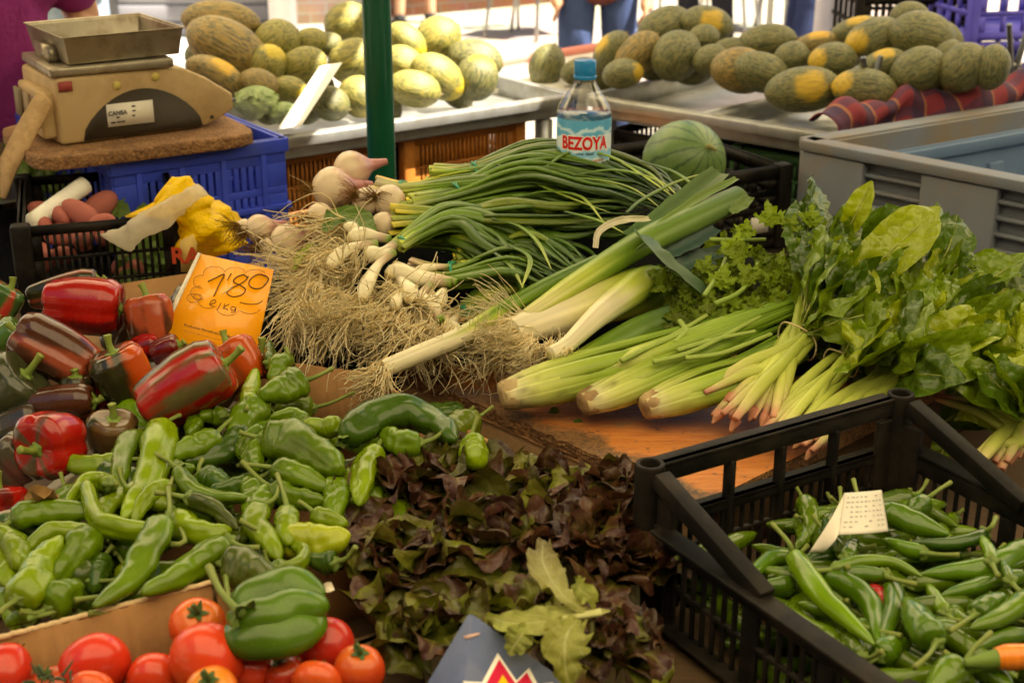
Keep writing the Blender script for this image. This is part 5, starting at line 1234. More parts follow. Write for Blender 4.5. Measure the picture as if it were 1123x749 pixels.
for i, (u, v, w, h, an, cl, lab, fc, lf, md_, ba_) in enumerate(BP): bell(u, v, w, h, an, cl, lab, fc, seed=i*3+1, lift=lf, mixdir=md_, bal=ba_, lobes=(3 if i % 3 == 1 else 4))
for i in range(16):
    u, v = rnd.uniform(0, 240), rnd.uniform(330, 500)
    bell(u, v, 60, 56, rnd.uniform(0, 360), ((.08, .04, .02), (.05, .04, .015)), 'dark bell pepper low in the heap, hidden by the ones above', rnd.uniform(-.4, .6), seed=90+i, lift=-.06)
# white polystyrene box of the bell peppers
wb = thing('white_box', onz(60, 540, .70), 'white foam box holding the ripening bell peppers', 'box')
w0, w1 = onz(-60, 585, .835), onz(128, 523, .845); w2 = onz(330, 330, .86); w3 = w0+(w2-w1)
for p, q in ((w0, w1), (w1, w1+(w2-w1)*.95), (w3, w0)):
    d = q-p; m = MB(); mid = (p+q)/2; m.box((mid[0], mid[1], (mid[2]+.705)/2-(0.03 if q is not w1 else 0)), (np.linalg.norm(d), .018, mid[2]-.705-(.06 if q is not w1 else 0)), (.9, .86, .78), math.atan2(d[1], d[0])); m.build('side_wall', M['white_foam'], wb, smooth=False, bevel=.003)
# dry leaf on the box rim
c = onp(*R1(150, 640), PLG, .03); m = MB()
for k in range(4): leafgrid(m, [c+(-.018+.006*k, 0, .0), c+(0, -.004*k, .006), c+(.018, .004*k, -.004)], [.003, .011, .012, .002], (0, -.7, .7), nu=5, nv=8, curl=.5, ruf=.004, col=(.30, .17, .06), seed=k)
M['dryleaf'] = basic('dry_leaf', (1, 1, 1), .8, ns=60, na=.3)
o = m.build('dry_leaf', M['dryleaf']); tag(o, 'crumpled dry brown leaf on the white foam box rim', 'leaf')

# ------------------------------------------------------------------ tomatoes
TP = ((-.3, 1.2, .838), 0, .06)
def tomato(u, v, w, h, label, lift=0.0, col=(.56, .035, .012), cal=None, seed=0):
    c = onp(u, v, TP, lift); q = mpp(c); r = w*q*.5; hr = h*q*.5; rs = random.Random(seed); ph = rs.uniform(0, 6)
    up = np.array(cal if cal is not None else (rs.uniform(-1, 1), rs.uniform(.1, 1), rs.uniform(-.6, .3)), float); up /= np.linalg.norm(up)
    col2 = (col[0]*1.05, col[1]*2.6+.02, col[2]*1.3)
    mb = MB(); addsweep(mb, [c-up*hr, c, c+up*hr], lambda t: r*np.power(np.clip(1-np.abs(2*t-1)**2.35, 0, 1), .5)+1e-4, seg=40, n=28, prof=lambda th, t: 1+.018*np.cos(5*th+ph)*np.clip((t-.4)*2, 0, 1)+.02*np.cos(2*th+ph),
        col=lambda t, hh, V: lerp(col, col2, np.clip((t-.70)*2.2, 0, .9)+.4*vn(V, 14, seed)))
    n_, s_ = 28, 40; V = mb.V[0]; t = .5-.5*np.cos(np.linspace(0, PI, n_)); rad = np.linalg.norm((V-c)-np.outer((V-c) @ up, up), axis=1)
    top = np.concatenate([np.repeat(t > .8, s_), [False, True]]); V -= (np.where(top, 1, 0)*np.clip(1-rad/(r*.5), 0, 1)**1.5*.16*r)[:, None]*up
    o = mb.build('tomato', M['tomato']); tag(o, label, 'tomato', 'ripe tomatoes in front of the pepper carton')
    s0 = c+up*(hr*.86); a = np.cross(up, (.3, .5, .2)); a /= np.linalg.norm(a); b = np.cross(up, a); m = MB()
    for k in range(5):
        an = 2*PI*k/5+rs.uniform(-.3, .3); d = a*math.cos(an)+b*math.sin(an)
        leafgrid(m, [s0, s0+d*r*.22+up*.003, s0+d*r*.42+up*rs.uniform(.0, .008)], [.0028, .0032, .0004], up, nu=3, nv=6, col=(.05, .09, .02))
    addsweep(m, [s0, s0+up*.006, s0+up*.012+a*.006], [.0028, .0022, .003], seg=8, n=6, col=(.07, .10, .025)); m.build('calyx', M['stem'], o)
    return o
TM = [(217, 686, 62, 58, 'orange red tomato with its green calyx up at the foot of the carton flap', .012, (.60, .075, .014), (.15, -.45, .9)),
 (227, 722, 80, 78, 'biggest smooth red tomato in front of the one with the calyx', .02, (.60, .045, .012), (.4, .8, -.2)),
 (104, 731, 78, 62, 'oval red tomato below the left half of the carton flap', .0, (.55, .028, .012), (-.5, .8, .2)),
 (8, 734, 50, 62, 'red tomato cut by the lower left corner', .0, (.50, .02, .012), (0, .8, .3)),
 (170, 745, 60, 52, 'red tomato between the oval one and the biggest', -.008, (.56, .04, .012), (0, .9, 0)),
 (274, 735, 52, 50, 'red tomato right of the biggest one', -.005, (.55, .035, .012), (.5, .6, 0)),
 (358, 708, 62, 60, 'dark red tomato under the biggest green pepper', .0, (.42, .02, .010), (-.3, .6, -.5)),
 (394, 735, 56, 56, 'orange red tomato with a curled stem nearest the lettuce', .004, (.52, .05, .012), (.1, -.2, .95)),
 (348, 748, 56, 40, 'orange red tomato at the lower edge left of the curled stem one', .005, (.58, .07, .014), (.1, .8, .3)),
 (312, 742, 48, 46, 'shaded red tomato with a green stem bit below the big pepper', -.01, (.42, .022, .010), (-.2, -.1, .95)),
 (232, 758, 60, 44, 'light orange tomato at the lower edge before the biggest one', .02, (.62, .11, .016), (0, -.3, .9)),
 (100, 760, 56, 40, 'orange tomato at the lower edge below the oval one', .012, (.60, .07, .014), (0, .8, .2)),
 (58, 754, 50, 44, 'dark tomato under a green vine at the lower left', -.01, (.40, .02, .010), (-.2, -.2, .9)),
 (300, 708, 54, 54, 'dark red tomato hidden under the biggest green pepper', -.03, (.40, .02, .010), None)]
for i, (u, v, w, h, lab, lf, cl, cal_) in enumerate(TM): tomato(u, v, w, h, lab, lf, cl, cal_, seed=i)
for i in range(14): tomato(rnd.uniform(0, 420), rnd.uniform(735, 775), 62, 58, 'tomato low in the front row, mostly hidden by others', -.06, (.45, .03, .012), None, seed=60+i)
# tomato vine bits
m = MB()
for k in range(9):
    c = onp(38+k*5, 742+rnd.uniform(-8, 6), TP, .035); a = rnd.uniform(0, 6.28)
    addsweep(m, [c, c+(math.cos(a)*.01, math.sin(a)*.008, .004), c+(math.cos(a)*.02, math.sin(a)*.016, rnd.uniform(-.004, .008))], [.0018, .0014, .0006], seg=6, n=7, col=(.03, .045, .015))
o = m.build('tomato_vine', M['stem']); tag(o, 'dark withered tomato vine on the lower left tomatoes', 'vine')
# shallow tomato crate underneath
tq = onz(-60, 720, .80); crate('wooden_crate', (-.64, 1.02), A36-.05, .62, .2, .70, .085, M['rawwood'], 'low wooden crate under the front tomatoes', nx=3, ny=2, nz=2, gap=.05, th=.008)

# ------------------------------------------------------------------ price card in its sleeve
sg = zo(160, 260, 4.995)
Pc = {}
# corner pixels: top left, top right (behind the roots), bottom right, bottom left
cor = [ony(*sg(300, 92), 2.06), ony(*sg(700, 180), 2.045), ony(*sg(590, 700), 1.93), ony(*sg(78, 570), 1.945)]
O_, Xv, Yv = cor[0], cor[1]-cor[0], cor[3]-cor[0]
def card_pt(px_, py_, off=0.0):         # place inside the card's own plane, from its traced corners
    r_ = ray(*sg(px_, py_)); n_ = np.cross(Xv, Yv); n_ /= np.linalg.norm(n_)
    if n_[1] > 0: n_ = -n_
    return C0+r_*(np.dot(n_, O_-C0)/np.dot(n_, r_))+n_*off
def flat_poly(pts, mat, name, parent, off, th, col=(1, 1, 1), org=None):
    V1 = np.array([card_pt(x, y, off) for x, y in pts]); V0 = np.array([card_pt(x, y, off-th) for x, y in pts]); k = len(pts); m = MB()
    m.add(np.concatenate([V1, V0]), np.array([(i, k+i, k+(i+1) % k, (i+1) % k) for i in range(k)]), col)
    m.F.append(np.array([list(range(k))])); m.M.append((1, 0)); m.F.append(np.array([list(range(k, 2*k))[::-1]])); m.M.append((1, 0))
    return m.build(name, mat, parent, smooth=False)
cd_ = thing('price_card', (cor[2]+cor[3])/2, 'orange price card reading 1,80 per kilo in a clear sleeve among the peppers', 'price card')
M['orange_card'] = basic('orange_paper', (.92, .36, .006), .42, ns=18, na=.05, coat=.5)
M['sleeve'] = basic('clear_sleeve', (.55, .50, .40), .2, coat=.6)
flat_poly([(300, 92), (700, 180), (592, 700), (78, 572)], M['orange_card'], 'card', cd_, 0, .0012)
flat_poly([(285, 86), (302, 92), (79, 574), (50, 570)], M['sleeve'], 'sleeve_edge', cd_, .001, .003)
flat_poly([(79, 574), (592, 702), (585, 712), (52, 578)], M['sleeve'], 'sleeve_edge', cd_, .001, .003)
def stroke(mb, pts, w, n=30, smooth=True, off=.0006):
    P3 = [card_pt(x, y, off) for x, y in pts]
    addsweep(mb, P3, [w, w], seg=6, n=n, ends=False, flat=1, col=(.09, .045, .02))
m = MB()
stroke(m, [(340, 245), (375, 228), (430, 205), (405, 255), (372, 325)], .0009)
stroke(m, [(468, 200), (455, 222), (447, 236)], .0008, 8)
stroke(m, [(560, 225), (535, 208), (495, 222), (480, 245), (510, 262), (545, 285), (530, 315), (480, 328), (445, 310), (460, 285), (510, 262), (550, 235), (562, 215)], .0009, 60)
stroke(m, [(655, 215), (620, 205), (580, 225), (565, 255), (585, 280), (625, 282), (655, 262), (672, 230), (650, 210)], .0009, 40)
stroke(m, [(515, 358), (560, 368), (610, 366), (640, 350)], .0006, 20)
stroke(m, [(352, 370), (382, 358), (378, 345), (358, 352), (350, 372), (372, 380)], .00055, 24)
stroke(m, [(412, 362), (392, 398)], .00055, 6); stroke(m, [(432, 365), (424, 395)], .00055, 6); stroke(m, [(458, 368), (428, 385), (450, 400)], .00055, 14)
stroke(m, [(490, 385), (470, 382), (466, 398), (486, 402), (494, 385), (488, 412), (466, 412)], .00055, 24)
m.build('handwriting', M['plain'], cd_)
m = MB()
cloud = [(320, 215)]
for cx_, cy_, a0, a1, rx_, ry_ in ((375, 200, 180, 350, 60, 38), (490, 195, 190, 350, 55, 28), (600, 205, 190, 345, 55, 26)):
    stroke(m, [(cx_+rx_*math.cos(math.radians(a)), cy_+ry_*math.sin(math.radians(a))) for a in np.linspace(a0, a1, 12)], .0003, 30)
for cx_, cy_, a0, a1, rx_, ry_ in ((310, 245, 90, 280, 50, 36), (300, 305, 80, 270, 55, 36), (345, 345, 40, 170, 60, 46), (450, 385, 20, 170, 65, 45), (570, 385, 20, 150, 60, 36), (262, 335, 0, 360, 38, 24), (285, 330, 0, 360, 24, 16)):
    stroke(m, [(cx_+rx_*math.cos(math.radians(a)), cy_+ry_*math.sin(math.radians(a))) for a in np.linspace(a0, a1, 12)], .0003, 30)
m.build('cloud_outline', M['plain'], cd_)
V, F = text_mesh('Productos Hortofruticolas Madrid S.L.', 1.0, .01); wx = V[:, 0].max()-V[:, 0].min()
m = MB(); m.add(np.array([card_pt(372+v[0]/wx*322+v[1]*3, 524+v[0]/wx*84-v[1]*19, .0008) for v in V]), F, (.12, .06, .02))
V, F = text_mesh('Mercado de frutas y verduras del barrio', 1.0, .0)
m.add(np.array([card_pt(360+v[0]/wx*292+v[1]*3, 552+v[0]/wx*76-v[1]*12, .0008) for v in V]), F, (.45, .20, .03)); m.build('print', M['plain'], cd_, smooth=False)
# ------------------------------------------------------------------ wooden board under the bunches
PLO = ((0, 1.95, .868), 0, .27)
PLO_Z = lambda y: .868+.27*(y-1.95)-.045
def plz(pl, p): return pl[0][2]+pl[1]*(p[..., 0]-pl[0][0])+pl[2]*(p[..., 1]-pl[0][1])
bA, bB = onz(436, 404, .82), onz(772, 551, .82); bv = (bB-bA)/np.linalg.norm(bB-bA); bu = np.array((-bv[1], bv[0], 0))
def boardmat2():
    m = M['board']; N, L, B = m.node_tree.nodes, m.node_tree.links, m.node_tree.nodes['Principled BSDF']
    sx = N.new('ShaderNodeSeparateXYZ'); L.new(attr(N, 'P').outputs['Vector'], sx.inputs[0])
    old = B.inputs['Base Color'].links[0].from_socket; t = tex(N, L, 'Noise', 9, 5, .65); v_ = tex(N, L, 'Voronoi', 190)
    k = mth(N, L, 'ADD', sx.outputs[0], mth(N, L, 'MULTIPLY', t.outputs['Fac'], -.16))
    msk = ramp(N, L, mth(N, L, 'ADD', k, .05), [(.0, (1, 1, 1)), (.02, (0, 0, 0))])
    chipc = mixc(N, L, v_.outputs['Distance'], (.26, .13, .045), (.05, .025, .012))
    L.new(mixc(N, L, msk, old, chipc), B.inputs['Base Color'])
boardmat2()
bo = thing('wooden_board', (bA+bB)/2+bu*.55-(0, 0, .026), 'orange painted wooden board with a splintered edge under the celery', 'board')
n1, n2 = 70, 40; s_, q_ = np.meshgrid(np.linspace(0, 1, n1), np.linspace(0, 1, n2)); Lb, Wb_ = np.linalg.norm(bB-bA), .86
rag = np.array([[mnoise.noise((x*30, 1.1, 4))*.009+mnoise.noise((x*90, 5.1, 4))*.004 for x in np.linspace(0, 1, n1)]])
off = q_*Wb_+rag*(q_ < .02)
V = bA+(s_*Lb)[..., None]*bv+off[..., None]*bu
m = MB(); m.add(V.reshape(-1, 3), gridF(n2, n1), (1, 1, 1), np.stack([off.ravel(), s_.ravel(), 0*off.ravel()], 1)); o = m.build('top_face', M['board'], bo)
e0 = V[0]; m = MB(); low = e0-(0, 0, .022)+bu*.004; m.add(np.concatenate([e0, low]), gridF(2, n1)[:, ::-1]); 
r0 = V[:, -1]; m.add(np.concatenate([r0, r0-(0, 0, .022)]), gridF(2, n2)); m.build('splintered_edge', M['chip'], bo)
m = MB(); m.add(np.array([bA, bB, bB+bu*Wb_, bA+bu*Wb_])-(0, 0, .0225), np.array([(3, 2, 1, 0)])); m.build('underside', M['chip'], bo)
for k, (zt, ofs, hh) in enumerate(((.797, .012, .045), (.745, .016, .04))):
    m = MB(); c = (bA+bB)/2+bu*ofs; m.box((c[0], c[1], zt-hh/2), (Lb, .012, hh), None, math.atan2(bv[1], bv[0])); o = m.build('wooden_rail', M['rawwood'], bo, smooth=False, bevel=.002)
c = bA+bv*Lb/2+bu*.44; m = MB(); m.box((c[0], c[1], .747), (Lb-.03, .78, .088), None, math.atan2(bv[1], bv[0])); o = m.build('wooden_box', M['darkwood'], smooth=False); tag(o, 'dark wooden box supporting the orange painted board', 'box')

M['gap_black'] = basic('gap_black', (.008, .009, .007), .95, spec=.02)  # black standing in for shade in gaps between the leaves
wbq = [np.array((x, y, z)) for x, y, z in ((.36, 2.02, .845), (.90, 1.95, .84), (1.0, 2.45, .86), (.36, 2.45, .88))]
m = MB(); q8 = np.array(wbq); lo8 = q8.copy(); lo8[:, 2] = .823; m.add(np.concatenate([q8, lo8]), np.array([(0, 1, 2, 3), (7, 6, 5, 4), (0, 4, 5, 1), (1, 5, 6, 2), (2, 6, 7, 3), (3, 7, 4, 0)])); o = m.build('dark_filler', M['gap_black'], smooth=False); tag(o, 'dark cloth heaped under the spinach and celery leaves', 'cloth')  # block added to hide the board and keep the leaf gaps dark
# sloping rack that carries the onions and leeks, blackened as shade in the gaps
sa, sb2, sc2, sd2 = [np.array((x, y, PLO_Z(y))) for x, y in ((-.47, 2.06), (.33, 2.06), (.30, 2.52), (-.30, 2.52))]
m = MB(); q8 = np.array([sa, sb2, sc2, sd2]); lo8 = q8.copy(); lo8[:, 2] = .703; m.add(np.concatenate([q8, lo8]), np.array([(0, 1, 2, 3), (7, 6, 5, 4), (0, 4, 5, 1), (1, 5, 6, 2), (2, 6, 7, 3), (3, 7, 4, 0)])); o = m.build('sloping_rack', M['gap_black'], smooth=False); tag(o, 'dark wooden sloping rack hidden under the onions and leeks', 'rack')
# ------------------------------------------------------------------ green bunches
M['onion_leaf'] = basic('spring_onion_leaf', (1, 1, 1), .36, ns=90, na=.28, bs=.25, bscale=150, spec=.45, mapscale=(1, 1, 1), tr=.12)
M['root'] = basic('fine_root', (1, 1, 1), .75, ns=120, na=.2, tr=.5)
M['bulb'] = basic('onion_skin', (1, 1, 1), .33, ns=28, na=.14, coat=.25, sss=.12)
M['tie'] = basic('green_tie', (.02, .24, .13), .35, coat=.3)
M['raffia'] = basic('cream_rubber_band', (.52, .42, .22), .5)
M['leek'] = basic('leek_sheath', (1, 1, 1), .33, ns=14, na=.10, spec=.3, bs=.12, bscale=70, sss=.08)
WHT, CRM, PLM, LGR, DGR = (.66, .60, .40), (.56, .52, .24), (.38, .44, .06), (.13, .23, .018), (.042, .095, .012)
def gcol(stops):
    ps = [s[0] for s in stops]; cs = np.array([s[1] for s in stops])
    return lambda t: np.stack([np.interp(t, ps, cs[:, i]) for i in range(3)], 1)
ZS, ZW, ZX, ZY, ZR = zo(260, 160), zo(540, 160), zo(803, 180), zo(540, 340), zo(803, 340)
def tie_ring(parent, path3, k, r, mat, w=.0018, squash=.8, loose=False):
    """a band around the bunch at path point k"""
    p = path3[k]; d = path3[min(k+1, len(path3)-1)]-path3[max(k-1, 0)]; d /= np.linalg.norm(d)
    a = np.cross(d, (0, 0, 1.)); a /= np.linalg.norm(a); b = np.cross(a, d); th = np.linspace(0, 2*PI, 26); m = MB()
    for q in range(2 if not loose else 1): addsweep(m, [p+d*(.004*q+.003*math.sin(3*x+q))+(a*math.cos(x)+b*squash*math.sin(x))*r for x in th], [w, w], seg=6, n=44, ends=False)
    return m.build('tie', mat, parent)
def onion_bunch(secs, n, label, group, r=.0070, lift=.02, seed=0, whites=(), cols=None, tiek=1, bulbs=False, spread=1.0, roots=None, layer=.02, flat=.55):
    rs = np.random.RandomState(seed)
    S3 = [onp(u, v, PLO, lift) for u, v, w in secs]; w3 = [w*mpp(p) for (u, v, w), p in zip(secs, S3)]
    t = thing('spring_onion_bunch', S3[0]-(0, 0, .02), label, 'spring onions', group)
    dirs = np.gradient(np.array(S3), axis=0)
    for i in range(int(n*1.35)):
        a = rs.uniform(-1.1, 1.1); h = rs.uniform(-1, 1); h = h*math.sqrt(1-.5*a*a); pts = []
        for j, (p, w) in enumerate(zip(S3, w3)):
            d = dirs[j]/np.linalg.norm(dirs[j]); side = np.array((-d[1], d[0], 0)); side /= np.linalg.norm(side)
            loose = 1.0 if j == tiek else 1.35
            jit = 0 if j == tiek else 1
            pts.append(p+side*w*(a*loose*spread+rs.normal(0, .36)*jit)+np.array((0, 0, w*.55*h+rs.normal(0, .004)*jit+(layer*(j == 2)))))
        # cut some leaves shorter
        pts = np.array(pts); L_ = rs.uniform(.82, 1.0); pts = catmull(pts, 9, np.linspace(rs.uniform(0, .03), L_, 9))
        g = rs.uniform(.6, 1.35); yl = rs.uniform(0, 1) < .18
        c = cols or gcol([(0, PLM), (.10, LGR), (.3, (LGR[0]*.75, LGR[1]*.8, LGR[2]*.8)), (1, DGR)])
        rr = r*rs.uniform(.7, 1.35)
        m = MB(); addsweep(m, pts, [rr*.85, rr*.95, rr*1.0, rr*1.05, rr*.95, rr*.65, rr*.12], seg=8, n=26, flat=flat*rs.uniform(.7, 1.2), ref=(rs.normal(0, .5), rs.normal(0, .5), 1),
            col=lambda tt, hh, V: np.clip(c(tt)*g*(np.array((1.9, 1.35, .9)) if yl else np.array((1, 1, 1)))*(1+.1*np.cos(hh*4))[:, None], 0, 1))
        m.build('stalk', M['onion_leaf'], t)
    for (pts, w) in whites:
        P3 = [onp(*ZS(*p), PLO, lift+.022) for p in pts]; q = mpp(P3[0])/3.403; rr = w*q*.5*1.25; m = MB()
        addsweep(m, P3, [rr*.55, rr*1.12, rr*1.2, rr*.95, rr*.72, rr*.66, rr*.62], seg=12, n=24, col=lambda tt, hh, V: np.clip(gcol([(0, (.50, .40, .20)), (.08, WHT), (.6, WHT), (.85, (.42, .30, .20)), (1, LGR)])(tt)*(1+.1*vn(V, 60, w)[:, None]), 0, 1)); m.build('garlic_bulb', M['bulb'], t)
    tie_ring(t, S3, tiek, max(w3[tiek]*1.05, .008), M['tie'])
    return t, S3
def root_tufts(parent, tufts, n, zf, l0, l1, seed, spread=.20, rad=.00165, cols=None, wav=.36, rname='roots', lift0=.045, lift1=.012, olift=.006):
    m = MB(); rs = np.random.RandomState(seed)
    for (x0, y0, x1, y1) in tufts:
        a = onp(*zf(x0, y0), PLO, lift0); b = onp(*zf(x1, y1), PLO, lift1); d = b-a; L = np.linalg.norm(d)
        O = a+rs.normal(0, olift, (n, 3)); D = d/L+rs.normal(0, spread, (n, 3))*np.array((1, .8, .9))+np.array((0, -.08, -.02))
        strands(m, O, D, L*rs.uniform(l0, l1, n), rad*rs.uniform(.7, 1.3, n), k=11, wav=wav, grav=(d[0]/L*.6, d[1]/L*.6, -.35), seed=rs.randint(9999), cols=cols or ((.98, .92, .68), (.93, .80, .50)), flr=lambda p: plz(PLO, p)-.05)
    return m.build(rname, M['root'], parent)
GO = 'bunches of spring onions and young garlic'
onion_bunch([(470, 205, 12), (520, 196, 16), (580, 186, 22), (650, 186, 24), (712, 205, 20), (742, 224, 12)], 26, 'hindmost spring onion bunch running along below the bottle', GO, seed=11, lift=.035, tiek=1)
onion_bunch([(408, 206, 12), (440, 209, 12), (516, 214, 18), (590, 202, 24), (660, 203, 24), (712, 224, 18)], 30, 'spring onion bunch whose stalks start at the big purplish bulbs', GO, seed=12, lift=.035, tiek=1, cols=gcol([(0, (.5, .42, .25)), (.12, PLM), (.25, LGR), (1, DGR)]))
onion_bunch([(520, 262, 20), (560, 256, 18), (610, 252, 22), (660, 246, 22), (705, 240, 18)], 26, 'dark spring onion leaves in the shade left of the white leek loop', GO, seed=16, lift=.005, tiek=1)
onion_bunch([(428, 238, 22), (504, 238, 12), (556, 246, 24), (612, 236, 30), (668, 230, 26), (706, 232, 16)], 32, 'spring onion bunch cut short at the left with one green tie', GO, seed=13, lift=.048, tiek=1, r=.0074)
Gw = [([(415, 345), (480, 335), (570, 350)], 46), ([(342, 455), (385, 405), (440, 378), (525, 365)], 42), ([(478, 392), (530, 408), (590, 365)], 46), ([(468, 575), (486, 515), (530, 440), (585, 398)], 40), ([(400, 300), (440, 310), (455, 340)], 30)]
onion_bunch([(436, 268, 9), (440, 267, 9), (496, 250, 16), (556, 258, 24), (606, 282, 24), (640, 306, 12)], 30, 'young garlic bunch with white bulbs and leaves sweeping to the lower right', GO, seed=14, lift=.05, tiek=1, whites=Gw)
Dw = [([(565, 490), (590, 470), (690, 500), (800, 512)], 50), ([(588, 440), (640, 478), (740, 492), (820, 510)], 38), ([(640, 580), (645, 545), (612, 500), (640, 480)], 46), ([(690, 570), (735, 600), (760, 650)], 42), ([(770, 540), (745, 590), (690, 560), (720, 520)], 40), ([(590, 610), (600, 565), (650, 515)], 34), ([(660, 470), (720, 455), (790, 450)], 26)]
dl_, dS = onion_bunch([(446, 296, 18), (494, 303, 18), (560, 300, 25), (604, 306, 24), (632, 322, 14)], 32, 'young garlic bunch with two green ties lying in the middle', GO, seed=15, lift=.035, tiek=1, whites=Dw, cols=gcol([(0, (.50, .36, .25)), (.12, (.36, .32, .10)), (.3, LGR), (1, DGR)]))
tie_ring(dl_, dS, 2, 0.017, M['tie'])
onion_bunch([(484, 350, 8), (508, 343, 9), (548, 334, 14), (592, 322, 14), (625, 310, 8)], 16, 'small lowest young garlic bunch tucked under the long leek', GO, seed=17, lift=.012, tiek=1, whites=[([(795, 690), (765, 655), (800, 625)], 42), ([(830, 700), (800, 665), (830, 630)], 36)], cols=gcol([(0, (.40, .24, .18)), (.25, LGR), (1, DGR)]))
onion_bunch([(450, 262, 10), (486, 262, 18), (530, 276, 26), (580, 292, 30), (630, 300, 24)], 34, 'dark onion leaves filling the hollow between the two tied garlic bunches', GO, seed=18, lift=.012, tiek=1)
onion_bunch([(440, 228, 14), (490, 226, 18), (560, 226, 30), (640, 224, 34), (700, 214, 24)], 34, 'shaded onion leaves between the two upper bunches', GO, seed=19, lift=.02, tiek=1)
onion_bunch([(446, 222, 10), (500, 214, 16), (570, 204, 26), (640, 200, 30), (700, 214, 26), (738, 232, 16)], 30, 'bulky spring onion bunch in the upper middle of the heap', GO, seed=61, lift=.055, tiek=1, r=.0075)
onion_bunch([(470, 190, 8), (520, 188, 12), (585, 178, 18), (650, 176, 20), (705, 196, 18), (735, 220, 10)], 22, 'topmost spring onion leaves arching in front of the bottle', GO, seed=62, lift=.042, tiek=1, r=.0075)
onion_bunch([(500, 286, 14), (540, 280, 18), (580, 284, 24), (620, 292, 24), (650, 300, 18)], 26, 'young garlic leaves low in the middle beside the long leek', GO, seed=63, lift=.03, tiek=1)
onion_bunch([(560, 320, 12), (590, 318, 16), (620, 306, 20), (650, 290, 18)], 20, 'dark leaves under the thin lonely leek', GO, seed=64, lift=.015, tiek=1)
# single leaves that stray over the bunches
for k, pts in enumerate(([(560, 60), (700, 110), (860, 250)], [(180, 90), (300, 20), (440, 40), (560, 110), (690, 200)], [(0, 60), (140, 130), (280, 190), (440, 250)], [(60, 370), (140, 420), (110, 530)], [(10, 400), (70, 450), (115, 530)], [(270, 245), (400, 280), (500, 330)], [(120, 130), (300, 120), (500, 150), (640, 240)], [(300, 110), (460, 90), (620, 130), (700, 195)], [(100, 190), (200, 170), (330, 190), (420, 290)], [(0, 270), (100, 300), (170, 360), (220, 460)], [(480, 60), (580, 100), (660, 170)], [(500, 250), (560, 200), (700, 130), (850, 90)])):
    P3 = [onp(*ZW(*p), PLO, .085) for p in pts]; m = MB(); g = rnd.uniform(.8, 1.3); addsweep(m, P3, [.0035, .0045, .0045, .003, .0006], seg=8, n=24, flat=.35, col=lambda t, h, V: np.clip(gcol([(0, DGR), (.4, LGR), (1, PLM)])(t)*g, 0, 1))
    o = m.build('onion_leaf', M['onion_leaf']); tag(o, 'single long spring onion leaf straying over the bunches', 'leaf', 'stray onion leaves')

# big spring onion bulbs
BL = [(386, 186, 46, 42, (.9, -.2), 'big purplish onion bulb, topmost beside the green post'), (365, 206, 46, 47, (.9, .1), 'big white onion bulb with a brown root tuft at its left'),
 (402, 221, 34, 32, (.5, .8), 'onion bulb with frayed roots just above the green leaf'), (427, 221, 38, 38, (.6, .7), 'pinkish onion bulb touching the cut stalks'), (351, 238, 34, 32, (.8, .2), 'white onion bulb below the tufted one'),
 (285, 251, 36, 33, (.7, -.1), 'white onion bulb leftmost beside the yellow bag'), (315, 264, 40, 38, (.8, -.1), 'white onion bulb second from left above the price card'), (421, 247, 34, 30, (.8, .2), 'pink onion bulb in the shade under the green leaf'),
 (268, 250, 20, 20, (.3, .5), 'small yellowish onion bulb at the edge of the yellow bag'), (292, 271, 26, 20, (.8, .3), 'reddish onion bulb under the leftmost white ones')]
for i, (u, v, w, h, d2, lab) in enumerate(BL):
    c = onp(u, v, PLO, .045 if i < 5 or i == 7 else .03); q = mpp(c); r = h*q*.5; d = np.array((d2[0], .5, -d2[1]*.5)); d /= np.linalg.norm(d); rs = random.Random(i); ph = rs.uniform(0, 6)
    m = MB(); pk = rs.uniform(.7, 1.25)
    addsweep(m, [c-d*r*1.02, c, c+d*r*1.0, c+d*r*1.55, c+d*r*2.0], lambda t: r*np.interp(t, [0, .03, .08, .16, .26, .36, .46, .56, .68, .85, 1], [.1, .32, .60, .84, .98, 1.0, .90, .66, .36, .24, .16]), seg=28, n=30, prof=lambda th, t: 1+.015*np.cos(7*th+ph)+.02*np.cos(2*th),
        col=lambda t, hh, V: lerp((.62, .50, .34), (.38, .12, .14), np.clip((t-.27)*1.9*pk+.30*vn(V, 30, i)+.12*np.cos(9*hh+ph), 0, .85)))
    o = m.build('onion_bulb', M['bulb']); tag(o, lab, 'onion', 'big spring onion bulbs')
    rm = MB(); rr_ = np.random.RandomState(i); nn_ = 60; O = c-d*r*.95+rr_.normal(0, .003, (nn_, 3)); strands(rm, O, -d+rr_.normal(0, .55, (nn_, 3)), rr_.uniform(.018, .05, nn_), .0008, k=7, wav=.5, grav=(-.2, -.3, -.8), seed=i, cols=((.45, .26, .06), (.22, .11, .03))); rm.build('roots', M['root'], o)
# the single leaf on the bulbs
m = MB(); leafgrid(m, [onp(*ZS(x, y), PLO, .075) for x, y in ((325, 320), (380, 265), (450, 270), (515, 320))], [.005, .022, .022, .004], (0, -.6, .8), curl=.2, ruf=.003, col=(.09, .16, .025))
M['leaf'] = leafmat('bright_leaf', (.42, .45, .12), .6, .34, .28)
o = m.build('green_leaf', M['leaf']); tag(o, 'single broad green leaf lying below the onion bulbs', 'leaf')
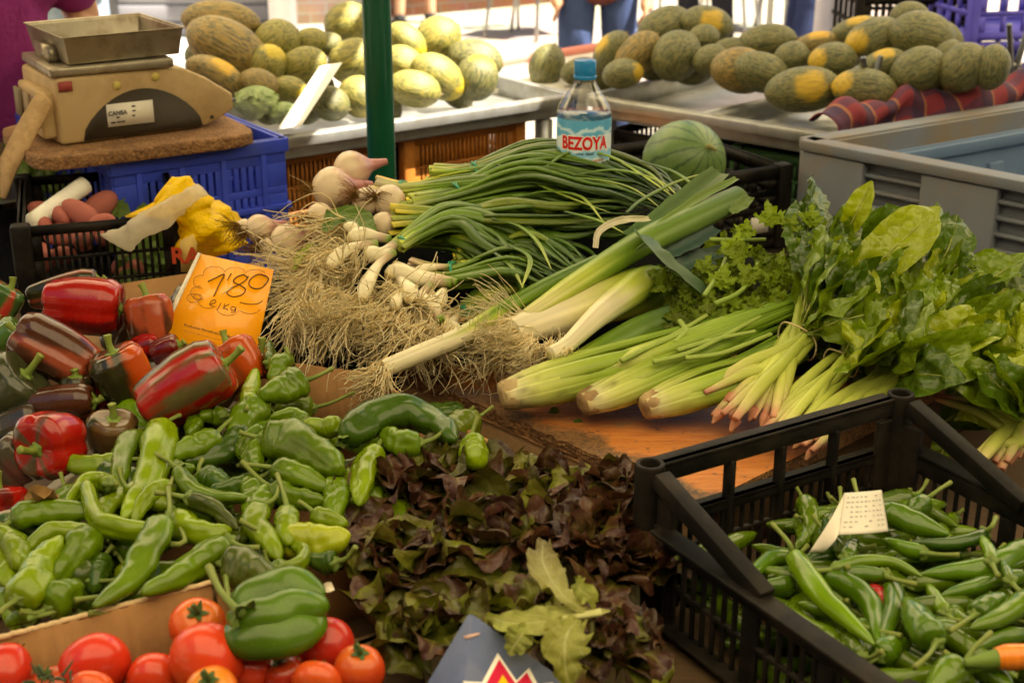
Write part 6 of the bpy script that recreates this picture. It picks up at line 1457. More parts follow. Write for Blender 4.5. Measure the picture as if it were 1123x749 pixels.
# root masses of the garlic bunches
GWS = 1.3
groots = thing('garlic_roots', onp(*ZS(350, 560), PLO, 0), 'thick mass of straw coloured garlic roots hanging over the board edge', 'roots')
root_tufts(groots, [(440, 290, 170, 420), (420, 320, 130, 470), (350, 445, 110, 560), (370, 440, 170, 620), (430, 410, 230, 600), (440, 420, 330, 640), (300, 420, 110, 600), (260, 480, 130, 700)], 42, ZS, .75, 1.35, 1)
root_tufts(groots, [(470, 575, 280, 740), (478, 590, 380, 790), (420, 560, 240, 700), (360, 560, 180, 740), (330, 600, 250, 800), (300, 520, 160, 760), (400, 620, 330, 840), (250, 600, 170, 790)], 42, ZS, .75, 1.35, 2)
root_tufts(groots, [(585, 605, 480, 790), (645, 570, 560, 780), (660, 540, 560, 660), (600, 520, 500, 640), (520, 600, 420, 800), (560, 640, 470, 850), (620, 640, 560, 860)], 42, ZS, .75, 1.35, 3)
root_tufts(groots, [(735, 570, 640, 700), (760, 660, 660, 790), (790, 690, 720, 860), (700, 600, 600, 760), (740, 640, 620, 830), (690, 680, 600, 850)], 42, ZS, .75, 1.35, 4)
root_tufts(groots, [(440, 290, 170, 420), (350, 445, 110, 560), (430, 410, 230, 600), (300, 420, 110, 600), (470, 575, 280, 740), (478, 590, 380, 790), (360, 560, 180, 740), (585, 605, 480, 790), (645, 570, 560, 780), (600, 520, 500, 640), (735, 570, 640, 700), (760, 660, 660, 790), (740, 640, 620, 830), (330, 500, 200, 640), (420, 500, 300, 640), (520, 560, 420, 720)], 55, ZS, .6, 1.2, 9, lift0=.02, lift1=-.02, spread=.35)
m = MB(); leafgrid(m, [onp(*ZS(x, y), PLO, .06) for x, y in ((215, 460), (240, 410), (285, 365))], [.003, .008, .003], (0, -.6, .8), curl=.4, ruf=.004, col=(.30, .36, .06)); m.build('leaf_scrap', M['leaf'], groots)

# ------------------------------------------------------------------ leeks
def leek(pts, ws, stops, label, lift=.03, tuft=None, seed=0, nroots=150, flat=1.0, blades=(), ts=None, ntuft=1):
    P3 = [onp(u, v, PLO, lift if not isinstance(lift, (list, tuple)) else lift[i]) for i, (u, v) in enumerate(pts)]
    t = thing('leek', P3[0]-(0, 0, .02), label, 'leek', 'leeks across the middle of the board')
    R = [w*mpp(p)*.5*1.14 for w, p in zip(ws, P3)]; cf = gcol(stops); m = MB()
    addsweep(m, P3, R, seg=26, n=40, flat=flat, col=lambda tt, hh, V: np.clip(cf(np.clip(tt+.05*np.sin(hh*3+seed)+.03*np.cos(hh*7), 0, 1))*(1+.10*np.cos(hh*11+seed)+.10*np.cos(hh*23))[:, None]*(1+.12*vn(V, 25, seed)[:, None]), 0, 1), prof=lambda th, x: 1+.03*np.cos(2*th+seed)+.035*np.abs(np.cos(th*2+x*3+seed))); m.build('shaft', M['leek'], t)
    if tuft: root_tufts(t, tuft, nroots, lambda x, y: (x, y), .7, 1.15, seed+50, spread=.30, rad=.0013, lift0=lift if not isinstance(lift, (list, tuple)) else lift[0], lift1=.0)
    for (bp, bw, bl, c0, c1, up_) in blades:
        Q3 = [onp(u, v, PLO, l_) for (u, v), l_ in zip(bp, bl)]; m = MB(); s_ = mpp(Q3[0])
        leafgrid(m, Q3, [w*s_*.5 for w in bw], up_, nu=11, nv=20, crease=.35, ruf=.0015, rf=3, col=lambda U, T, c0=c0, c1=c1: lerp(c0, c1, T)*(1+.13*np.cos(U*38))[:, None]); m.build('blade', M['leek_leaf'], t)
    return t
M['leek_leaf'] = basic('leek_leaf', (1, 1, 1), .38, ns=50, na=.15, bs=.15, bscale=160, tr=.12)
BLU, GRN = (.055, .10, .075), (.075, .14, .035)
leek([(564, 364), (590, 354), (640, 336), (700, 312)], [26, 37, 39, 34], [(0, WHT), (.30, WHT), (.5, CRM), (.75, PLM), (1, LGR)], 'thick white leek with a wide root beard in the middle', .045, [(572, 360, 500, 385), (566, 366, 520, 415), (580, 372, 545, 420), (560, 358, 478, 405), (576, 352, 515, 362), (585, 380, 560, 412)], 1, 110)
leek([(578, 346), (600, 332), (645, 303), (702, 268), (760, 240), (812, 216)], [16, 25, 30, 33, 32, 27], [(0, CRM), (.2, PLM), (.4, LGR), (1, (.085, .14, .045))], 'long green leek reaching up to the right towards the watermelon', (.06, .07, .08, .09, .10, .11), None, 2, flat=.75,
     blades=[([(690, 262), (735, 234), (790, 190)], [20, 30, 26], (.095, .105, .13), (.08, .15, .05), (.09, .14, .05), (-.3, -.6, .7)), ([(655, 296), (705, 264), (760, 222), (808, 196)], [8, 12, 12, 9], (.09, .105, .12, .13), (.15, .22, .05), (.13, .2, .05), (0, -.5, .8)),
             ([(702, 257), (714, 275), (745, 304), (778, 328)], [22, 38, 40, 30], (.115, .13, .10, .07), (.065, .12, .045), (.04, .085, .035), (.5, -.6, .7)),
             ([(800, 232), (812, 226), (822, 216)], [12, 16, 12], (.11, .115, .12), (.13, .2, .05), (.11, .17, .04), (0, -.6, .8))])
leek([(604, 388), (622, 378), (655, 347), (688, 322), (712, 306), (728, 310)], [14, 17, 21, 26, 30, 22], [(0, WHT), (.5, WHT), (.72, PLM), (1, LGR)], 'slim white leek lying slanted over the celery ends', .065, [(612, 386, 604, 408), (606, 384, 590, 405), (620, 388, 630, 408)], 3, 60)
leek([(628, 402), (660, 386), (700, 366), (735, 350)], [22, 28, 32, 28], [(0, PLM), (.3, LGR), (1, GRN)], 'green leek lying low under the slim white one', .025, None, 4)
leek([(421, 404), (460, 388), (505, 369), (548, 342), (600, 313), (655, 285)], [17, 19, 18, 17, 15, 11], [(0, WHT), (.28, WHT), (.42, PLM), (.55, LGR), (1, GRN)], 'thin leek lying alone across the garlic roots towards the carton', (.05, .055, .055, .05, .06, .07), [(421, 404, 392, 440), (418, 402, 384, 452), (424, 408, 410, 455)], 5, 60)
leek([(600, 352), (640, 344), (690, 330), (735, 318)], [20, 30, 34, 30], [(0, CRM), (.4, PLM), (.8, LGR), (1, GRN)], 'leek hidden between the thick white one and the slim one', .02, None, 6,
     blades=[([(728, 280), (752, 268), (784, 250)], [20, 28, 20], (.07, .08, .09), BLU, (.05, .085, .075), (0, -.5, .8)), ([(738, 296), (770, 284), (806, 272)], [18, 22, 14], (.055, .06, .07), BLU, (.06, .10, .08), (0, -.5, .8)), ([(742, 306), (775, 298), (800, 292)], [18, 22, 14], (.04, .05, .06), (.05, .09, .06), BLU, (0, -.5, .8)),
             ([(653, 272), (657, 254), (680, 242), (712, 240)], [6, 8, 8, 6], (.11, .13, .14, .12), (.55, .50, .38), (.50, .48, .30), (0, -.8, .5))])

# ------------------------------------------------------------------ celery
M['celery'] = basic('celery_stalk', (1, 1, 1), .33, ns=30, na=.16, sss=.06, bs=.08, bscale=90)
M['cut'] = basic('cut_root_end', (1, 1, 1), .7, ns=80, na=.3, bs=.4, bscale=120)
def celery(pts, w0, label, seed, lift=.03, nst=11, cutcol=(.44, .34, .16), cut_dir=None, w1=1.0, wcurve=(.66, 1.0, 1.04, .98, .88)):
    P3 = [onp(u, v, PLO, lift+.004*i) for i, (u, v) in enumerate(pts)]; q = mpp(P3[0]); W_ = w0*q*.5; rs = np.random.RandomState(seed)
    t = thing('celery_bunch', P3[0]-(0, 0, W_), label, 'celery', 'celery bunches on the board edge')
    A_ = np.array(P3); dirs = np.gradient(A_, axis=0); dirs /= np.linalg.norm(dirs, axis=1, keepdims=True)
    for i in range(nst):
        an = 2*PI*i/nst+rs.uniform(-.2, .2); ring = .80; pts_ = []
        up0 = None
        for j in range(len(A_)):
            d = dirs[j]; side = np.cross(d, (0, 0, 1.)); side /= np.linalg.norm(side); up = np.cross(side, d); k = np.interp(j/(len(A_)-1), np.linspace(0, 1, 5), wcurve)
            op = 1+(.25*j/(len(A_)-1))
            pts_.append(A_[j]+(side*math.cos(an)*1.0*op+up*math.sin(an)*.78)*W_*ring*k*(1 if j < 2 else 1+rs.uniform(-.15, .25)))
        d = dirs[0]; side = np.cross(d, (0, 0, 1.)); side /= np.linalg.norm(side); up = np.cross(side, d); outw = side*math.cos(an)+up*math.sin(an)
        g = rs.uniform(.85, 1.15); m = MB(); r0 = W_*.37
        addsweep(m, pts_, [r0*.75, r0*1.1, r0*1.05, r0*.92, r0*.8, r0*.68, r0*.5], seg=18, n=34, ref=outw, flat=.55, prof=lambda th, x: 1+.07*np.cos(th*10)*np.clip(x*4, 0, 1),
                 col=lambda tt, hh, V: np.clip(gcol([(0, (.46, .34, .15)), (.04, (.56, .52, .28)), (.13, (.44, .47, .12)), (.35, (.24, .33, .035)), (1, (.11, .21, .015))])(tt)*g*(1+.16*np.cos(hh*10))[:, None]*(1+.12*vn(V, 30, seed)[:, None])*(1-.5*np.clip(vn(V, 70, seed)*2.5+.1-tt*5, 0, 1))[:, None], 0, 1)); m.build('stalk', M['celery'], t)
    d = dirs[0]; side = np.cross(d, (0, 0, 1.)); side /= np.linalg.norm(side); up = np.cross(side, d); m = MB(); rings = []
    for rr, h in ((.05, .004), (.35, .005), (.62, .003), (.74, -.006), (.80, -.018), (.66, -.04)):
        th = np.linspace(0, 2*PI, 30, endpoint=False); rings.append(A_[0]-d*h+(np.cos(th)[:, None]*side+np.sin(th)[:, None]*up*.86)*W_*rr*(1+.05*np.sin(5*th+seed))[:, None])
    V = np.concatenate(rings); m.add(V, gridF(6, 30, True), lerp(cutcol, (.22, .13, .06), .5+1.2*vn(V, 60, seed))); m.build('cut_base', M['cut'], t)
    return t, A_
celery([(552, 434), (590, 424), (650, 408), (730, 386), (800, 364)], 52, 'celery bunch leftmost on the board edge, ribs curving round its base', 21)
celery([(640, 443), (672, 430), (720, 408), (780, 380), (840, 352)], 44, 'middle celery bunch with a brownish hollow end', 22, cutcol=(.30, .20, .09))
celery([(708, 447), (740, 436), (780, 422), (825, 404), (870, 380)], 46, 'right celery bunch showing a round pale cut base', 23, cutcol=(.42, .30, .14))
celery([(640, 408), (690, 396), (750, 376), (820, 352), (880, 330)], 30, 'thin celery stalks running behind the three cut bases', 24, lift=.05)
M['celery_leaf'] = leafmat('celery_leaf', (.34, .40, .10), .45, .4, .3, nlat=5)
def celery_leaf(mb, c, d, s, up, seed, g=1.0, col=(.17, .25, .012)):
    d = d/np.linalg.norm(d); side = np.cross(d, up); side /= np.linalg.norm(side)
    lob = lambda U, T: .45+.62*np.abs(((T*3.3+.2+.35*(U > 0)+.2*U) % 1.0))**.9
    for k, (a, l, b) in enumerate(((0, 1.0, .0), (.85, .72, .25), (-.85, .72, .25))):
        dd = d*math.cos(a)+side*math.sin(a); o = c+d*s*b*.3
        leafgrid(mb, [o, o+dd*s*l*.5+up*s*.10, o+dd*s*l-up*s*.05], [.04*s, .26*s*l, .38*s*l, .30*s*l, .16*s*l, .02*s], up, nu=9, nv=24, curl=.2, ruf=.07*s, rf=3, lobe=lob, col=np.array(col)*g, seed=seed+k)
ct_ = thing('celery_leaves', onp(845, 300, PLO, .0), 'leafy celery tops spreading left of the spinach', 'celery leaves')
m = MB(); rs = np.random.RandomState(5)
CL = [(734, 396, 42, (-1, -.2), .03), (804, 283, 34, (.2, 1), .10), (846, 250, 34, (-.1, 1), .13), (888, 250, 30, (.1, 1), .13), (820, 282, 34, (-1, .3), .11), (790, 318, 34, (.2, 1), .08), (745, 326, 30, (.6, .3), .07), (858, 292, 38, (.1, -1), .10), (828, 312, 34, (-.3, .5), .09), (872, 280, 32, (.4, .8), .11), (770, 338, 28, (.3, .5), .06), (838, 335, 36, (-.6, -.4), .08), (862, 255, 26, (.5, 1), .13), (800, 340, 30, (.6, -.2), .06), (880, 318, 36, (0, 1), .09), (770, 300, 26, (.3, .8), .08), (815, 262, 26, (.2, 1), .11)]
for k, (u, v, s, dv, lf) in enumerate(CL):
    c = onp(u, v, PLO, lf); q = mpp(c); celery_leaf(m, c, np.array((dv[0], .45*dv[1]*.5+.15, dv[1]*.7)), s*q*.95, np.array((rs.uniform(-.4, .4), -.75, .65)), k*3, rs.uniform(.75, 1.35))
for k in range(110):
    u, v = rs.uniform(740, 925), rs.uniform(262, 372)
    if v < 300 and u < 790 or v > 400-.35*(u-700): continue
    c = onp(u, v, PLO, rs.uniform(.01, .08)); q = mpp(c); a = rs.uniform(0, 6.28); celery_leaf(m, c, np.array((math.cos(a), math.sin(a)*.5, math.sin(a)*.6)), rs.uniform(22, 40)*q, np.array((rs.uniform(-.8, .8), -.7, rs.uniform(.2, .8))), k*5, rs.uniform(.3, 1.2))
m.build('foliage', M['celery_leaf'], ct_)
for k, pts in enumerate(([(560, 150), (700, 90), (860, 30)], [(600, 195), (760, 150), (1000, 25)], [(690, 150), (830, 110), (980, 80)], [(480, 190), (680, 90), (800, 20)], [(720, 180), (860, 160), (1040, 90)], [(700, 40), (720, 80), (680, 120)])):
    m = MB(); addsweep(m, [onp(*ZY(*p), PLO, .075) for p in pts], [.0045, .004, .0035], seg=9, n=18, col=(.24, .32, .06), flat=.8); m.build('petiole', M['celery'], ct_)
for k, pts in enumerate(([(810, 350), (900, 352), (1020, 350)], [(790, 560), (850, 470), (870, 420)], [(830, 590), (930, 540), (990, 440)])):
    m = MB(); addsweep(m, [onp(*ZW(*p), PLO, .09) for p in pts], [.004, .0035, .003], seg=9, n=14, col=(.2, .29, .05)); m.build('petiole', M['celery'], ct_)

# ------------------------------------------------------------------ spinach
M['spinach'] = leafmat('spinach_leaf', (.34, .40, .05), .30, .33, .25, nlat=6, bs=.8, spec=.5)
M['spin_stem'] = basic('spinach_stem', (1, 1, 1), .35, ns=40, na=.15, sss=.05)
SL, SM_, SD = (.24, .30, .008), (.13, .205, .006), (.058, .115, .005)
def sleaf(mb, P3, wpx, col, up=(0, -.75, .66), seed=0, curl=.15, ruf=.09, shape=(.10, .42, .82, 1.0, 1.0, .78, .10), nu=15, nv=28, crease=.12, tw=0.0):
    q = mpp(P3[0]); w = wpx*q*.5
    leafgrid(mb, P3, [s*w for s in shape], up, nu=nu, nv=nv, curl=curl, crease=crease, ruf=ruf*w, rf=2.6, col=np.array(col), seed=seed, noisea=.40*w, tw=tw)
    addsweep(mb, P3, [.0022, .0016, .0011, .0006, .0003], seg=6, n=18, col=(.36, .40, .09))
    return mb
def spinach(label, roots, tie, tiew, fan, seed, leaves, fanl=(0, 0, 0, 0, 0), nst=14, lift=.045, stemw=13.5, filler=None, group='spinach bunches on the right of the board'):
    rs = np.random.RandomState(seed); tp = onp(*tie, PLO, lift+.02); q = mpp(tp)
    t = thing('spinach_bunch', onp(*roots[0], PLO, 0), label, 'spinach', group)
    for i in range(nst):
        r0 = roots[i % len(roots)]; a = onp(r0[0]+rs.uniform(-8, 8), r0[1]+rs.uniform(-7, 7), PLO, lift+rs.uniform(-.015, .02)); off = rs.uniform(-1, 1)
        b = onp(tie[0]+rs.uniform(-4, 4), tie[1]+off*tiew, PLO, lift+.02+.012*(1-off*off)); f_ = fan[i % len(fan)]; c = onp(f_[0]+rs.uniform(-14, 14), f_[1]+rs.uniform(-12, 12), PLO, lift+.05)
        mid = a*.55+b*.45+np.array((0, 0, .006)); rr = stemw*q*.5*rs.uniform(.75, 1.2); m = MB(); g = rs.uniform(.85, 1.15)
        addsweep(m, [a, a*.85+mid*.15, mid, b, c], [rr*.55, rr*.95, rr*1.05, rr*.95, rr*.8, rr*.65, rr*.4], seg=12, n=26, flat=.85,
                 col=lambda tt, hh, V: np.clip(gcol([(0, (.40, .17, .10)), (.04, (.50, .26, .16)), (.09, (.50, .42, .18)), (.25, (.42, .46, .09)), (1, (.24, .33, .03))])(tt)*g, 0, 1)); m.build('stem', M['spin_stem'], t)
    for r0 in roots:
        a = onp(r0[0], r0[1], PLO, lift); e = tp-a; e /= np.linalg.norm(e); m = MB(); addsweep(m, [a+e*.006, a-e*.003, a-e*.014+(0, 0, -.003)], [.0068, .0056, .0022], seg=12, n=14, col=lambda tt, hh, V: lerp((.46, .18, .12), (.34, .16, .08), tt+.6*vn(V, 80, seed)), prof=lambda th, x: 1+.08*np.cos(th*4+x*9)); m.build('root', M['cut'], t)
    path = [onp(*roots[0], PLO, lift), tp, onp(*fan[0], PLO, lift+.03)]; tie_ring(t, path, 1, tiew*q*1.1+.004, M['raffia'], .0014, .8, True)
    for k, (zf, pts, w, col, lf, kw) in enumerate(leaves):
        P3 = [onp(*zf(*p), PLO, l_) for p, l_ in zip(pts, lf)]; m = MB(); g = rs.uniform(.9, 1.12); sleaf(m, P3, w/3.403, np.array(col)*g, seed=k*1.7+seed, **kw); m.build('leaf', M['spinach'], t)
    for i in range(5):
        f_ = fan[i % len(fan)]; a = tp+np.array((0, 0, .004)); e_ = onp(f_[0]+rs.uniform(0, 40), f_[1]-rs.uniform(0, 40), PLO, lift+rs.uniform(.03, .07)); m = MB(); addsweep(m, [a, a*.5+e_*.5+(0, 0, rs.uniform(-.01, .015)), e_], [.0042, .0032, .0012], seg=8, n=16, col=np.array((.34, .40, .07))*rs.uniform(.8, 1.15)); m.build('stem', M['spin_stem'], t)
    nf, a0, a1, l0f, l1f = fanl
    for k in range(nf):
        q_ = (k+.5)/nf; an = math.radians(a1+(a0-a1)*((k*.618) % 1)+rs.uniform(-6, 6)); ln = l1f+(l0f-l1f)*q_*rs.uniform(.85, 1.1); b = rs.uniform(-.25, .25)
        tx = lambda f_, h: onp(tie[0]+math.cos(an+b*f_)*ln*f_, tie[1]-math.sin(an+b*f_)*ln*f_, PLO, lift+h)
        h0 = .03+.05*q_+rs.uniform(-.01, .01); pw = [tx(.06, .025), tx(.30, h0), tx(.5, h0+.02), tx(.78, h0+.03), tx(1.0, h0+rs.uniform(-.01, .03))]
        up = np.array((rs.uniform(-.65, .65), -.75, rs.uniform(.3, .7))); c_ = np.array([SD, SM_, SM_, SL][rs.randint(4)])*rs.uniform(.85, 1.2); m = MB()
        sleaf(m, pw, rs.uniform(46, 66), c_, up, seed=k*2.1+seed, curl=rs.uniform(-.1, .45), crease=rs.uniform(.1, .5), ruf=.10, shape=(.06, .07, .12, .55, .92, 1.0, .95, .78, .45, .06), nv=34, tw=rs.uniform(-.5, .5)); m.build('leaf', M['spinach'], t)
    if filler:
        (u0, u1, v0, v1, n, l0, l1) = filler
        for k in range(n):
            u, v = rs.uniform(u0, u1), rs.uniform(v0, v1); c = onp(u, v, PLO, rs.uniform(l0, l1)); q_ = mpp(c); a = rs.uniform(-.3, 1.7); d = np.array((math.cos(a), .45*math.sin(a), .65*math.sin(a)))*rs.uniform(30, 54)*q_
            m = MB(); up = np.array((rs.uniform(-.7, .7), -.7, rs.uniform(.3, .9))); sleaf(m, [c-d, c+up*.012, c+d*.6+up*.008, c+d-up*.012], rs.uniform(40, 70), np.array(SD if rs.rand() < .45 else SM_)*rs.uniform(.7, 1.4), up, seed=k, curl=rs.uniform(-.1, .5), ruf=.09, nu=9, nv=14); m.build('leaf', M['spinach'], t)
    return t
L3 = lambda a, b, c, d=None: (a, b, c) if d is None else (a, b, c, d)
spinach('spinach bunch with pinkish roots beside the celery, tied with a cream band', [(776, 424), (800, 436), (814, 446), (788, 456), (806, 464), (826, 452), (838, 458), (850, 452)], (874, 374), 23, [(905, 340), (930, 320), (900, 350), (950, 330), (890, 320)], 31, [
 (ZX, [(400, 300), (455, 200), (522, 64)], 92, SL, (.10, .15, .20), dict(curl=.3, up=(-.3, -.8, .4))),
 (ZX, [(420, 440), (460, 370), (480, 290)], 150, SD, (.08, .12, .14), dict()),
 (ZX, [(480, 300), (560, 220), (630, 165)], 130, SD, (.12, .16, .18), dict(up=(.3, -.7, .4))),
 (ZX, [(395, 530), (510, 400), (640, 280), (765, 165)], 200, SL, (.09, .13, .17, .19), dict(curl=.12, up=(-.15, -.75, .62), ruf=.07)),
 (ZX, [(335, 530), (345, 420), (410, 270)], 140, SL, (.08, .12, .16), dict(up=(.2, -.85, .45), crease=.3)),
 (ZX, [(330, 600), (420, 540), (490, 470), (530, 390)], 120, SL, (.08, .11, .13, .15), dict(up=(.1, -.8, .55), crease=.25)),
 (ZX, [(250, 560), (265, 480), (300, 420)], 100, SM_, (.08, .10, .11), dict()),
 (ZX, [(440, 560), (520, 500), (560, 400)], 130, SM_, (.07, .10, .12), dict()),
 (ZX, [(560, 470), (620, 400), (700, 330)], 130, SM_, (.10, .13, .15), dict(up=(.2, -.7, .6)))],
 nst=24, filler=(895, 985, 270, 370, 16, .0, .05), fanl=(20, 28, 82, 90, 185))
spinach('spinach bunch in the middle right with a pale band just behind the front crate', [(878, 484), (890, 496), (872, 470), (900, 488)], (978, 413), 17, [(1005, 380), (1030, 370), (990, 370), (1050, 390)], 32, [
 (ZX, [(720, 420), (800, 330), (840, 190)], 170, SD, (.10, .14, .17), dict(up=(.2, -.75, .5), curl=.3)),
 (ZX, [(740, 390), (830, 380), (905, 345)], 90, SM_, (.12, .13, .13), dict(up=(0, -.5, .85))),
 (ZX, [(560, 460), (660, 480), (760, 470), (912, 572)], 165, SM_, (.11, .13, .14, .11), dict(up=(.25, -.7, .7), curl=-.2)),
 (ZX, [(850, 480), (960, 430), (1090, 345)], 110, SM_, (.11, .14, .16), dict(up=(-.2, -.6, .8), curl=.5)),
 (ZX, [(690, 755), (800, 660), (880, 600), (975, 515)], 130, SM_, (.06, .09, .10, .11), dict(up=(-.2, -.75, .6), curl=.1)),
 (ZR, [(600, 200), (620, 120), (640, 60)], 180, SM_, (.07, .10, .13), dict(up=(0, -.9, .4), curl=-.3)),
 (ZR, [(510, 60), (600, 40), (720, 90)], 150, SM_, (.10, .12, .10), dict(up=(.1, -.7, .7), curl=-.2)),
 (ZR, [(480, 230), (420, 210), (350, 250)], 110, SD, (.03, .05, .04), dict()),
 (ZR, [(740, 220), (790, 150), (830, 60)], 130, SD, (.05, .09, .12), dict()),
 (ZR, [(750, 280), (830, 250), (930, 190)], 100, SM_, (.04, .06, .07), dict()),
 (ZR, [(400, 110), (450, 60), (500, 10)], 120, SD, (.06, .08, .11), dict())],
 nst=14, filler=(950, 1090, 270, 425, 26, -.01, .05), fanl=(30, 8, 84, 80, 195), stemw=12)
spinach('small spinach bunch wedged between the two tied ones, its short stems on the bare board', [(838, 472), (852, 480), (868, 474), (846, 460), (876, 462)], (922, 398), 17, [(950, 370), (965, 360), (940, 360)], 34, [], nst=14, filler=(900, 960, 340, 400, 6, -.01, .03), fanl=(12, 15, 80, 55, 110), stemw=12)
spinach('spinach bunch at the right edge behind the front crate corner', [(1112, 498), (1098, 508), (1066, 508), (1034, 436), (1125, 490)], (1130, 460), 22, [(1165, 420), (1150, 400), (1180, 440)], 33, [
 (ZX, [(1010, 560), (1000, 640), (960, 740)], 90, SL, (.12, .10, .06), dict(up=(-.3, -.8, .4), crease=.5)),
 (ZX, [(1030, 590), (1060, 680), (1089, 760)], 90, SL, (.12, .09, .05), dict(up=(.3, -.8, .4), crease=.5)),
 (ZX, [(1010, 500), (1060, 470), (1120, 440)], 90, (.13, .18, .06), (.10, .12, .13), dict()),
 (ZR, [(860, 300), (930, 290), (1040, 330)], 110, SL, (.05, .07, .06), dict(up=(0, -.6, .8))),
 (ZR, [(830, 410), (920, 380), (1040, 430)], 120, SL, (.04, .06, .05), dict(up=(0, -.6, .8))),
 (ZR, [(790, 330), (850, 330), (930, 350)], 60, (.2, .26, .08), (.04, .05, .05), dict()),
 (ZR, [(770, 560), (800, 500), (840, 460)], 110, SM_, (.0, .03, .05), dict())],
 nst=14, filler=(1045, 1140, 310, 455, 24, -.01, .05), fanl=(26, 35, 140, 60, 165), stemw=13)
# ------------------------------------------------------------------ red oak leaf lettuce
M['lettuce'] = leafmat('red_oak_lettuce_leaf', (.30, .28, .06), .25, .42, .12, nlat=4, bs=.7, spec=.35, mid=.09)
PLE = ((.1, 1.42, .850), 0, .09)
LR_, LG_, LB_ = (.034, .010, .008), (.105, .12, .009), (.065, .028, .010)
def lettuce(u, v, rpx, label, seed, nl=54, green=.35):
    rs = np.random.RandomState(seed); c = onp(u, v, PLE, -.035); q = mpp(c); R = rpx*q; m = MB()
    nl = int(nl*.66)
    for k in range(nl):
        ring = (k+.5)/nl; az = k*2.39996+rs.uniform(-.4, .4); el = 1.50-1.20*ring+rs.uniform(-.2, .2)
        d = np.array((math.cos(az)*math.cos(el), math.sin(az)*math.cos(el), math.sin(el))); L = R*(.80+.40*ring)*rs.uniform(.8, 1.15)
        sd_ = np.cross(d, (0, 0, 1.)); sd_ /= np.linalg.norm(sd_); up = np.cross(sd_, d)
        b0 = c+d*R*.15; P3 = [b0, b0+d*L*.45+up*L*.06, b0+d*L*.8-up*L*.02+sd_*rs.uniform(-.08, .08)*L, b0+d*L-up*L*rs.uniform(.05, .35)]
        w = R*rs.uniform(.42, .68); fr = rs.uniform(1.8, 3.2); ph = rs.uniform(0, 6); g = rs.uniform(.6, 1.7); gb = rs.rand() < green*1.35
        def col(U, T, g=g, gb=gb, ph=ph):
            e = np.clip(T*1.5+.5*np.abs(U)-.35+(0 if not gb else -.75), 0, 1); base = lerp((.20, .23, .04), LG_, T*1.6)
            return np.clip((base*(1-e[:, None])+lerp(LB_, LR_, np.clip(T*1.5-.6+.3*np.sin(ph+U*3), 0, 1))*e[:, None])*g, 0, 1)
        leafgrid(m, P3, [.16*w, .3*w, .7*w, 1.0*w, .95*w, .6*w, .15*w], up, nu=13, nv=18, curl=rs.uniform(-.25, .45), ruf=.30*w, rf=fr*.55, lobe=lambda U, T, fr=fr, ph=ph: .62+.40*np.abs(np.sin(T*PI*fr+ph*.3)), col=col, seed=ph, noisea=.06*w, tw=rs.uniform(-.7, .7))
    st = MB(); addsweep(st, [c-(0, 0, .05), c, c+(0, 0, .02)], [.012, .014, .008], seg=10, n=8, col=(.4, .36, .2))
    o = m.build('red_lettuce', M['lettuce']); tag(o, label, 'lettuce', 'heads of red oak leaf lettuce'); st.build('stump', M['cut'], o)
for a in [(432, 560, 60, 'red lettuce head at the left beside the fat yellowish pepper', 1, 46, .25), (503, 552, 64, 'red lettuce head at the back by the cardboard wall', 2, 54, .3), (588, 570, 62, 'greenish red lettuce head in front of the splintered board edge', 3, 54, .55), (666, 570, 58, 'dark red lettuce head against the far left post of the front crate', 4, 50, .2),
          (445, 642, 68, 'red lettuce head at the lower left touching the dark tomato', 5, 54, .4), (535, 624, 74, 'dark red lettuce head in the centre of the lettuce pile', 6, 60, .25), (628, 618, 70, 'dark red lettuce head behind the pale torn leaf', 7, 54, .15), (690, 640, 58, 'dark lettuce head hard against the front crate side', 8, 46, .1),
          (478, 712, 64, 'green tinged red lettuce head at the bottom left of the pile', 9, 48, .6), (585, 700, 62, 'shaded red lettuce head under the pale torn leaf', 10, 46, .3), (672, 728, 60, 'almost black lettuce head at the bottom beside the crate', 11, 44, .1)]: lettuce(*a)
c0 = onz(545, 640, .70)
m = MB(); m.box((.10, 1.36, .728), (.62, .52, .05), None, A36); o = m.build('wooden_box', M['darkwood'], smooth=False); tag(o, 'dark wooden box under the red lettuce heads', 'box')
